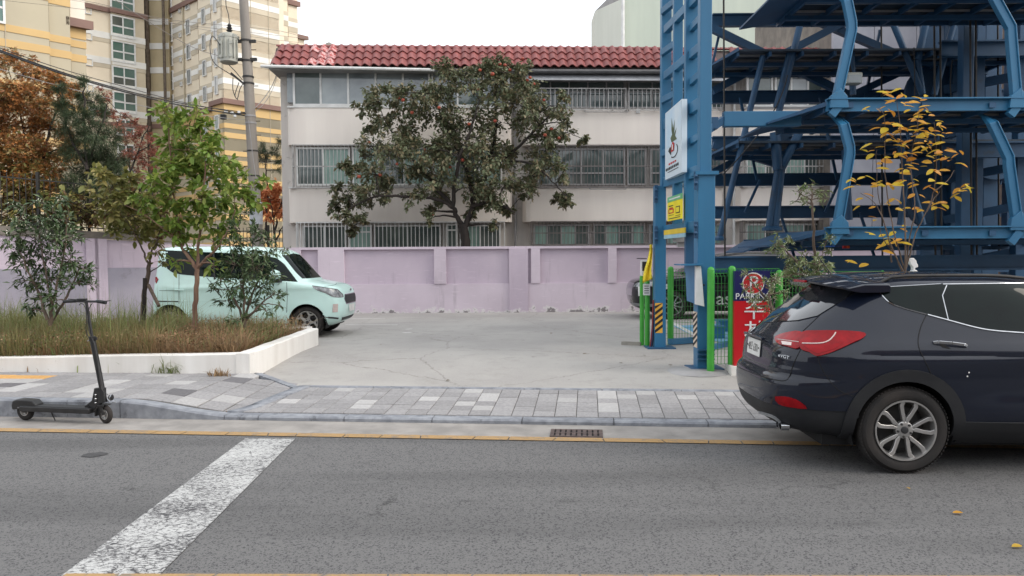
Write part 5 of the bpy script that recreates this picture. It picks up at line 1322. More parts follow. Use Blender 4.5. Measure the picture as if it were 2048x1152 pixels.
def spline(pts, k=4, closed=False):
    out = []; n = len(pts)
    for i in range(n if closed else n - 1):
        a, b, c, d = (pts[(i + j - 1) % n] if closed else pts[min(n - 1, max(0, i + j - 1))] for j in range(4))
        for t in [j / k for j in range(k)]: out.append(tuple(0.5 * ((2 * q) + (-p_ + r_) * t + (2 * p_ - 5 * q + 4 * r_ - s_) * t * t + (-p_ + 3 * q - 3 * r_ + s_) * t ** 3) for p_, q, r_, s_ in zip(a, b, c, d)))
    if not closed: out.append(tuple(pts[-1]))
    return out
def wheel(root, x, y, r_, w, rr, style, sgn=-1, rot=0.0, steer=0.0, alloy=M_ALLOY):
    """wheel > tyre, rim, spokes, cap, nuts; outer side towards sgn*y"""
    e = sub('wheel', root); e.location = (x, y, r_); e.rotation_euler = (0, rot, steer if sgn < 0 else math.pi + steer)
    g = MB(); h = w / 2
    g.lathe([(rr - .005, -h + .02), (rr + .01, -h + .006), (rr + (r_ - rr) * .35, -h - .006), (rr + (r_ - rr) * .7, -h - .002), (r_ - .028, -h + .014), (r_ - .008, -h + .032), (r_, -h + .055), (r_, h - .055), (r_ - .008, h - .03), (r_ - .03, h - .012), (rr + .01, h - .006), (rr - .005, h - .02)], axis='y', n=64, cap=False)
    g.build('tyre', M_TYREM, e, smooth=50)
    g = MB()
    for k in range(72):
        t = 2 * math.pi * k / 72
        for s_ in (-1, 1):
            g.box((math.sin(t) * (r_ - .0045), s_ * (h - .042), math.cos(t) * (r_ - .0045)), (.018, .05, .008), Matrix.Rotation(t, 3, 'Y'))
    g.build('tread', M_TYREM, e)
    g = MB(); g.lathe([(rr + .004, -h + .004), (rr + .002, -h - .004), (rr - .010, -h - .003), (rr - .016, -h + .012), (rr - .024, -h + .05), (rr - .03, h - .03), (rr + .004, h - .01)], axis='y', n=64, cap=False); g.build('rim', alloy, e, smooth=60)
    g = MB(); g.lathe([(0.01, .02), (rr * .72, .02), (rr * .72, .03), (rr - .03, .05)], axis='y', n=40, cap=False); g.build('brake_disc', M_DARKMETAL, e, smooth=40)
    yo = -h + .012
    def arm2(P, th=.035, m=alloy):   # P: polygon in (a: radial, b: tangential)
        for k in range(5):
            t = R(72 * k + 90); c_, s_ = math.cos(t), math.sin(t); vs = []
            for a, b, d in P: vs.append(Vector((a * c_ - b * s_, yo + d, a * s_ + b * c_)))
            n_ = len(vs); g.add(vs + [v + Vector((0, th, 0)) for v in vs], [tuple(range(n_)), tuple(range(2 * n_ - 1, n_ - 1, -1))] + [(i, (i + 1) % n_, n_ + (i + 1) % n_, n_ + i) for i in range(n_)])
    g = MB(); R1 = rr - .012
    if style == 'split':
        for s_ in (-1, 1):
            arm2([(.045, s_ * .004, .012), (.082, s_ * .030, .012), (rr * .60, s_ * .058, .004), (rr * .80, s_ * .076, -.002), (R1, s_ * .070, -.006), (R1, s_ * .034, -.006), (rr * .80, s_ * .042, -.001), (rr * .60, s_ * .026, .006), (.105, s_ * .003, .014)][::s_])
    elif style == 'star':
        for s_ in (-1, 1):
            arm2([(.03, 0, .01), (.06, s_ * .03, .01), (rr * .62, s_ * .016, .0), (rr * .74, s_ * .05, 0), (R1, s_ * .11, -.004), (R1, s_ * .05, -.004), (rr * .84, s_ * .022, 0), (rr * .78, 0, 0)][::s_])
    else:
        for off_ in (-.075, .075):
            arm2([(.04, off_ * .3 - .014, .01), (.04, off_ * .3 + .014, .01), (R1, off_ + .02, -.004), (R1, off_ - .006, -.004)])
    g.build('spokes', alloy, e, smooth=25, bevel=.003)
    g = MB(); g.lathe([(.075, yo + .05), (.072, yo + .016), (.06, yo + .010), (.03, yo + .012)], axis='y', n=24); g.build('hub', alloy, e, smooth=50)
    g = MB(); g.lathe([(.030, yo + .012), (.029, yo + .002), (.02, yo - .001), (.001, yo - .001)], axis='y', n=20); g.build('hub_cap', M_BLACKP, e, smooth=50)
    for k in range(5):
        t = R(72 * k + 54); g = MB(); g.lathe([(.011, yo + .02), (.0105, yo + .004), (.006, yo + .002), (.001, yo + .002)], (.056 * math.cos(t), 0, .056 * math.sin(t)), axis='y', n=8); g.build('lug_nut', M_DARKMETAL, e)
    return e
def well(root, x, r_, y0, y1, z=0):
    g = MB(); vs = []; n = 16; prof = [(r_ * math.cos(R(-20 + 220 * i / n)), r_ * math.sin(R(-20 + 220 * i / n))) for i in range(n + 1)]
    for yy in (y0, y1): vs += [(x + a, yy, z + b) for a, b in prof]
    g.add(vs, [(i, i + 1, n + 2 + i, n + 1 + i) for i in range(n)] + [tuple(range(n + 1, 2 * n + 2))]); return g.build('wheel_well', M_GAP, root, smooth=40)

# ------------------------------------------------------------------ dark SUV at the right
SX, SY, SRZ = 2.235, 7.36, R(-1.5)
suv = thing('suv', 'dark navy SUV parked at the kerb on the right, seen from its rear corner', 'car', (SX, SY, 0), SRZ)
rows = [(.22, .55, 4.25, .74), (.27, .30, 4.45, .80), (.33, .13, 4.58, .86), (.42, .045, 4.64, .905), (.55, .005, 4.67, .925), (.66, 0, 4.69, .932), (.75, .01, 4.68, .934), (.80, .04, 4.67, .935), (.86, .065, 4.65, .940), (.95, .075, 4.60, .944), (1.02, .095, 4.45, .938), (1.08, .14, 4.10, .920), (1.13, .19, 3.55, .897),
        (1.20, .255, 3.38, .868), (1.30, .36, 3.16, .828), (1.40, .49, 2.94, .786), (1.50, .625, 2.70, .740), (1.555, .70, 2.56, .708), (1.60, .78, 2.42, .66), (1.632, .88, 2.26, .57), (1.655, 1.00, 2.08, .42), (1.672, 1.3, 1.85, .20)]
V, F = shell(rows, 5)
WB = 1.065; WR = .368
def suv_def(x, y, z):
    # haunch over the rear wheel, crease under the windows, tucked sill
    k = math.exp(-((x - WB) / .75) ** 2) * math.exp(-((z - .86) / .16) ** 2) * .018
    c = .012 * math.tanh((z - .985) / .012) * math.exp(-((z - .985) / .10) ** 2) * sstep(.5, .9, x)
    s_ = -.018 * math.exp(-((z - .52) / .12) ** 2) * sstep(1.5, 1.9, x) * (1 - sstep(3.0, 3.4, x))
    w = abs(y); f = sstep(.55, .8, w)
    ny = y + math.copysign((k - c + s_) * f, y)
    # step under the tailgate glass and concave number plate area
    nx = x + (.05 + .09 * sstep(.98, 1.2, z)) * min(1, abs(y) / .9) ** 2 * (1 - sstep(.5, 1.5, x)) * (1 if x < 2 else 0)
    if x < .5: nx += .018 * math.exp(-((z - .80) / .03) ** 2) + .02 * math.exp(-(y / .38) ** 4) * math.exp(-((z - .92) / .09) ** 2)
    return (nx, ny, z)
car = Car(suv, (SX, SY, 0), SRZ, 1.0, V, F, M_NAVY, [(WB, WR + .01, .425), (WB + 2.7, WR + .01, .425)], .94, deform=suv_def)
Z5 = lambda x, y: (1240 + x / 2.057, 440 + y / 2.057)
Z6 = lambda x, y: (1440 + x / 6.4, 530 + y / 6.4)
Z7 = lambda x, y: (1740 + x / 5.237, 540 + y / 5.237)
# windows
dlo = [Z7(*p) for p in ((95, 212), (125, 192), (250, 180), (740, 152), (1613, 142))] + [(2150, 576), (2280, 592), (2400, 634), (2470, 674), (2350, 676), (2200, 673)] + [Z7(*p) for p in ((1613, 655), (1300, 630), (1100, 598), (820, 523), (590, 462), (260, 366), (150, 286))]
car.patch('side_glass', dlo, 'px', M_TINT, .007, 7, mirror=True)
car.line('window_chrome', spline([Z7(*p) for p in ((740, 150), (250, 178), (125, 190), (95, 212), (150, 290), (260, 370), (590, 465))], 3), 'px', M_CHROME, .0065, .003, mirror=True)
car.line('window_chrome', [Z7(760, 151), Z7(1613, 140), (2150, 574), (2280, 590), (2400, 632)], 'px', M_CHROME, .0065, .003, mirror=True)
car.line('window_chrome', spline([Z7(*p) for p in ((600, 468), (820, 527), (1100, 602), (1300, 636), (1613, 660))] + [(2200, 677), (2530, 676)], 3), 'px', M_CHROME, .0075, .003, mirror=True)
car.line('pillar_chrome', [Z7(*p) for p in ((800, 165), (755, 270), (815, 520))], 'px', M_CHROME, .006, .004)
car.line('glass_seam', [(2150, 568), (2165, 674)], 'px', M_BLACKP, .03, -.012)
# rear glass with frit, spoiler, wiper
car.patch('rear_glass', [Z6(*p) for p in ((460, 700), (640, 500), (890, 292), (1000, 262), (1750, 320), (1640, 410), (1250, 655), (1000, 712), (600, 738), (450, 722))], 'px', M_TINTR, .008, 5)
g = MB()
def spo(y, dx0, zt_): return None
xs_ = [(-.70), (-.66), (-.45), 0, .45, .66, .70]
secs = []
for y in [-.715, -.70, -.66, -.55, -.3, 0, .3, .55, .66, .70, .715]:
    t = abs(y) / .7; xr_ = .50 + .20 * max(0, t - .55) ** 1.3 * 2.2; zt_ = 1.625 - .055 * t ** 2.2; k = 1 if abs(y) < .71 else .5
    secs.append([(xr_ + .015, y, zt_ - .040), (xr_ + .008, y, zt_ - .022), (xr_ + .14, y, zt_ + .012 * k), (xr_ + .34, y, zt_ + .032 * k - .01 * t), (1.02, y, zt_ + .030 * k - .02 * t), (1.02, y, zt_ - .05), (xr_ + .30, y, zt_ - .055), (xr_ + .10, y, zt_ - .056)])
nk = 8
for s_ in secs: g.v += s_
for i in range(len(secs) - 1):
    for j in range(nk): g.f.append((i * nk + j, (i + 1) * nk + j, (i + 1) * nk + (j + 1) % nk, i * nk + (j + 1) % nk)); g.m.append(0)
g.f += [tuple(range(nk - 1, -1, -1)), tuple((len(secs) - 1) * nk + j for j in range(nk))]; g.m += [0, 0]
spl = g.build('spoiler', M_NAVY, suv, smooth=35)
g = MB(); g.box((.498, .0, 1.592), (.02, .30, .022)); g.build('brake_lamp', M_LENSD, suv)
# wiper
def off_(h, d): return h[0] + h[1] * d
w0, w1 = car.px(*Z6(520, 620)), car.px(*Z6(890, 690))
if w0[0] and w1[0]:
    a, b = off_(w0, .03), off_(w1, .03); g = MB(); g.tube([a, a.lerp(b, .3) + w0[1] * .03, b], [.022, .016, .006], 8); g.build('wiper', M_BLACKP, suv, smooth=True)
    g = MB(); g.bar(a.lerp(b, .02) + Vector((0, 0, .015)), b + Vector((0, 0, .01)), .012, .03); g.build('wiper_blade', M_BLACKP, suv)
# tail lamps
o_l = spline([Z5(*p) for p in ((748, 466), (830, 458), (930, 458), (1004, 466), (1000, 486), (940, 515), (880, 542), (835, 556), (808, 560), (780, 545), (742, 528))], 3, True)
i_l = spline([Z5(*p) for p in ((640, 486), (672, 470), (746, 462), (738, 528), (690, 522), (652, 510))], 3, True)
tl = car.patch('tail_lamp', o_l, 'px', M_LENS, .016, 3, thick=.014, mirror=True)
car.patch('tail_lamp', i_l, 'px', M_LENS, .014, 3, thick=.014)
car.line('lamp_strip', spline([Z5(*p) for p in ((752, 512), (820, 512), (858, 502), (880, 480), (888, 466))], 3), 'px', M_LENSW, .007, .016, tl)
car.line('lamp_strip', [Z5(*p) for p in ((648, 494), (738, 506))], 'px', M_LENSW, .004, .015, tl)
car.patch('lamp_shade', [Z5(*p) for p in ((758, 520), (860, 520), (920, 505), (880, 535), (812, 552), (782, 538))], 'px', M_LENSD, .0185, 4, tl, thick=0)
car.patch('reverse_lamp', [Z5(*p) for p in ((668, 503), (710, 508), (708, 521), (672, 516))], 'px', M_LENSW, .018, 3, tl, thick=.003)
car.patch('rear_reflector', spline([Z5(*p) for p in ((640, 726), (700, 729), (742, 748), (770, 776), (700, 769), (655, 757))], 2, True), 'px', M_LENS, .008, 4, mirror=True)
# rear number plate, emblem, badge
pc_ = [car.px(*Z5(*p)) for p in ((522, 485), (612, 507), (600, 556), (512, 536))]
if all(h[0] is not None for h in pc_):
    P_ = [h[0] for h in pc_]; c = sum(P_, Vector()) / 4; ux = Vector((0, -1, 0)); n_ = Vector((-1, 0, .08)).normalized(); uz = n_.cross(ux) * -1; uz = ux.cross(n_) * -1
    uz = Vector((.08, 0, 1)).normalized()
    pw_, ph_ = .40, .155; c = Vector((c.x - .02, c.y, c.z))
    Mp = Matrix((( ux.x, uz.x, n_.x, c.x), (ux.y, uz.y, n_.y, c.y), (ux.z, uz.z, n_.z, c.z), (0, 0, 0, 1)))
    g = MB(); g.box((0, 0, 0), (pw_, ph_, .012)); pl_ = g.build('number_plate', M_PLATE, suv, bevel=.006); pl_.matrix_local = Mp
    for s_ in (-1, 1): g = MB(); g.lathe([(.009, 0), (.009, .005)], (s_ * .178, .005, .006), n=10); g.build('plate_bolt', M_BLACK, pl_)
    t = text('48오 6301', .105, M_BLACK, pl_, (0, -.004, .0065), (0, 0, 0), 'lettering', .001, spx=.73)
    g = MB(); g.box((0, .105, .01), (pw_ + .2, .02, .03)); o = g.build('plate_garnish', M_NAVY, suv); o.matrix_local = Mp
def badge(h, w_, hh, mat, nm='emblem'):
    c = h[0] + h[1] * .012; n_ = h[1]; ux = Vector((0, -1, 0)); ux = (ux - n_ * ux.dot(n_)).normalized(); uz = n_.cross(ux)
    return Matrix(((ux.x, uz.x, n_.x, c.x), (ux.y, uz.y, n_.y, c.y), (ux.z, uz.z, n_.z, c.z), (0, 0, 0, 1)))
h = car.px(*Z5(547, 453))
if h[0] is not None:
    Mb = badge(h, .1, .06, M_CHROME); g = MB(); n_ = 28; pts = []
    pts = [Vector((.058 * math.cos(2 * math.pi * i / n_), .044 * math.sin(2 * math.pi * i / n_), 0)) for i in range(n_ + 1)]; g.tube(pts, .007, 8)
    g.tube([Vector((-.032, -.028, 0)), Vector((-.012, .030, 0))], .0075, 6); g.tube([Vector((.012, -.030, 0)), Vector((.034, .026, 0))], .0075, 6); g.tube([Vector((-.022, -.004, 0)), Vector((0, .004, .002)), Vector((.024, .006, 0))], .006, 6)
    o = g.build('emblem', M_CHROME, suv, smooth=True); o.matrix_local = Mb
h = car.px(*Z5(678, 562))
if h[0] is not None: t = text('eVGT', .05, M_CHROME, suv, (0, 0, 0), (0, 0, 0), 'badge', .002); t.matrix_local = badge(h, 1, 1, None) @ Matrix.Diagonal((1.1, .8, 1, 1))
# shut lines
GL = .0042
car.line('panel_gap', spline([Z5(*p) for p in ((992, 290), (880, 345), (822, 392), (752, 458))], 3), 'px', M_GAP, GL, 0)
car.line('panel_gap', spline([Z5(*p) for p in ((745, 530), (715, 590), (690, 655), (640, 658), (560, 635), (482, 603))], 4), 'px', M_GAP, GL, 0)
car.line('panel_gap', spline([Z7(*p) for p in ((592, 467), (535, 590), (505, 720), (515, 820), (570, 940), (640, 1085))], 4), 'px', M_GAP, GL, 0)
car.line('panel_gap', [(2150, 680), (2148, 760), (2160, 845)], 'px', M_GAP, GL, 0)
car.line('panel_gap', spline([Z5(*p) for p in ((812, 560), (835, 620), (900, 700), (1000, 735))], 4), 'px', M_GAP, GL * .8, 0)
# cladding: lower bumper, arches, sill
lowb = [(.44, .30)]
def arch(cx):
    o1 = circ(cx, WR + .015, .50, -13, 193, 40); i1 = circ(cx, WR + .010, .405, -17, 197, 40)
    for sg_ in (-1, 1): car.patch('arch_cladding', o1 + i1[::-1], 'side', M_CLAD, .014, .025, sgn=sg_, thick=.02)
arch(WB); arch(WB + 2.7)
for sg_ in (-1, 1): car.patch('sill_cladding', [(WB + .48, .24), (WB + 2.22, .24), (WB + 2.22, .42), (WB + .50, .44)], 'side', M_CLAD, .012, .05, sgn=sg_, thick=.02)
bmc = bmesh.new(); bmc.from_mesh(car.body.data); zc_l = .515
low = [f for f in bmc.faces if f.calc_center_median().z < zc_l and (f.calc_center_median().x < 1.05 or f.calc_center_median().x > 3.7)]
keep_b = bmesh.new(); keep_b.from_mesh(car.body.data)
bmesh.ops.delete(keep_b, geom=[f for f in keep_b.faces if f.calc_center_median().z < zc_l and (f.calc_center_median().x < 1.05 or f.calc_center_median().x > 3.7)], context='FACES'); keep_b.to_mesh(car.body.data); keep_b.free()
ls_ = set(low); bmesh.ops.delete(bmc, geom=[f for f in bmc.faces if f not in ls_], context='FACES')
for v in bmc.verts: v.co.y *= .992; v.co.x += .004 if v.co.x < 1 else 0
for nm_, test in (('rear_bumper_cladding', lambda x: x < 2), ('front_bumper_cladding', lambda x: x >= 2)):
    b2 = bmc.copy(); bmesh.ops.delete(b2, geom=[f for f in b2.faces if not test(f.calc_center_median().x)], context='FACES'); me = bpy.data.meshes.new(nm_); b2.to_mesh(me); b2.free(); me.materials.append(M_CLAD); me.shade_smooth(); o = bpy.data.objects.new(nm_, me); COL.objects.link(o); o.parent = suv
bmc.free()
car.line('skid_plate', spline([Z5(*p) for p in ((462, 724), (490, 752), (530, 778), (590, 796), (640, 815), (682, 852))], 4), 'px', M_SILV, .020, -.004)
for dx_ in (0, .075):
    pass
    g = MB(); c = Vector((.13, -.60 + dx_ * 1.1, .335)); g.lathe([(.030, 0), (.036, 0), (.037, .07), (.033, .07), (.028, .0)], (c.x + .0, c.y, c.z), 'x', 18, cap=False); g.build('exhaust_tip', M_CHROME, suv, smooth=50)
    g = MB(); g.lathe([(.033, .03), (.001, .03)], c, 'x', 14); g.build('exhaust_bore', M_GAP, suv)
# handle
for fr_, bk_ in ((Z7(660, 762), Z7(1012, 800)), ((2230, 697), (2300, 708))):
    a, b = car.px(*fr_), car.px(*bk_)
    if a[0] and b[0]:
        A_, B_ = a[0], b[0]; g = MB(); n_ = a[1]; P_ = [A_ + n_ * .004, A_.lerp(B_, .12) + n_ * .030, A_.lerp(B_, .5) + n_ * .038, A_.lerp(B_, .88) + n_ * .030, B_ + n_ * .004]
        for p_, q_ in zip(P_, P_[1:]): g.bar(p_, q_, .014, .026)
        o = g.build('door_handle', M_CHROME, suv, bevel=.005)
        car.patch('handle_cup', [(fr_[0] + 20, fr_[1] + 1), (fr_[0] + 36, fr_[1] + 13), (fr_[0] + 20, fr_[1] + 10), (fr_[0] + 12, fr_[1] + 4)], 'px', M_GAP, .002, 4, thick=0)
# roof rails and antenna
for sg_ in (-1, 1):
    P_ = []
    for i in range(15):
        x = .95 + 1.75 * i / 14; h = car.bvh.ray_cast(Vector((x, sg_ * .60, 3)), Vector((0, 0, -1)))
        if h[0]: P_.append(h[0] + Vector((0, 0, .028 if 0 < i < 14 else 0)))
    g = MB(); g.tube(P_, .014, 8); g.build('roof_rail', M_DARKMETAL, suv, smooth=True)
h = car.bvh.ray_cast(Vector((.80, .05, 3)), Vector((0, 0, -1)))
if h[0]: g = MB(); g.tube([h[0] + Vector((0, 0, 0)), h[0] + Vector((.03, 0, .03))], [.03, .012], 8); g.tube([h[0] + Vector((.02, 0, .03)), h[0] + Vector((-.12, 0, .22))], [.006, .003], 6); g.build('antenna', M_BLACKP, suv, smooth=True)
# fuel / body underside, wheels, front end
g = MB(); g.lohi((.45, -.72, .20), (4.2, .72, .34)); g.build('underbody', M_GAP, suv)
for x in (WB, WB + 2.7):
    for sg_ in (-1, 1): well(suv, x, .43, sg_ * .86, sg_ * .50, WR)
    wheel(suv, x, -.815, WR, .225, .252, 'split', -1, R(8)); wheel(suv, x, .815, WR, .225, .252, 'split', 1, R(30))
car.patch('windscreen', [(-.55, 1.16), (.55, 1.16), (.48, 1.5), (-.48, 1.5)], 'end', M_TINT, .004, .06, front=True)
car.patch('grille', [(-.42, .62), (.42, .62), (.5, .86), (-.5, .86)], 'end', M_DARKMETAL, .006, .06, front=True)
for sg_ in (-1, 1):
    car.patch('headlamp', [(sg_ * .52, .80), (sg_ * .86, .86), (sg_ * .84, .95), (sg_ * .55, .90)], 'end', M_HEAD, .008, .04, front=True)
    g = MB(); g.lathe([(.01, -.1), (.1, -.08), (.125, 0), (.1, .08), (.01, .1)], (2.95, sg_ * 1.0, 1.14), 'y', 16); g.build('door_mirror', M_NAVY, suv, smooth=True)
# mud specks
for px_, py_ in (Z7(1018, 1113), Z7(1035, 1073), Z7(895, 300)):
    h = car.px(px_, py_)
    if h[0]: g = MB(); g.lathe([(.007, 0), (.004, .002), (.001, .002)], h[0] - Vector((0, .004, 0)), 'y', 7); g.build('dirt_speck', M_PWHITE, suv)

# ------------------------------------------------------------------ mint box car
RX, RS = 2.95, 1.085
fw_ = onlot(617, 676); KX, KYc = fw_.x - RX * RS, fw_.y + .78 * RS
KRZ = R(-1.0)
ray_ = thing('mint_car', 'pale mint green boxy small car parked behind the weedy white planter', 'car', (KX, KYc, LOTZ), KRZ, scale=RS)
rows = [(.20, .20, 3.30, .66), (.25, .08, 3.44, .72), (.33, .03, 3.54, .77), (.45, .01, 3.585, .79), (.60, .0, 3.595, .797), (.75, .01, 3.58, .80), (.85, .02, 3.55, .80), (.92, .025, 3.49, .798), (.97, .03, 3.38, .795), (1.00, .035, 3.22, .79), (1.03, .04, 3.06, .785), (1.06, .045, 2.95, .779),
        (1.15, .055, 2.86, .762), (1.30, .07, 2.73, .738), (1.45, .085, 2.60, .712), (1.55, .10, 2.50, .692), (1.61, .115, 2.40, .67), (1.655, .15, 2.25, .63), (1.685, .25, 2.02, .55), (1.70, .5, 1.7, .35)]
V, F = shell(rows, 5, Lr=.32, Lf=.62, p=5.5, q=2.4)
KW = .29
def ray_def(x, y, z):
    f = sstep(.5, .7, abs(y)); k = .012 * math.exp(-((z - .93) / .05) ** 2) * sstep(.3, .6, x) - .012 * math.exp(-((z - .42) / .10) ** 2)
    e = .02 * (math.exp(-((x - RX) / .36) ** 2)) * math.exp(-((z - .55) / .16) ** 2)
    return (x, y + math.copysign((k + e) * f, y), z)
kc = Car(ray_, (KX, KYc, LOTZ), KRZ, RS, V, F, M_MINT, [(RX, KW + .01, .345), (RX - 2.52, KW + .01, .345)], .8, deform=ray_def)
Z8 = lambda x, y: (270 + x / 4.452, 470 + y / 4.452)
kc.patch('side_glass', [Z8(*p) for p in ((200, 132), (560, 150), (850, 162), (1180, 190), (1260, 205), (1330, 260), (1450, 418), (1200, 400), (830, 384), (560, 366), (400, 350), (330, 332), (290, 302), (276, 270), (276, 172), (200, 168))], 'px', M_TINT, .003, 5)
kc.patch('side_glass', [(.15, 1.05), (2.75, 1.03), (2.4, 1.5), (.2, 1.55)], 'side', M_TINT, .003, .06, sgn=1)
for a, b in ((700, 160), (1050, 180)): kc.line('window_pillar', [Z8(a, b), Z8(a + 10, 395)], 'px', M_BLACKP, .022, -.008)
kc.patch('windscreen', [(-.60, 1.09), (.60, 1.09), (.60, 1.2), (.55, 1.52), (0, 1.56), (-.55, 1.52), (-.60, 1.2)], 'end', M_TINT, .004, .05, front=True)
kc.patch('headlamp', spline([Z8(*p) for p in ((1578, 455), (1700, 472), (1800, 487), (1848, 530), (1850, 555), (1765, 553), (1700, 520), (1620, 492))], 2, True), 'px', M_HEAD, .006, 3)
kc.line('lamp_rim', [Z8(*p) for p in ((1578, 453), (1700, 470), (1800, 485), (1850, 530))], 'px', M_BLACKP, .006, .006)
kc.patch('grille_frame', [(-.40, .60), (.40, .60), (.47, .70), (.42, .79), (-.42, .79), (-.47, .70)], 'end', M_CHROME, .008, .04, front=True)
kc.patch('grille', [(-.38, .615), (.38, .615), (.45, .70), (.40, .775), (-.40, .775), (-.45, .70)], 'end', M_BLACKP, .012, .04, front=True)
kc.patch('lower_intake', [(-.42, .30), (.42, .30), (.5, .36), (-.5, .36)], 'end', M_BLACKP, .006, .04, front=True)
for sg_ in (-1, 1):
    kc.patch('bumper_slot', [(sg_ * .58, .335), (sg_ * .77, .37), (sg_ * .77, .40), (sg_ * .58, .36)], 'end', M_BLACKP, .006, .03, front=True)
    kc.patch('fog_lamp', [(sg_ * .64, .47), (sg_ * .70, .47), (sg_ * .70, .62), (sg_ * .64, .62)], 'end', M_LENSW, .01, .03, front=True)
if True: kc.patch('headlamp', [(.50, .86), (.76, .84), (.77, .76), (.6, .78)], 'end', M_HEAD, .008, .03, front=True)
h = kc.end(0, .52, True)
if h[0]:
    g = MB(); g.box(h[0] + Vector((.012, 0, 0)), (.012, .42, .13)); fp = g.build('number_plate', M_PLATE, ray_, bevel=.004)
    g = MB(); g.box(h[0] + Vector((-.005, 0, .34)), (.02, .09, .045)); g.build('emblem', M_CHROME, ray_, bevel=.01)
kc.patch('tail_lamp', spline([Z8(*p) for p in ((118, 370), (165, 362), (210, 395), (150, 490), (118, 500))], 2, True), 'px', M_LENS, .012, 3, thick=.012)
for pts in ([(392, 352), (392, 640)], [(1350, 420), (1356, 560), (1350, 690)], [(640, 380), (760, 520)]): kc.line('panel_gap', [Z8(*p) for p in pts], 'px', M_GAP, .0045, 0)
kc.line('slide_rail', [Z8(112, 588), Z8(386, 592)], 'px', M_BLACKP, .012, 0)
kc.line('panel_gap', [Z8(215, 495), Z8(386, 496)], 'px', M_GAP, .004, 0)
kc.line('bonnet_gap', [(x_, .985 - abs(x_) * .05) for x_ in (-.7, -.4, 0, .4, .7)], 'end', M_GAP, .004, 0, front=True)
for xx in (1.75, .62):
    h = kc.side(xx, .90)
    if h[0]: g = MB(); g.bar(h[0] + Vector((-.09, -.02, 0)), h[0] + Vector((.09, -.02, 0)), .012, .022); g.build('door_handle', M_MINT, ray_, bevel=.005)
kc.patch('sill_cladding', [(.82, .20), (2.52, .20), (2.52, .27), (.82, .27)], 'side', M_CLAD, .004, .05)
kc.line('belt_crease', [(.3, .70), (1.4, .705), (2.5, .70)], 'side', M_MINT, .006, -.002)
h = kc.px(*Z8(1290, 400))
if h[0]:
    b_ = h[0] + Vector((-.02, -.14, .05)); g = MB(); g.lathe([(.01, -.12), (.075, -.10), (.10, -.02), (.09, .06), (.05, .09), (.01, .1)], b_ + Vector((-.02, 0, .04)), 'y', 16); m_ = g.build('door_mirror', M_MINT, ray_, smooth=True)
    g = MB(); g.bar(h[0], b_, .05, .04); g.box(b_ + Vector((.03, .0, -.06)), (.10, .14, .07)); g.build('mirror_foot', M_BLACKP, m_)
o1 = circ(RX, KW + .01, .385, -25, 205, 40); i1 = circ(RX, KW + .005, .335, -25, 205, 40); kc.patch('arch_lip', o1 + i1[::-1], 'side', M_MINT, .006, .04, thick=.012)
o1 = circ(RX - 2.52, KW + .01, .385, -25, 205, 40); i1 = circ(RX - 2.52, KW + .005, .335, -25, 205, 40); kc.patch('arch_lip', o1 + i1[::-1], 'side', M_MINT, .006, .04, thick=.012)
for x in (RX, RX - 2.52):
    for sg_ in (-1, 1): well(ray_, x, .35, sg_ * .75, sg_ * .45, KW)
    wheel(ray_, x, -.685, KW, .18, .205, 'star', -1, R(20)); wheel(ray_, x, .685, KW, .18, .205, 'star', 1)
g = MB(); g.lohi((.2, -.6, .17), (3.2, .6, .3)); g.build('underbody', M_GAP, ray_)
h1 = [kc.bvh.ray_cast(Vector((x, 0, 3)), Vector((0, 0, -1)))[0] for x in (.35,)]
if h1[0]: g = MB(); g.tube([h1[0], h1[0] + Vector((-.15, 0, .12))], [.006, .003], 6); g.build('antenna', M_BLACKP, ray_)

# ------------------------------------------------------------------ black car inside the gate (nose to the left)
BX, BY_ = 3.05, 20.3
blk = thing('black_car', 'black SUV with bright alloy wheel parked nose-left behind the blue columns', 'car', (BX + 4.75, BY_, LOTZ - .01), math.pi)
rows = [(.22, .4, 4.40, .74), (.30, .12, 4.62, .84), (.45, .03, 4.72, .91), (.65, 0, 4.75, .93), (.85, .04, 4.72, .94), (.98, .06, 4.62, .935), (1.04, .09, 4.35, .925), (1.09, .12, 3.95, .91), (1.13, .15, 3.60, .895), (1.22, .22, 3.40, .86), (1.35, .32, 3.12, .81), (1.5, .45, 2.80, .75), (1.60, .58, 2.50, .69), (1.66, .8, 2.2, .55), (1.69, 1.1, 1.9, .25)]
V, F = shell(rows, 4, nc=10, nsd=50)
bc = Car(blk, (BX + 4.75, BY_, LOTZ - .01), math.pi, 1.0, V, F, M_BLACKC, [(3.78, .38, .42), (1.0, .38, .42)], .94)
for sg_ in (1, -1):
    bc.patch('side_glass', [(.5, 1.12), (3.35, 1.13), (2.75, 1.50), (1.2, 1.54)], 'side', M_TINT, .004, .08, sgn=sg_)
    bc.line('window_chrome', [(.5, 1.54 - .42), (1.2, 1.55), (2.0, 1.56), (2.75, 1.51), (3.35, 1.13)], 'side', M_CHROME, .009, .004, sgn=sg_)
    bc.patch('headlamp', [(sg_ * .50, .82), (sg_ * .88, .84), (sg_ * .86, .96), (sg_ * .6, .93)], 'end', M_HEAD, .01, .04, front=True)
    for x in (3.78, 1.0): well(blk, x, .43, sg_ * .86, sg_ * .5, .37); wheel(blk, x, sg_ * .81, .37, .22, .255, 'twin', sg_, R(15), alloy=M_ALLOY)
    g = MB(); g.lathe([(.01, -.1), (.1, -.08), (.12, 0), (.1, .08), (.01, .1)], (3.1, sg_ * 1.02, 1.16), 'y', 14); g.build('door_mirror', M_BLACKC, blk, smooth=True)
for pq in ([(1276, 573), (1283, 572), (1284, 592), (1277, 592)], [(1318, 571), (1338, 567), (1341, 577), (1322, 580)]): bc.patch('headlamp', pq, 'px', M_PLATE, .008, 3)
bc.patch('windscreen', [(-.62, 1.15), (.62, 1.15), (.5, 1.52), (-.5, 1.52)], 'end', M_TINT, .004, .06, front=True)
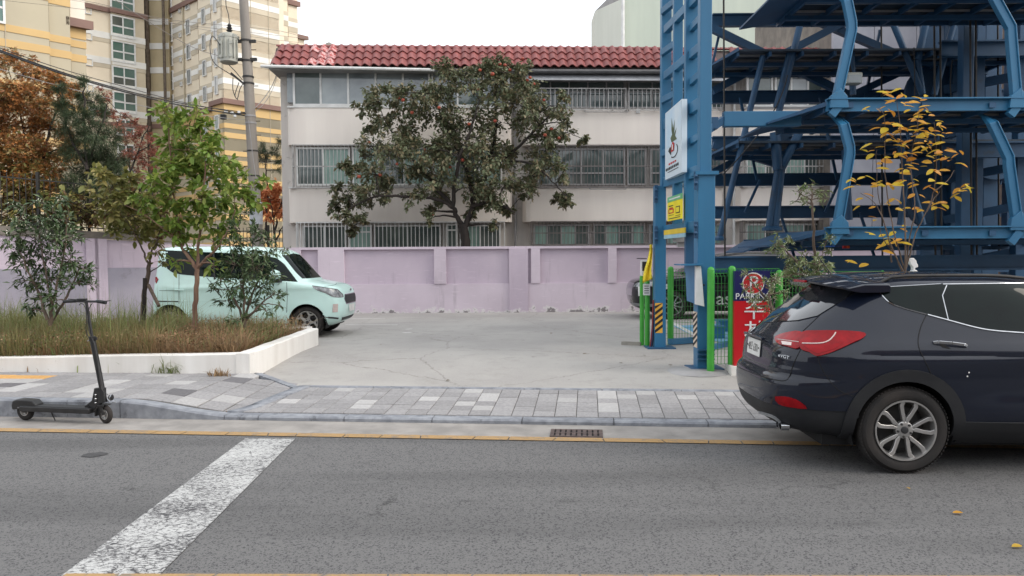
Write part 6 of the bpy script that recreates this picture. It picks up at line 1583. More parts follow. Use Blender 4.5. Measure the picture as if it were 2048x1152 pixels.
bc.patch('grille', [(-.46, .60), (.46, .60), (.5, .92), (-.5, .92)], 'end', M_CHROME, .008, .06, front=True)
bc.patch('skirt_trim', [(.0, .35), (.9, .33), (.9, .40), (.0, .42)], 'end', M_SILV, .008, .06, front=True)
g = MB(); g.lohi((.4, -.7, .2), (4.3, .7, .34)); g.build('underbody', M_GAP, blk)
for sg_ in (-1, 1):
    P_ = [bc.bvh.ray_cast(Vector((1.0 + 1.5 * i / 10, sg_ * .55, 3)), Vector((0, 0, -1)))[0] for i in range(11)]; P_ = [p + Vector((0, 0, .03)) for p in P_ if p]
    g = MB(); g.tube(P_, .015, 6); g.build('roof_rail', M_SILV, blk, smooth=True)

# ------------------------------------------------------------------ kick scooter
KS = lambda x, y: (x / 4.115, 580 + y / 4.115)
def ks(x, y, dy=0.0):
    px, py = KS(x, y); Y = 8.80 + (8.60 - 8.80) * (px - 52) / 160 + dy; return at(px, py, Y)
wr_ = ks(212, 1015); wf = ks(872, 1040); rF, rR = .102, .108
wr_.z = rR + .004; wf.z = rF + .004
sc_ = thing('kick_scooter', 'black folding electric kick scooter standing against the kerb at left', 'scooter', (wr_.x, wr_.y, 0))
sb = lambda g, nm, mat, par=sc_, sm=35, bev=0: g.build(nm, mat, par, smooth=sm, world=sc_, bevel=bev)
sdir = Vector((wf.x - wr_.x, wf.y - wr_.y, 0)).normalized(); sn_ = Vector((-sdir.y, sdir.x, 0))
M_SBLK = pm('scooter_black', (0.012, 0.012, 0.013), (0.02, 0.02, 0.021), 12, 0.45); M_SGREY = pm('scooter_grip', (0.03, 0.032, 0.035), (0.02, 0.02, 0.022), 40, 0.8)
def swheel(c, r_, ang, rimr):
    e = sub('wheel', sc_); e.location = c - Vector(sc_.location); e.rotation_euler = (0, 0, ang)
    g = MB(); w = .05; g.lathe([(rimr, -w / 2 + .004), (r_ * .8, -w / 2), (r_ - .012, -w / 2 + .006), (r_, -.008), (r_, .008), (r_ - .012, w / 2 - .006), (r_ * .8, w / 2), (rimr, w / 2 - .004)], axis='y', n=32, cap=False); g.build('tyre', M_TYREM, e, smooth=50)
    g = MB(); g.lathe([(rimr + .002, -w / 2 + .002), (rimr - .006, -w / 2 + .001), (rimr - .010, 0), (rimr - .006, w / 2 - .001), (rimr + .002, w / 2 - .002)], axis='y', n=32, cap=False)
    for k in range(5):
        t = 2 * math.pi * k / 5; g.bar((0, -.008, 0), (rimr * math.cos(t), -.012, rimr * math.sin(t)), .014, .012)
    g.lathe([(.024, -w / 2 - .004), (.024, w / 2 + .004)], axis='y', n=14); g.build('rim', M_ALLOY if rimr > .04 else M_SBLK, e, smooth=40)
az_ = math.atan2(sdir.y, sdir.x)
swheel(wr_, rR, az_, .052); swheel(wf, rF, az_ - .25, .056)
a, b = ks(130, 985), ks(790, 1008); a.z = .150; b.z = .148
g = MB(); g.bar(a, b, .17, .055, bev if False else None) if False else g.bar(a + sdir * .12, b - sdir * .02, .17, .058); sb(g, 'deck', M_SBLK, bev=.008)
g = MB(); g.bar(a + sdir * .13 + Vector((0, 0, .032)), b - sdir * .06 + Vector((0, 0, .032)), .15, .006); sb(g, 'deck_grip', M_SGREY)
g = MB(); vs = []; n_ = 9
pr = [(-.125, .13), (-.135, .18), (-.12, .232), (-.06, .252), (.03, .25), (.14, .245), (.19, .20), (.19, .165)]
for k in (-1, 1): vs += [wr_ + sdir * x + sn_ * (k * .062) + Vector((0, 0, z - wr_.z)) for x, z in pr]
m_ = len(pr); g.add(vs, [tuple(range(m_)), tuple(range(2 * m_ - 1, m_ - 1, -1))] + [(i, m_ + i, m_ + (i + 1) % m_, (i + 1) % m_) for i in range(m_)]); sb(g, 'rear_fender', M_SBLK, bev=.012)
for k in (-1, 1): g = MB(); g.bar(wr_ + sn_ * .045 * k, wr_ + sdir * .2 + sn_ * .045 * k + Vector((0, 0, .04)), .012, .03); sb(g, 'swing_arm', M_SBLK)
for k, m2 in ((0, M_CHROME), (1, M_RED)): g = MB(); g.box(wr_ + sdir * (-.03 + .09 * k) - sn_ * .066 + Vector((0, 0, .05)), (.03, .006, .014)); sb(g, 'side_badge', M_CHROME)
# neck hinge
g = MB(); g.prism([ks(*p) - sn_ * .03 for p in ((715, 950), (770, 905), (790, 805), (860, 805), (862, 925), (820, 940), (770, 1010), (730, 1010))], sn_ * .06); sb(g, 'neck', M_SBLK, bev=.004)
g = MB(); c = ks(735, 960) - sn_ * .034; g.lathe([(.018, -.004), (.018, .07)], c, 'y', 16); sb(g, 'hinge_pin', M_CHROME)
g = MB(); c = ks(735, 960) - sn_ * .040; g.lathe([(.024, 0), (.024, .004)], c, 'y', 16); sb(g, 'hinge_washer', M_SBLK)
for k in range(5):
    g = MB(); p = ks(806, 858 + k * 16) - sn_ * .036; g.lathe([(.010, -.006), (.012, 0), (.010, .006)], p, 'z', 10); sb(g, 'spring_coil', M_CHROME if k % 2 == 0 else M_SBLK)
# stem, inner tube, fork
s0, s1, s2 = ks(862, 925), ks(760, 400), ks(710, 95)
g = MB(); g.tube([s0, s1], .030, 16); sb(g, 'stem', M_SBLK)
g = MB(); g.tube([s1 + (s1 - s0).normalized() * -.02, s2], .016, 12); sb(g, 'stem_extension', M_SBLK)
g = MB(); g.lathe([(.036, -.025), (.036, .025)], s1, 'z', 16); g.box(s1 + sdir * .04 + Vector((0, 0, .0)), (.03, .03, .03)); sb(g, 'stem_clamp', M_SBLK)
g = MB(); g.tube([ks(720, 420), ks(745, 412)], .004, 6); g.box(ks(770, 412), (.03, .012, .008)); sb(g, 'clamp_lever', M_CHROME)
ft = ks(845, 950)
for k in (-1, 1): g = MB(); g.bar(ft + sn_ * .038 * k, wf + sn_ * .038 * k, .012, .035); sb(g, 'fork', M_SBLK, bev=.003)
g = MB(); g.box(ft, (.07, .10, .03)); sb(g, 'fork_crown', M_SBLK, bev=.004)
g = MB(); vs = []; n_ = 12
for k in (-1, 1): vs += [wf + sdir * (.118 * math.cos(R(70 + 120 * i / n_))) + Vector((0, 0, .118 * math.sin(R(70 + 120 * i / n_)))) + sn_ * .034 * k for i in range(n_ + 1)]
g.add(vs, [(i, i + 1, n_ + 2 + i, n_ + 1 + i) for i in range(n_)]); o = sb(g, 'front_fender', M_SBLK); o.modifiers.new('t', 'SOLIDIFY').thickness = .006
# headlamp with chrome ring, wire guard
c = ks(915, 885); g = MB(); g.lathe([(.012, -.03), (.026, -.02), (.032, .0), (.028, .018), (.001, .024)], c, 'x', 18); sb(g, 'headlamp', M_SBLK)
g = MB(); g.tube([c + Vector((.002 + .004 * math.sin(t), .034 * math.cos(t), .034 * math.sin(t))) for t in [2 * math.pi * i / 18 for i in range(19)]], .005, 6); sb(g, 'lamp_ring', M_CHROME)
g = MB(); g.tube([ks(880, 900), ks(895, 925), ks(950, 928), ks(945, 900)], .004, 6); sb(g, 'lamp_bracket', M_CHROME)
# handlebar, grips, levers, display
hb0, hb1 = ks(530, 94), ks(905, 90); g = MB(); g.tube([ks(600, 92), ks(860, 96)], .013, 10); sb(g, 'handlebar', M_SBLK)
g = MB(); g.tube([ks(525, 95), ks(625, 90)], .019, 12); sb(g, 'grip', M_SGREY)
g = MB(); g.tube([ks(800, 92), ks(872, 104)], [.018, .021], 12); sb(g, 'grip', M_SGREY)
g = MB(); g.box(ks(675, 78), (.10, .05, .022)); sb(g, 'display', M_SBLK, bev=.004)
g = MB(); g.tube([ks(640, 80, -.03), ks(560, 74, -.06)], .005, 6); g.tube([ks(830, 96, -.03), ks(908, 88, -.05)], .005, 6); sb(g, 'brake_lever', M_SBLK)
g = MB(); g.lathe([(.012, -.008), (.014, 0), (.001, .01)], ks(797, 82), 'z', 10); sb(g, 'bell', M_CHROME)
for k, pts in enumerate((((650, 125), (670, 110), (700, 140), (712, 230), (708, 330), (735, 400), (765, 430)), ((760, 110), (735, 150), (722, 240), (730, 330), (752, 390), (775, 440)), ((775, 440), (800, 560), (815, 700), (840, 820), (885, 860)))):
    g = MB(); g.tube([ks(x, y, -.035) for x, y in spline(pts, 3)], .0042, 6); sb(g, 'cable', M_SBLK)
g = MB(); g.tube([ks(420, 1000), ks(455, 1074)], .006, 6); sb(g, 'kickstand', M_SBLK)
# ================================================================== VEGETATION
M_BARK = pm('bark', srgb(112, 96, 84), srgb(78, 66, 58), 14, .9, .4, 50, streak=True); M_BARKD = pm('dark_bark', srgb(58, 50, 46), srgb(38, 34, 32), 14, .9, .4, 50, streak=True)
M_BARKL = pm('pale_bark', srgb(150, 120, 100), srgb(120, 92, 78), 20, .9, .3, 50, streak=True)
LF = {
 'persimmon': leafmat('persimmon_leaf', (.115, .145, .075), (.18, .20, .115), (.28, .20, .12), .2, (.5, .9)),
 'green': leafmat('green_leaf', (.13, .22, .035), (.22, .32, .06), (.36, .36, .09), .3, (.5, .9)),
 'olive': leafmat('olive_leaf', (.18, .20, .06), (.26, .25, .08), (.36, .28, .10), .3, (.5, .9)),
 'dark': leafmat('dark_glossy_leaf', (.048, .088, .036), (.08, .125, .052), (.125, .16, .075), .1, (.5, .9)),
 'osm': leafmat('osmanthus_leaf', (.10, .15, .05), (.18, .23, .09), (.30, .32, .18), .2, (.5, .85)),
 'yellow': leafmat('yellow_leaf', srgb(204, 186, 56), srgb(206, 160, 56), srgb(198, 126, 54), .35, (.5, .8)),
 'maple': leafmat('maple_leaf', (.22, .17, .08), (.28, .22, .09), (.46, .17, .10), .3, (.5, .85)),
 'rust': leafmat('rust_leaf', (.42, .21, .08), (.55, .27, .09), (.66, .27, .09), .3, (.5, .85)),
 'orange': leafmat('orange_leaf', (.75, .32, .14), (.85, .42, .2), (.68, .25, .11), .45, (.5, .85)),
 'red': leafmat('red_leaf', (.28, .11, .08), (.38, .13, .09), (.22, .13, .07), .3, (.5, .85)),
 'pine': leafmat('pine_needle', (.05, .085, .045), (.08, .12, .06), (.13, .14, .07), .1, (.5, .85)),
 'brownleaf': leafmat('brown_leaf', (.10, .05, .02), (.08, .06, .025), (.14, .07, .03), .2, (.5, .85)),
}
M_PETAL = pm('white_petal', srgb(236, 236, 222), srgb(216, 218, 196), 9, .7); M_FRUIT = pm('persimmon_fruit', srgb(168, 82, 56), srgb(146, 60, 46), 6, .35)
def leaf_template(kind):
    if kind == 'oval': L = [(0, 0, 0), (.2, .17, .05), (.2, -.17, .05), (.5, .25, .05), (.5, -.25, .05), (.5, 0, -.01), (.8, .16, -.01), (.8, -.16, -.01), (1, 0, -.10)]; Fc = [(0, 5, 3, 1), (0, 2, 4, 5), (5, 8, 6, 3), (5, 4, 7, 8)]
    elif kind == 'long': L = [(0, 0, 0), (.45, .15, .04), (.45, 0, -.0), (.45, -.15, .04), (1, 0, -.16)]; Fc = [(0, 2, 1), (0, 3, 2), (2, 4, 1), (2, 3, 4)]
    elif kind == 'needle': L = [(0, 0.035, 0), (0, -.035, 0), (1, 0, .0)]; Fc = [(0, 1, 2)]
    elif kind == 'star': L = [(0, 0, 0), (.45, .15, 0), (.5, .55, -.05), (.62, .12, 0), (1, 0, -.1), (.62, -.12, 0), (.5, -.55, -.05), (.45, -.15, 0)]; Fc = [(0, 3, 2, 1), (0, 5, 4, 3), (0, 7, 6, 5)]
    else: L = [(0, 0, 0), (.5, .3, .0), (.5, -.3, .0), (1, 0, 0)]; Fc = [(0, 2, 3, 1)]
    return np.array(L, float), Fc
def leaf_mats(P, D, Nn, S):
    """rotation frames for leaves: D direction, Nn approx normal"""
    D = D / (np.linalg.norm(D, axis=1, keepdims=True) + 1e-9); Y = np.cross(Nn, D); Y /= (np.linalg.norm(Y, axis=1, keepdims=True) + 1e-9); Z = np.cross(D, Y)
    return D, Y, Z
def leaf_mesh(name, P, D, Nn, S, kind, mat):
    L, Fc = leaf_template(kind); X, Y, Z = leaf_mats(P, D, Nn, S); n, k = len(P), len(L)
    V = P[:, None, :] + S[:, None, None] * (L[None, :, 0:1] * X[:, None, :] + L[None, :, 1:2] * Y[:, None, :] + L[None, :, 2:3] * Z[:, None, :])
    V = V.reshape(-1, 3); base = (np.arange(n) * k)
    me = bpy.data.meshes.new(name); loops = []; starts = []; tot = []; c = 0
    fl_ = [np.array(f) for f in Fc]; lens = [len(f) for f in Fc]
    allf = np.concatenate([(base[:, None] + np.concatenate(fl_)[None, :])]).reshape(-1)
    lt_ = np.tile(lens, n); ls_ = np.concatenate([[0], np.cumsum(lt_)[:-1]])
    me.vertices.add(len(V)); me.vertices.foreach_set('co', V.astype(np.float32).ravel()); me.loops.add(len(allf)); me.loops.foreach_set('vertex_index', allf.astype(np.int32))
    me.polygons.add(len(lt_)); me.polygons.foreach_set('loop_start', ls_.astype(np.int32)); me.polygons.foreach_set('loop_total', lt_.astype(np.int32)); me.materials.append(mat); me.update(calc_edges=True); return me
class Tree:
    def __init__(s, name, label, cat, base, group=None):
        s.base = Vector(base); s.root = thing(name, label, cat, s.base, 0, group); s.nodes = []; s.tub = MB(); s.tips = []; s.r = random.Random(hash(label) % 9999 if False else len(label) * 31 + int(abs(base[0]) * 100))
    def path(s, pts, r0, r1, n=7, wig=.03):
        """curved limb through points"""
        P_ = [Vector(p) for p in spline([tuple(p) for p in pts], 5)]; k = len(P_); rs = [r0 + (r1 - r0) * (i / (k - 1)) ** .8 for i in range(k)]
        P_ = [p + Vector((s.r.uniform(-1, 1), s.r.uniform(-1, 1), s.r.uniform(-.5, .5))) * wig * (0 if i in (0,) else 1) for i, p in enumerate(P_)]
        s.tub.tube(P_, rs, n); s.nodes += [(p, r_) for p, r_ in zip(P_, rs)]; return P_
    def reach(s, target, r1=.012, sag=.12, n=6):
        target = Vector(target); best = min(s.nodes, key=lambda q: (q[0] - target).length + max(0, (q[0].z - target.z)) * 1.2)
        p, r_ = best; d = target - p; r0 = min(r_ * .75, .012 + d.length * .03)
        mid = p + d * .5 + Vector((s.r.uniform(-1, 1), s.r.uniform(-1, 1), s.r.uniform(.0, 1))) * d.length * sag
        return s.path([p, mid, target], r0, r1, n, .01 + d.length * .012)
    def finish(s, mat, smooth=True, nm='trunk'):
        o = s.tub.build(nm, mat, s.root, smooth=60, world=s.root); s.tub = MB(); return o
    def cluster(s, c, rad, n, out, twigs=7, droop=.3, up=.25, twr=.005, spread=.12):
        """twigs in an ellipsoid around c, leaves set along them"""
        c = Vector(c); rad = Vector(rad); m = max(1, n // twigs)
        for _ in range(twigs):
            v = Vector((s.r.gauss(0, 1), s.r.gauss(0, 1), s.r.gauss(0, 1))).normalized(); t = s.r.uniform(.35, 1.0) ** .5
            e = c + Vector((v.x * rad.x, v.y * rad.y, v.z * rad.z)) * t; a = c + (e - c) * s.r.uniform(0, .2)
            s.tub.tube([a, a.lerp(e, .55) + Vector((0, 0, up * (e - a).length * .3)), e], [twr * 1.6, twr * 1.2, twr * .6], 4, cap=False)
            for _ in range(m):
                u = s.r.uniform(.3, 1.05); p = a.lerp(e, u) + Vector((0, 0, up * (e - a).length * .3 * math.sin(min(1, u) * math.pi))) + Vector((s.r.gauss(0, 1), s.r.gauss(0, 1), s.r.gauss(0, 1))) * spread * min(rad) 
                d = (e - a).normalized() + Vector((s.r.gauss(0, 1), s.r.gauss(0, 1), s.r.gauss(0, .7) - droop)); out.append((p, d, Vector((s.r.gauss(0, .5), s.r.gauss(0, .5), 1))))
    def leaves(s, data, size, kind, mat, nm='foliage', indiv=0, inm='leaf', var=.3, stuff=True):
        P = np.array([tuple(d[0]) for d in data]); D = np.array([tuple(d[1]) for d in data]); Nn = np.array([tuple(d[2]) for d in data]); S = size * (1 + var * (np.random.RandomState(len(data)).rand(len(P)) * 2 - 1))
        P = P - np.array(tuple(s.root.location))
        if indiv:
            order = np.argsort([-(sz / max(1, (Vector(p) + s.root.location - CAM).length)) for sz, p in zip(S, P)])[:indiv]
            me = [leaf_mesh(inm, np.zeros((1, 3)), np.array([[1., 0, 0]]), np.array([[0, 0, 1.]]), np.array([1.0]), kind, mat)]
            if kind == 'oval':
                for k_ in (.8, 1.25):
                    m2 = me[0].copy(); co = np.empty(len(m2.vertices) * 3); m2.vertices.foreach_get('co', co); co[1::3] *= k_; co[2::3] *= 1 / k_ + (k_ - 1) * 2; m2.vertices.foreach_set('co', co); me.append(m2)
            X, Y, Z = leaf_mats(P, D, Nn, S)
            for c_, i in enumerate(order):
                M = Matrix(((X[i][0], Y[i][0], Z[i][0], 0), (X[i][1], Y[i][1], Z[i][1], 0), (X[i][2], Y[i][2], Z[i][2], 0), (0, 0, 0, 1))) @ Matrix.Scale(float(S[i]), 4); M.translation = Vector(P[i])
                piece(inm, me[c_ % len(me)], s.root, M)
            keep = np.ones(len(P), bool); keep[order] = False; P, D, Nn, S = P[keep], D[keep], Nn[keep], S[keep]
        if len(P) == 0: return
        o = bpy.data.objects.new(nm, leaf_mesh(nm, P, D, Nn, S, kind, mat)); COL.objects.link(o); o.parent = s.root
        if indiv: o['kind'] = 'stuff'
        return o
def PX(Y, dy=.4, r_=rnd):
    return lambda px, py, pr, k=1.0: (at(px, py, Y + r_.uniform(-dy, dy)), (pr * Y / FPX, min(pr * Y / FPX, dy + .3) , pr * Y / FPX * .8))

# --- persimmon tree behind the lavender wall
Y = 23.5; t = Tree('persimmon_tree', 'large persimmon tree with orange fruit in front of the cream apartment block', 'tree', at(932, 560, Y)); c = PX(Y, .9, t.r)
A_ = lambda px, py, dy=0: at(px, py, Y + dy)
t.path([A_(935, 570), A_(934, 520), A_(930, 475), A_(924, 450)], .17, .13, 10, .015)
t.path([A_(924, 452), A_(912, 432, -.1), A_(905, 415, -.2), A_(870, 398, -.3), A_(815, 393, -.5), A_(760, 392, -.6), A_(715, 408, -.6), A_(680, 432, -.6)], .085, .02, 8)
t.path([A_(928, 455), A_(940, 430, .1), A_(945, 400, .2), A_(935, 350, .2), A_(915, 300, .1), A_(890, 250, 0), A_(870, 200, 0)], .10, .02, 8)
t.path([A_(942, 412, .1), A_(985, 405, -.1), A_(1020, 420, -.3), A_(1030, 428, -.4)], .07, .02, 7)
t.path([A_(945, 400, .2), A_(975, 340, .3), A_(990, 270, .3), A_(990, 180, .1), A_(1000, 145, 0)], .1, .02, 8)
t.path([A_(975, 340, .3), A_(1030, 300, 0), A_(1080, 250, -.3), A_(1110, 220, -.4)], .07, .015, 7)
t.path([A_(905, 415, -.2), A_(860, 360, .2), A_(820, 310, .4), A_(780, 260, .2)], .08, .02, 7)
t.path([A_(905, 415, -.2), A_(915, 330, -.6), A_(940, 260, -.8), A_(960, 200, -.6)], .07, .02, 7)
t.path([A_(1010, 320, 0), A_(1070, 330, -.5), A_(1110, 370, -.6), A_(1135, 395, -.6)], .04, .012, 6)
cl_ = [(900, 150, 40, 5), (850, 185, 40, 5), (790, 190, 34, 4), (1095, 215, 40, 5), (1080, 280, 44, 6), (1050, 215, 46, 5), (1060, 350, 40, 5), (1000, 320, 44, 5), (900, 275, 50, 6), (820, 275, 50, 6), (960, 280, 44, 5), (1010, 210, 44, 5), (890, 205, 44, 5), (1000, 138, 38, 8), (960, 146, 32, 6), (1045, 154, 34, 6), (930, 165, 46, 6), (1060, 190, 50, 6), (990, 180, 58, 8), (880, 175, 34, 4), (815, 180, 30, 3), (830, 205, 48, 6), (760, 200, 34, 5), (735, 212, 26, 3), (790, 235, 52, 6), (745, 240, 32, 3), (870, 230, 58, 7), (930, 240, 60, 7), (1000, 250, 60, 5), (1070, 240, 50, 4), (1120, 240, 38, 3), (1130, 190, 20, 2), (1140, 265, 26, 3), (1165, 282, 16, 2), (1100, 280, 40, 4), (745, 295, 44, 5), (720, 320, 30, 3), (790, 300, 58, 7), (850, 300, 60, 8), (915, 310, 62, 9), (975, 320, 56, 7), (1040, 310, 46, 4), (1080, 320, 42, 5), (1110, 335, 30, 3), (1125, 350, 22, 3), (700, 340, 24, 3), (695, 332, 18, 2), (760, 350, 46, 5), (820, 355, 50, 6), (880, 360, 54, 7), (940, 370, 50, 7), (1000, 375, 46, 5), (1045, 370, 30, 3), (740, 385, 40, 6), (700, 400, 38, 6), (670, 420, 22, 3), (690, 436, 24, 3), (720, 440, 22, 3), (715, 460, 16, 3), (780, 385, 34, 4), (835, 390, 36, 3), (865, 425, 18, 2), (885, 400, 26, 3), (950, 400, 30, 3), (985, 400, 34, 4), (1020, 425, 22, 3), (950, 420, 22, 2), (1115, 395, 18, 2), (1140, 408, 20, 3), (1130, 385, 20, 2), (850, 430, 16, 1.5), (993, 452, 16, 1.5), (1060, 390, 22, 2), (680, 380, 20, 2)]
data = []
for px_, py_, pr, w_ in cl_:
    for kk in range(2 if w_ >= 5 else 1):
        cc, rad = c(px_ + (t.r.uniform(-9, 9)), py_ + t.r.uniform(-7, 7), pr); t.reach(cc, .012); t.cluster(cc, rad, int(w_ * 92 / (2 if w_ >= 5 else 1)), data, twigs=6, droop=.55)
t.finish(M_BARKD); t.leaves(data, .118, 'oval', LF['persimmon'], var=.4)
fr_px = [(1045, 117), (1000, 128), (985, 148), (955, 178), (980, 195), (1055, 160), (1068, 168), (797, 196), (806, 200), (851, 195), (878, 215), (824, 225), (990, 242), (938, 248), (1088, 200), (738, 285), (1103, 258), (1118, 276), (718, 353), (794, 328), (760, 350), (925, 320), (823, 388), (865, 430), (1010, 130), (1020, 140), (960, 140), (1090, 270), (980, 150), (1060, 155), (900, 335), (850, 300)]
for i, (px_, py_) in enumerate(fr_px):
    p = A_(px_, py_, -.95 + .7 * t.r.random()); g = MB(); rr = t.r.uniform(.045, .062); g.lathe([(.004, -rr * .85), (rr * .6, -rr * .7), (rr, -.1 * rr), (rr * .95, .3 * rr), (rr * .55, rr * .7), (.004, rr * .72)], p, 'z', 12, cap=False)
    g.build('fruit', M_FRUIT, t.root, smooth=True, world=t.root)
    g = MB(); g.tube([p + Vector((0, 0, rr * .6)), p + Vector((0, .1, rr + .12))], .008, 4); 
    if i < 0: g.build('stalk', M_BARKD, t.root)

# --- young green magnolia in the planter
Y = 13.0; t = Tree('young_tree', 'young green leafy tree rising in the planter in front of the mint car', 'tree', at(388, 668, Y)); A_ = lambda px, py, dy=0: at(px, py, Y + dy)
t.path([A_(388, 668), A_(390, 620), A_(393, 575), A_(394, 535)], .045, .038, 10, .008)
t.path([A_(394, 537), A_(378, 515), A_(362, 490, .1), A_(355, 440, .2), A_(345, 380, .2), A_(340, 300, .1), A_(335, 240)], .036, .008, 8, .012)
t.path([A_(394, 537), A_(415, 515, -.1), A_(435, 495, -.2), A_(455, 460, -.2), A_(470, 420, -.1)], .030, .008, 8, .012)
t.path([A_(394, 535), A_(398, 480, .1), A_(405, 410), A_(410, 330, -.1), A_(400, 260)], .032, .008, 8, .012)
t.path([A_(362, 490, .1), A_(330, 460), A_(290, 430), A_(250, 410)], .018, .006, 6, .01)
cl_ = [(330, 225, 20, 2), (345, 245, 26, 3), (370, 250, 36, 5), (405, 262, 38, 5), (430, 275, 24, 3), (340, 290, 30, 4), (375, 300, 42, 7), (420, 310, 42, 6), (450, 325, 28, 3), (330, 335, 34, 5), (370, 350, 44, 8), (420, 355, 44, 7), (465, 360, 34, 4), (495, 375, 24, 2), (530, 368, 16, 1.5), (310, 365, 30, 4), (290, 395, 30, 3), (340, 395, 40, 6), (390, 400, 46, 8), (440, 400, 42, 6), (485, 400, 30, 3), (515, 405, 16, 1.5), (320, 430, 30, 3), (360, 440, 36, 4), (410, 445, 36, 4), (455, 440, 34, 4), (375, 475, 24, 2), (345, 470, 22, 2), (425, 480, 22, 2), (395, 225, 22, 1.5), (350, 525, 18, 1.2), (430, 532, 16, 1.2), (385, 500, 18, 1)]
data = []
for px_, py_, pr, w_ in cl_:
    cc, rad = at(px_, py_, Y + t.r.uniform(-.5, .5)), (pr * Y / FPX, .28, pr * Y / FPX * .85); t.reach(cc, .006); t.cluster(cc, rad, int(w_ * 25), data, twigs=8, droop=.45, twr=.003)
t.finish(M_BARKL); t.leaves(data, .132, 'oval', LF['green'], indiv=290, var=.3)
# --- thin tree with yellowish leaves, left of it, with a stake
Y = 13.4; t = Tree('young_tree', 'slender forked tree with yellowish olive leaves left of the young green tree', 'tree', at(284, 650, Y)); A_ = lambda px, py, dy=0: at(px, py, Y + dy)
t.path([A_(284, 650), A_(287, 600), A_(295, 555), A_(298, 530)], .045, .035, 8, .008)
t.path([A_(298, 530), A_(285, 500), A_(270, 470), A_(245, 430)], .022, .006, 6, .01); t.path([A_(298, 530), A_(305, 500), A_(318, 470), A_(322, 430)], .022, .006, 6, .01); t.path([A_(297, 545), A_(315, 535), A_(338, 520)], .012, .005, 5, .01)
data = []
for px_, py_, pr, w_ in [(205, 355, 24, 3), (225, 375, 30, 4), (255, 360, 26, 3), (200, 400, 24, 2.5), (240, 405, 34, 5), (280, 410, 34, 5), (180, 375, 14, 1), (215, 430, 28, 3), (255, 440, 34, 4), (295, 445, 28, 3.5), (330, 455, 22, 2), (235, 465, 24, 2), (275, 470, 22, 2), (310, 480, 16, 1.2), (190, 345, 14, 1), (310, 505, 12, .8), (325, 525, 14, .8)]:
    cc, rad = at(px_, py_, Y + t.r.uniform(-.4, .4)), (pr * Y / FPX, .25, pr * Y / FPX * .8); t.reach(cc, .005); t.cluster(cc, rad, int(w_ * 28), data, twigs=8, droop=.3, twr=.003)
t.finish(M_BARK); t.leaves(data, .13, 'oval', LF['olive'], indiv=200)
st = thing('tree_stake', 'dark weathered wooden stake and prop beside the slender forked tree', 'stake', at(288, 640, 13.2))
g = MB(); g.tube([at(288, 640, 13.2), at(290, 556, 13.2)], .035, 8); g.build('stake', M_BARKD, st, world=st); g = MB(); g.tube([at(318, 612, 13.0), at(297, 570, 13.2)], .03, 7); g.build('prop', M_BARK, st, world=st, smooth=True)
# --- dark evergreen shrubs in the planter
def shrub(label, Y, base, stems, cl_, leafn, size, kind, lf, flowers=0, fpx=None, bark=M_BARK, indiv=0, nm='shrub', fsz=.022, kd='long', tw_=.0035, spr=.12):
    t = Tree(nm, label, 'shrub', at(*base, Y)); 
    for s_ in stems: t.path([at(a, b, Y + t.r.uniform(-.1, .1)) for a, b in s_], .028, .008, 6, .012)
    data = []
    for px_, py_, pr, w_ in cl_:
        cc, rad = at(px_, py_, Y + t.r.uniform(-.3, .3)), (pr * Y / FPX, .25, pr * Y / FPX * .85); t.reach(cc, .005); t.cluster(cc, rad, int(w_ * leafn), data, twigs=max(5, int(w_ * 2.2)), droop=.1, up=.3, twr=tw_, spread=spr)
    t.finish(bark, nm='stems'); t.leaves(data, size, kd, LF[lf], indiv=indiv)
    if flowers:
        fd = []; src = [d for d in data if fpx is None or fpx(d[0])]
        for d in t.r.sample(src, min(flowers, len(src))):
            for _ in range(3): fd.append((d[0] + Vector((t.r.gauss(0, .02), -.03 + t.r.gauss(0, .02), t.r.gauss(0, .02))), Vector((t.r.gauss(0, 1), t.r.gauss(0, 1), t.r.gauss(0, 1))), Vector((t.r.gauss(0, 1), -1, t.r.gauss(0, 1)))))
        t.leaves(fd, fsz, 'quad', M_PETAL, 'blossom')
    return t
shrub('dark glossy-leaved shrub with white blossom at far left of the planter', 12.0, (100, 640), [((100, 650), (100, 600), (90, 540), (80, 470)), ((100, 650), (110, 590), (125, 520), (135, 450)), ((95, 640), (80, 590), (55, 540), (40, 500)), ((105, 640), (130, 600), (150, 560), (160, 530))],
      [(40, 470, 30, 4), (30, 500, 26, 3.5), (70, 480, 36, 6), (110, 480, 38, 6), (145, 480, 26, 4), (50, 520, 34, 6), (95, 520, 40, 8), (140, 520, 34, 6), (165, 540, 22, 3), (60, 560, 34, 6), (105, 560, 38, 7), (145, 570, 32, 5), (75, 600, 26, 3.5), (115, 600, 28, 3.5), (40, 440, 22, 2.5), (90, 445, 30, 4), (130, 440, 24, 3), (20, 480, 14, 1.5), (180, 570, 12, 1), (60, 620, 18, 1.5), (45, 410, 20, 2), (85, 405, 20, 2), (125, 400, 16, 2), (105, 425, 24, 3)], 28, .11, 'long', 'dark', 150, lambda p: p.z > at(0, 505, 12).z)
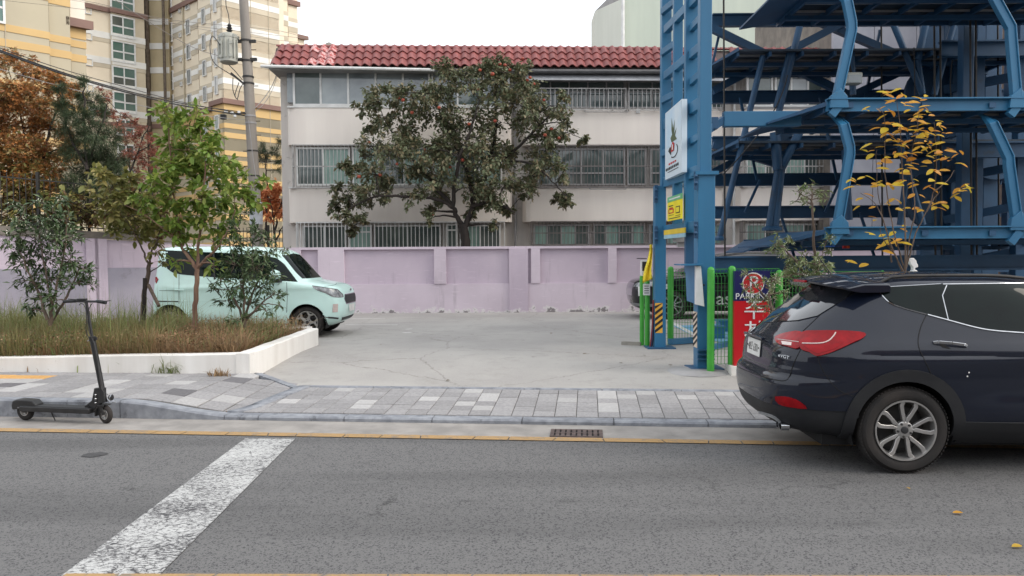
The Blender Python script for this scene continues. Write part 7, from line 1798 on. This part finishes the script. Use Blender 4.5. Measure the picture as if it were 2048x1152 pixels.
shrub('dark leafy shrub covering the side of the mint car', 12.4, (490, 640), [((490, 655), (488, 600), (486, 540), (480, 470)), ((490, 650), (500, 600), (520, 550), (535, 500)), ((488, 645), (470, 600), (450, 570)), ((492, 640), (520, 610), (550, 585))],
      [(475, 460, 26, 3), (510, 470, 28, 3.5), (540, 480, 18, 2), (465, 490, 30, 4.5), (505, 500, 34, 6), (540, 505, 22, 3), (570, 500, 14, 1.2), (470, 530, 34, 6), (510, 535, 36, 7), (545, 550, 24, 3), (440, 560, 22, 3), (480, 570, 36, 7), (520, 575, 34, 6), (550, 590, 20, 2.5), (455, 600, 26, 3.5), (495, 610, 30, 4.5), (430, 580, 14, 1.2), (530, 620, 18, 1.8), (560, 610, 10, .8), (490, 430, 16, 1.5), (480, 640, 22, 2)], 30, .10, 'long', 'dark', 26, lambda p: p.z > at(500, 520, 12.4).z)
# --- shrubs and saplings behind the SUV
shrub('pale flowering osmanthus shrub behind the SUV roof beside the green fence', 10.2, (1620, 600), [((1620, 610), (1610, 560), (1590, 520), (1560, 490)), ((1620, 610), (1630, 560), (1640, 520)), ((1620, 610), (1600, 570), (1575, 545))],
      [(1560, 480, 20, 2.2), (1580, 475, 12, 1), (1575, 500, 20, 2), (1545, 500, 12, 1), (1590, 520, 26, 3.5), (1615, 525, 30, 4), (1640, 530, 26, 3.5), (1600, 550, 28, 4), (1635, 555, 24, 3), (1570, 535, 20, 2), (1655, 480, 16, 1.6), (1665, 500, 12, 1), (1560, 555, 20, 2), (1585, 568, 26, 3), (1612, 565, 24, 3), (1655, 545, 16, 1.2)], 34, .075, 'long', 'osm', 160, None, fsz=.014)
shrub('small osmanthus branch with cream blossom in front of the PARKING signboard', 9.8, (1560, 660), [((1570, 680), (1555, 640), (1535, 600), (1500, 560)), ((1560, 670), (1540, 600), (1545, 560))],
      [(1495, 550, 14, 1.4), (1515, 560, 16, 1.6), (1500, 575, 16, 1.4), (1530, 575, 18, 2), (1550, 560, 16, 1.6), (1515, 600, 20, 2.4), (1540, 600, 18, 2), (1505, 612, 14, 1.2), (1530, 622, 14, 1.3), (1565, 585, 16, 1.6)], 26, .062, 'long', 'osm', 90, None, fsz=.013)
t = shrub('tall thin sapling with one tuft of leaves in front of the barred windows', 10.4, (1628, 560), [((1628, 620), (1629, 540), (1627, 460), (1624, 400), (1621, 375))],
      [(1620, 370, 12, 1.6), (1600, 385, 15, 1.5), (1640, 385, 15, 1.5), (1622, 390, 18, 2), (1595, 400, 12, 1), (1648, 398, 10, .8), (1620, 408, 12, 1)], 15, .085, 'long', 'osm', 0)
# yellow-leaved sapling: every leaf its own piece
Y = 9.9; t = Tree('yellow_tree', 'multi-stemmed sapling with sparse yellow and orange leaves behind the SUV roof', 'tree', at(1808, 600, Y)); A_ = lambda px, py, dy=0: at(px, py, Y + dy)
Y2 = lambda x, y: (1700 + x / 2.88, 160 + y / 2.88)
stm = [[(318, 1250), (318, 1000), (312, 700), (300, 500), (290, 300), (268, 120)], [(320, 1100), (345, 900), (375, 760), (360, 600), (350, 450), (385, 300), (400, 150)], [(325, 1080), (380, 880), (450, 740), (490, 600), (495, 420), (485, 240)], [(315, 1100), (260, 900), (220, 700), (200, 500), (205, 300), (190, 190), (160, 160)],
       [(310, 1120), (240, 960), (190, 800), (160, 620), (152, 400)], [(318, 1150), (255, 1000), (200, 930), (170, 850)], [(440, 760), (480, 690), (520, 640)], [(485, 640), (560, 580), (600, 520)], [(240, 1050), (220, 900), (150, 720), (60, 650)]]
for i, s_ in enumerate(stm): t.path([A_(*Y2(*p), t.r.uniform(-.15, .15) if k else 0) for k, p in enumerate(s_)], .010 if i else .014, .003, 6, .006)
yl = [(250, 65), (300, 50), (220, 80), (195, 120), (240, 130), (290, 130), (265, 110), (150, 165), (110, 180), (200, 185), (240, 175), (215, 165), (400, 120), (420, 115), (360, 135), (395, 160), (350, 170), (430, 165), (440, 185), (400, 190), (450, 205), (380, 235), (330, 232), (490, 235), (525, 245), (510, 265), (260, 245), (235, 255), (180, 275), (215, 275), (250, 270), (225, 300), (290, 270), (320, 290), (300, 300), (400, 290), (430, 275), (420, 300), (460, 270), (390, 265), (550, 310), (530, 305), (545, 330), (410, 320), (380, 335), (365, 345), (440, 350), (460, 350), (430, 365), (410, 380), (130, 365), (200, 385), (235, 350), (270, 340), (290, 355), (245, 375), (315, 375), (470, 380), (500, 375), (520, 400), (455, 385), (100, 415), (140, 425), (265, 410), (250, 430), (275, 430), (360, 425), (320, 435), (340, 460), (390, 440), (470, 440), (540, 405), (600, 402), (630, 405), (185, 480), (230, 515), (350, 480), (310, 510), (340, 520), (370, 500), (400, 500), (350, 545), (360, 570), (330, 580), (370, 590), (400, 600), (480, 470), (520, 465), (550, 460), (500, 520), (480, 515), (600, 480), (620, 475), (85, 550), (10, 570), (40, 575), (120, 595), (190, 600), (170, 610), (220, 600), (240, 600), (30, 615), (490, 595), (470, 605), (660, 600), (690, 598), (640, 630), (655, 640), (635, 650), (255, 685), (265, 690), (375, 655), (395, 660), (75, 655), (380, 740), (400, 735), (490, 715), (520, 710), (500, 730), (530, 715), (60, 725), (150, 730), (200, 715), (155, 795), (260, 745), (430, 750), (285, 855), (300, 845), (150, 895), (165, 905), (190, 915), (200, 945), (215, 950), (185, 985), (235, 920), (300, 915), (310, 940), (20, 1045), (45, 1060), (290, 935)]
data = [(A_(*Y2(a, b), t.r.uniform(-.25, .25)), Vector((t.r.choice([-1, 1]) * t.r.uniform(.4, 1), t.r.uniform(-.6, .6), t.r.uniform(-.5, .35))), Vector((t.r.gauss(0, .3), -.55 + t.r.gauss(0, .3), 1))) for a, b in yl]
data += [(d[0] + Vector((t.r.uniform(-.05, .05), .05, t.r.uniform(-.05, .05))), Vector((-d[1].x, d[1].y, d[1].z)), d[2]) for d in data if t.r.random() < .55]
t.finish(M_BARK, nm='stems'); t.leaves(data, .125, 'oval', LF['yellow'], indiv=300, var=.35)

# --- trees behind the left wall
def mass(name, label, Y, base, trunk, cl_, n, size, kd, lf, bark=M_BARKD, thick=.08, depth=.8, droop=.2, cat='tree', tw_=.004, extra=None):
    t = Tree(name, label, cat, at(*base, Y))
    for s_ in trunk: t.path([at(a, b, Y + t.r.uniform(-.2, .2)) for a, b in s_], thick, thick * .3, 7, .03)
    data = []
    for px_, py_, pr, w_ in cl_:
        cc, rad = at(px_, py_, Y + t.r.uniform(-depth, depth)), (pr * Y / FPX, min(pr * Y / FPX, depth + .3), pr * Y / FPX * .8); t.reach(cc, .01); t.cluster(cc, rad, int(w_ * n), data, twigs=max(5, int(w_ * 1.6)), droop=droop, twr=tw_, spread=.2)
    t.finish(bark); k = int(len(data) * (extra[0] if extra else 0)); t.r.shuffle(data)
    if name == 'maple_tree':
        lo_ = [d for d in data if d[0].z < at(60, 330, Y).z + t.r.gauss(0, .5)]; q_ = lo_[:len(lo_) // 2]; ids = set(id(d) for d in q_); data = [d for d in data if id(d) not in ids]; k = int(len(data) * .42); t.leaves(q_, size, 'oval', LF['olive'])
    if k: t.leaves(data[:k], size, kd, LF[extra[1]], nm='foliage')
    t.leaves(data[k:], size, kd, LF[lf]); return t
mass('maple_tree', 'tall rust and red autumn maple at the left edge behind the fence', 21.0, (60, 470), [((60, 480), (55, 400), (50, 300), (40, 200)), ((58, 420), (80, 340), (100, 260), (120, 200)), ((55, 400), (20, 320), (0, 250))],
     [(20, 130, 34, 5), (60, 140, 34, 6), (30, 170, 38, 7), (80, 175, 36, 6), (110, 160, 26, 4), (0, 200, 34, 6), (50, 210, 42, 8), (100, 210, 36, 6), (130, 190, 20, 2.5), (20, 250, 44, 9), (70, 255, 46, 10), (115, 260, 38, 7), (10, 300, 44, 9), (60, 305, 48, 10), (110, 310, 44, 9), (140, 290, 22, 3), (20, 345, 42, 8), (70, 350, 42, 8), (115, 350, 34, 5), (40, 385, 36, 5), (90, 385, 34, 5), (-40, 200, 50, 8), (-40, 280, 50, 9), (-30, 350, 44, 8), (150, 175, 20, 2)], 100, .125, 'star', 'rust', extra=(.42, 'maple'), thick=.06)
mass('pine_tree', 'dark green pine with upright candles between the maple and yellow block', 20.2, (180, 470), [((180, 480), (178, 400), (170, 300), (168, 200), (168, 150)), ((175, 340), (140, 270), (118, 160)), ((175, 340), (200, 260), (215, 210))],
     [(118, 175, 14, 2), (118, 210, 20, 3), (168, 165, 12, 2), (168, 195, 16, 3), (150, 215, 24, 4), (190, 205, 24, 4), (135, 240, 28, 5), (170, 240, 28, 6), (205, 225, 20, 4), (150, 270, 34, 8), (190, 270, 38, 10), (225, 275, 26, 5), (160, 310, 40, 12), (205, 315, 42, 14), (235, 320, 26, 6), (170, 350, 42, 14), (215, 355, 38, 12), (150, 375, 34, 8), (195, 385, 42, 11), (235, 375, 24, 5), (170, 415, 36, 7), (220, 415, 28, 5)], 270, .15, 'needle', 'pine', depth=.6, thick=.045)
mass('red_tree', 'thin red-leaved tree in front of the four-pane windows', 24.0, (262, 470), [((262, 480), (262, 380), (255, 300), (240, 230)), ((262, 350), (280, 290), (300, 250))],
     [(205, 190, 18, 2.5), (215, 215, 20, 3), (200, 235, 16, 2), (235, 245, 16, 1.5), (255, 235, 12, 1), (275, 250, 16, 1.6), (250, 270, 24, 3), (285, 275, 24, 3.5), (300, 290, 24, 3.5), (265, 300, 30, 4), (240, 310, 24, 3), (290, 320, 30, 4), (310, 310, 20, 2), (275, 345, 26, 3)], 62, .11, 'star', 'red', thick=.035, tw_=.004)
mass('hedge_tree', 'brownish green thicket low behind the iron fence at left', 19.6, (110, 480), [((110, 480), (100, 430), (90, 390)), ((115, 480), (160, 430), (180, 400)), ((105, 480), (50, 440), (20, 410))],
     [(10, 390, 34, 5), (50, 400, 36, 6), (90, 410, 36, 6), (130, 405, 36, 6), (20, 430, 34, 5), (65, 440, 36, 6), (110, 445, 34, 5), (155, 430, 30, 4), (190, 425, 30, 4), (250, 390, 34, 5), (280, 380, 30, 4), (230, 430, 30, 4), (270, 430, 32, 5), (310, 440, 30, 4), (330, 400, 30, 4), (350, 455, 26, 3), (300, 465, 24, 2)], 44, .15, 'oval', 'brownleaf', depth=.5, extra=(.5, 'olive'))
mass('pine_tree', 'small umbrella-shaped pine between the utility pole and white apartment block', 27.5, (532, 470), [((532, 480), (534, 400), (533, 340), (530, 310))],
     [(530, 298, 18, 4), (515, 305, 14, 2.5), (548, 305, 18, 4), (535, 318, 22, 5), (560, 322, 16, 3), (512, 325, 10, 1.5), (562, 280, 12, 2.5), (555, 340, 12, 1.5)], 200, .14, 'needle', 'pine', depth=.4, thick=.045)
mass('orange_tree', 'bright orange bare-stemmed maple beside the corner of the white apartment block', 26.8, (552, 490), [((552, 500), (548, 450), (545, 420), (535, 390)), ((550, 460), (560, 420), (565, 385)), ((548, 450), (530, 415)), ((553, 480), (566, 450))],
     [(530, 380, 15, 3), (548, 378, 16, 3.5), (562, 385, 12, 2.5), (525, 400, 14, 2.5), (545, 402, 18, 4), (562, 408, 14, 3), (532, 420, 14, 2), (552, 425, 16, 3), (566, 430, 10, 1.6), (540, 436, 10, 1)], 90, .12, 'oval', 'orange', depth=.4, thick=.04, tw_=.007)

# --- dry weeds filling the planter
def blades(name, n, region, hrange, mats_w, label=None, cat=None, kind='stuff', parent=None, width=.007, seed=3, heads=False):
    rs = np.random.RandomState(seed); P = region(rs, n); n = len(P); hk = np.sin(P[:, 0] * 5.3 + seed) * np.sin(P[:, 1] * 4.1 + seed * 2) * .5 + np.sin(P[:, 0] * 13 + P[:, 1] * 9) * .25; H = hrange[0] + (hrange[1] - hrange[0]) * rs.rand(n) ** 1.6 * (1 + .8 * hk); az = rs.rand(n) * 2 * np.pi; lean = rs.rand(n) ** 1.1 * 1.25
    dx = np.stack([np.cos(az), np.sin(az)], 1); wv = np.stack([-np.sin(az + rs.rand(n)), np.cos(az + rs.rand(n))], 1) * width * (.6 + rs.rand(n))[:, None]
    V = np.zeros((n, 5, 3)); lv = [0, .5, 1]
    for k, u in enumerate(lv):
        c = P.copy(); c[:, :2] += dx * (H * lean * u ** 2)[:, None]; c[:, 2] += H * (u - .35 * lean * u ** 2)
        if k < 2:
            w = wv * (1 - .35 * u); V[:, 2 * k] = c; V[:, 2 * k + 1] = c; V[:, 2 * k, :2] -= w; V[:, 2 * k + 1, :2] += w
        else: V[:, 4] = c
    base = np.arange(n) * 5; fc = np.concatenate([base[:, None] + np.array([0, 1, 3, 2, 2, 3, 4])[None, :]]).reshape(-1); lt_ = np.tile([4, 3], n); ls_ = np.concatenate([[0], np.cumsum(lt_)[:-1]])
    me = bpy.data.meshes.new(name); me.vertices.add(n * 5); me.vertices.foreach_set('co', V.astype(np.float32).ravel()); me.loops.add(len(fc)); me.loops.foreach_set('vertex_index', fc.astype(np.int32)); me.polygons.add(len(lt_)); me.polygons.foreach_set('loop_start', ls_.astype(np.int32)); me.polygons.foreach_set('loop_total', lt_.astype(np.int32)); me.materials.append(mats_w); me.update(calc_edges=True)
    o = bpy.data.objects.new(name, me); COL.objects.link(o); return tag(o, label, cat, None, kind)
M_DRY = leafmat('dry_grass', (.30, .20, .11), (.42, .28, .15), (.22, .145, .08), .25, (.5, .85)); M_OLG = leafmat('olive_grass', (.15, .145, .05), (.22, .20, .08), (.30, .24, .11), .25, (.5, .85)); M_GRS = leafmat('green_grass', (.13, .18, .05), (.21, .25, .09), (.32, .30, .15), .25, (.5, .85)); M_RDG = leafmat('reddish_weed', (.28, .13, .07), (.36, .20, .11), (.22, .11, .06), .25, (.5, .85))
def planter_pt(u, v):
    """u along the front (0 left edge .. 1 corner), v depth"""
    a = Vector((lf.x - 2.8, lf.y + .30, .31)).lerp(Vector((cnr.x - .28, cnr.y + .28, .42)), u); b = Vector((lf.x - 5.6, bk.y + 2.2, .42)).lerp(Vector((bk.x - .28, bk.y + .05, .44)), u); return a.lerp(b, v)
def reg(u0, u1, v0, v1, clump=60, sd=.22):
    def f(rs, n):
        cu, cv = u0 + (u1 - u0) * rs.rand(clump), v0 + (v1 - v0) * rs.rand(clump); k = rs.randint(0, clump, n); U = cu[k] + rs.randn(n) * .035; W = cv[k] + rs.randn(n) * .10
        m_ = rs.rand(n) < .4; U = np.where(m_, u0 + (u1 - u0) * rs.rand(n), U); W = np.where(m_, v0 + (v1 - v0) * rs.rand(n), W); U = np.clip(U, u0, min(u1, .995)); W = np.clip(W, 0.0, 1); 
        A1 = np.array(planter_pt(0, 0)); B1 = np.array(planter_pt(1, 0)); A2 = np.array(planter_pt(0, 1)); B2 = np.array(planter_pt(1, 1))
        lo_ = A1 + (B1 - A1) * U[:, None]; hi_ = A2 + (B2 - A2) * U[:, None]; return lo_ + (hi_ - lo_) * W[:, None]
    return f
def reg_h(u0, u1, v0, v1, **k): return reg(u0, u1, v0, v1, **k)
blades('dry_weeds', 19000, reg(.66, 1, 0, 1, 90), (.12, .46), M_DRY, 'mass of rust-brown dry grass filling the right part of the planter', 'weeds', width=.0035, seed=1)
blades('olive_weeds', 30000, reg(.0, .79, 0, .9, 80), (.16, .60), M_OLG, 'olive green tall grass filling the left part of the planter', 'weeds', width=.0038, seed=2)
blades('reddish_weeds', 10000, reg(.1, 1.0, 0, .6, 60), (.12, .40), M_RDG, 'reddish seed-heavy low weeds along the front of the planter', 'weeds', width=.0032, seed=5)
blades('green_grass', 9000, reg(.0, 1.0, 0, 1, 25), (.15, .55), M_GRS, 'tufts of longer fresh green grass among dry planter weeds', 'grass', width=.006, seed=7)
blades('tall_weeds', 2100, reg(.0, .78, .3, 1, 22), (.6, 1.05), M_GRS, 'tall foxtail grass standing above the planter weeds at left', 'grass', width=.004, seed=8)
# low leafy weeds
rs = np.random.RandomState(11); Pp = reg(.0, 1, 0, .8, 70)(rs, 5200); Pp[:, 2] += rs.rand(len(Pp)) * .30
ld_ = leaf_mesh('leafy_weeds', Pp, rs.randn(len(Pp), 3), np.stack([rs.randn(len(Pp)) * .5, rs.randn(len(Pp)) * .5 - .4, np.ones(len(Pp))], 1), .035 + .03 * rs.rand(len(Pp)), 'oval', LF['brownleaf']); o = bpy.data.objects.new('leafy_weeds', ld_); COL.objects.link(o); tag(o, 'small brown-leaved ground weeds low in the white planter', 'weeds', None, 'stuff')
Pp = reg(.0, 1, 0, 1, 110)(rs, 16000); Pp[:, 2] += .05 + rs.rand(len(Pp)) * .30
for k_, (mt_, lb_) in enumerate(((M_DRY, 'fluffy pale brown seed heads mixed through the dry planter weeds'), (M_RDG, 'reddish brown seed heads mixed through the planter weeds'))):
    q_ = Pp[k_::2]; me = leaf_mesh('seed_heads', q_, rs.randn(len(q_), 3), rs.randn(len(q_), 3) + np.array([0, -.8, .5]), .012 + .03 * rs.rand(len(q_)), 'quad', mt_); o = bpy.data.objects.new('seed_heads', me); COL.objects.link(o); tag(o, lb_, 'weeds', None, 'stuff')
# tufts at the foot of the planter and on the pavement cracks
def spot(px, py, z, r_):
    c = onz(px, py, z)
    return lambda rs, n: np.stack([c.x + rs.randn(n) * r_, c.y + rs.randn(n) * r_ * .3, np.full(n, z)], 1)
for i, (px_, py_, r_, n_, h_, lb) in enumerate(((340, 746, .10, 90, .34, 'green grass tuft growing at the planter foot, taller of the two'), (438, 752, .09, 70, .16, 'low dry grass tuft near the planter corner'), (447, 829, .07, 36, .07, 'tiny grass tuft in the paving joint at slope foot'), (205, 742, .3, 36, .24, 'thin weed stalks along the planter foot behind the scooter stem'), (60, 742, .25, 20, .12, 'few small weeds at the planter foot far left'))):
    blades('grass_tuft', n_, spot(px_, py_, zwalk(*sinv(onz(px_, py_, .2))), r_), (h_ * .4, h_), M_GRS if i in (0, 3) else M_DRY, lb, 'grass', width=.006, seed=20 + i)

# ================================================================== UTILITY POLE AND WIRES
Y = 24.6
M_POLE = pm('pole_concrete', srgb(150, 143, 135), srgb(124, 118, 112), 3, .85, .3, 60, streak=True, dirt=(srgb(110, 102, 96), 4, .64))
pb_, pt_ = at(520, 560, Y), at(485, -40, Y)
up = thing('utility_pole', 'leaning concrete utility pole carrying brackets and cable clamps left of the apartment block', 'pole', pb_)
ub = lambda g, nm, mat, par=up, sm=35: g.build(nm, mat, par, smooth=sm, world=up)
g = MB(); g.tube([pb_ - Vector((0, 0, .3)), pb_.lerp(pt_, .5), pt_], [.195, .165, .135], 20); ub(g, 'shaft', M_POLE)
def pole_at(py): t_ = (560 - py) / 600; return pb_.lerp(pt_, t_)
for py in (80, 120, 152, 165, 230, 244, 300, 350):
    c = pole_at(py); r_ = .155; g = MB(); g.lathe([(r_ + .02, -.025), (r_ + .02, .025)], c, 'z', 18); ub(g, 'clamp_band', M_DARKMETAL if py not in (230, 244) else M_GREYF)
for py, s_ in ((98, 1), (170, 1), (268, 1), (300, -1), (330, -1), (240, 1), (352, 1), (385, -1)):
    c = pole_at(py); g = MB(); g.tube([c, c + Vector((s_ * .30, 0, 0))], .012, 6); ub(g, 'step_bolt', M_DARKMETAL)
c = pole_at(425); g = MB(); g.lathe([(.20, -.35), (.20, .35)], c, 'z', 18); ub(g, 'reflective_sleeve', pm('sleeve', srgb(180, 184, 190), None, 6, .4))
for py in (82, 118):
    c = pole_at(py); g = MB(); g.bar(c + Vector((-.75, -.05, 0)), c + Vector((.32, -.05, 0)), .08, .09); ub(g, 'bracket', M_DARKMETAL)
tr_ = thing('transformer', 'grey cylindrical pole transformer with ribbed tank and black bushing on top', 'transformer', at(459, 130, Y - .1))
M_TRG = pm('transformer_grey', srgb(178, 178, 168), srgb(160, 160, 152), 3, .5, dirt=(srgb(120, 112, 100), 4, .64)); c0 = at(458, 127, Y - .1); hh = zat(458, 68, Y) - c0.z; r_ = .27
g = MB(); g.lathe([(.01, 0), (r_ * .8, 0), (r_, .04), (r_, hh * .82), (r_ * 1.04, hh * .83), (r_ * 1.04, hh * .88), (r_ * .95, hh * .95), (r_ * .5, hh), (.01, hh)], c0, n=28, cap=False); g.build('tank', M_TRG, tr_, smooth=40, world=tr_)
for k in range(7): t_ = R(200 + k * 24); g = MB(); p = c0 + Vector((math.cos(t_) * r_ * 1.06, math.sin(t_) * r_ * 1.06, hh * .45)); g.box(p, (.03, .08, hh * .62), Matrix.Rotation(t_ + math.pi / 2, 3, 'Z')); g.build('cooling_fin', M_TRG, tr_, world=tr_)
for k in range(6): t_ = R(60 * k + 20); g = MB(); p = c0 + Vector((math.cos(t_) * r_ * 1.06, math.sin(t_) * r_ * 1.06, hh * .86)); g.box(p, (.05, .05, .10)); g.build('lid_clamp', M_TRG, tr_, world=tr_)
for px_, py_ in ((441, 112), (461, 110), (461, 84), (441, 84)): g = MB(); g.lathe([(.05, 0), (.05, .03), (.02, .05)], at(px_, py_, Y - .40), 'y', 12); g.build('tap_cover', M_TRG, tr_, world=tr_)
g = MB(); p = at(459, 68, Y - .1); g.lathe([(.05, 0), (.09, .03), (.05, .06), (.10, .11), (.05, .14), (.09, .19), (.045, .22), (.07, .26), (.03, .32)], p, n=14); g.build('bushing', M_BLACKP, tr_, smooth=40, world=tr_)
wr = thing('power_cables', 'dark overhead cables sweeping from upper left down to the utility pole', 'cable', at(498, 228, Y))
def wire(pts, r_, mat=M_BLACKP, nm='cable', root=wr, Ys=None):
    P_ = spline([(a, b, Yy) for a, b, Yy in pts], 6); g = MB(); g.tube([at(a, b, yy) for a, b, yy in P_], r_, 5); g.build(nm, mat, root, world=root, smooth=True)
wire([(-900, -240, 9), (-120, 52, 16), (0, 100, 18), (120, 143, 20), (240, 178, 22), (360, 206, 23.5), (498, 226, Y)], .016)
wire([(-900, -236, 9), (-120, 55, 16), (0, 103, 18), (120, 146, 20), (240, 181, 22), (360, 210, 23.5), (498, 232, Y)], .022)
wire([(-900, -245, 9), (-120, 50, 16.2), (0, 96, 18), (120, 137, 20), (240, 171, 22), (360, 203, 23.6), (498, 230, Y)], .010)
wire([(-900, -120, 9), (-120, 105, 16), (0, 138, 18), (120, 172, 20), (300, 215, 22.5), (440, 235, 24), (498, 240, Y)], .008, M_GREYF)
wire([(498, 228, Y), (525, 200, Y + .5), (545, 170, Y + 1), (556, 140, 25.6)], .012, M_GREYF); wire([(500, 232, Y), (530, 205, Y + .5), (548, 172, Y + 1), (556, 142, 25.6)], .008, M_GREYF)
M_THIN = pm('thin_wire', srgb(130, 120, 112), None, 3, .6)
for pts, r_ in (([(-60, -20, 30), (160, 0, 30), (330, 38, 30), (560, 62, 31), (640, 92, 32)], .008), ([(-60, -6, 30), (160, 18, 30), (330, 45, 30), (620, 78, 31)], .007), ([(200, -20, 28), (300, 45, 28), (380, 92, 27), (438, 112, 25)], .010), ([(-60, -30, 29), (200, 10, 29), (400, 58, 30), (620, 88, 31)], .006)):
    wire(pts, r_, M_THIN, 'wire')
for pts in ([(452, -20, Y), (452, 10, Y), (457, 30, Y), (459, 50, Y)], [(440, 90, Y - .4), (425, 72, Y - .4), (420, 95, Y - .4), (428, 125, Y - .3), (460, 148, Y - .3), (486, 165, Y - .2)], [(458, 130, Y - .2), (470, 142, Y - .3), (485, 160, Y - .25)], [(466, 155, Y - .3), (466, 180, Y - .3), (474, 198, Y - .3), (480, 178, Y - .3), (486, 168, Y - .3)], [(478, 165, Y - .3), (470, 190, Y - .3), (476, 200, Y - .3)]):
    wire(pts, .013, M_BLACKP, 'lead')
wire([(497, 240, Y - .2), (504, 300, Y - .22), (512, 360, Y - .22), (517, 430, Y - .2)], .012, M_GREYF, 'lead')
g = MB(); g.bar(at(462, 146, Y - .2), at(488, 168, Y - .2), .05, .06); ub(g, 'bracket', M_DARKMETAL)
for px_, py_, s_ in ((447, 234, .16), (452, 222, .1), (464, 226, .1), (470, 232, .08), (478, 224, .08)):
    p = at(px_, py_, Y - .2); g = MB(); g.box(p, (s_, s_ * .8, s_ * .9)); g.build('junction_box' if s_ > .12 else 'insulator', M_BLACKP if s_ > .12 else M_PWHITE, wr, world=wr, bevel=.01)
g = MB(); g.bar(at(446, 224, Y - .15), at(500, 228, Y - .1), .04, .04); g.build('cross_arm', M_DARKMETAL, wr, world=wr)

# fallen leaves
def fallen(px, py, size, lot_, mat, label, k=0):
    p = onlot(px, py) if lot_ else onz(px, py, 0); p.z += .012
    me = leaf_mesh('fallen_leaf', np.zeros((1, 3)), np.array([[math.cos(k * 1.7), math.sin(k * 1.7), .1]]), np.array([[.2, -.2, 1.]]), np.array([size]), 'oval', mat)
    o = bpy.data.objects.new('fallen_leaf', me); COL.objects.link(o); o.location = p; tag(o, label, 'leaf', 'fallen leaves'); return o
fallen(1905, 1029, .075, False, LF['yellow'], 'curled yellow fallen leaf on the asphalt below SUV rear wheel', 0)
fallen(2044, 1095, .08, False, LF['yellow'], 'yellow fallen leaf on the asphalt at lower right edge', 2)
fallen(1820, 981, .05, False, LF['yellow'], 'small yellow fallen leaf just in front of the SUV rear tyre', 1)
for i, (px_, py_) in enumerate(((1165, 709), (1290, 713), (1380, 740), (760, 690), (1100, 668), (1245, 728), (900, 762), (1336, 731))):
    fallen(px_, py_, .07, True, LF['brownleaf'], 'dry brown fallen leaf on the concrete, ' + ('left of the near column foot', 'farther left of the near column foot', 'at the foot of the near blue column', 'near the mint car front', 'in mid lot near the lavender wall', 'halfway between gate and planter', 'close behind the paving edge in mid lot', 'between the two blue columns in front')[i], i)

# ================================================================== ACROSS THE STREET (unseen, added for car paint and windows to mirror)
M_BRICK = pm('brown_brick_wall', srgb(150, 112, 84), srgb(130, 96, 74), 3, .85); M_BEIGEW = pm('beige_render', srgb(170, 158, 142), srgb(150, 140, 126), 2, .85)
for i, (x0, x1, y, h, mt, lb) in enumerate(((-30, -8, -15, 8.5, M_BRICK, 'unseen brown brick building across the street on the left, added for reflections'), (-7, 9, -17, 6.5, M_BEIGEW, 'unseen low beige rendered building across the street, added for reflections'), (10, 34, -14, 10, M_BRICK, 'unseen brown brick building across the street on the right, added for reflections'))):
    b_ = thing('reflected_building', lb, 'building', ((x0 + x1) / 2, y, 0)); g = MB(); g.lohi((x0, y - 8, 0), (x1, y, h)); g.build('wall', mt, b_, world=b_)
    g = MB(); g.lohi((x0 - .1, y - 8.1, h), (x1 + .1, y + .15, h + .35)); g.build('parapet', M_GREYF, b_, world=b_)
    x = x0 + 1.5
    while x < x1 - 2:
        for z in (1.0, 4.0, 7.0):
            if z + 1.6 < h: g = MB(); g.lohi((x, y - .05, z), (x + 1.9, y + .03, z + 1.5)); g.build('window', M_GLASS, b_, world=b_)
        x += 3.4
for x, h, s_ in ((-14, 7, 1), (-3, 6, 2), (5, 6.5, 3), (13, 7, 4), (21, 7, 5)):
    t = Tree('reflected_tree', 'dense green street tree on the opposite pavement, ' + ('leftmost in front of the brown shops', 'left of the beige building', 'in front of the beige building', 'left end of the brown apartments', 'rightmost in front of the brown apartments')[s_ - 1], 'tree', (x, -9, 0), 'added street trees opposite')
    t.path([Vector((x, -9, 0)), Vector((x + .1, -9, 2)), Vector((x, -9, 4))], .16, .08, 8); data = []
    for k in range(16):
        cc = Vector((x + t.r.uniform(-1.8, 1.8), -9 + t.r.uniform(-1.6, 1.6), t.r.uniform(2.6, h - 1))); t.reach(cc, .01); t.cluster(cc, (1, 1, .9), 110, data, twigs=6)
    t.finish(M_BARK); t.leaves(data, .22, 'oval', LF['dark'])
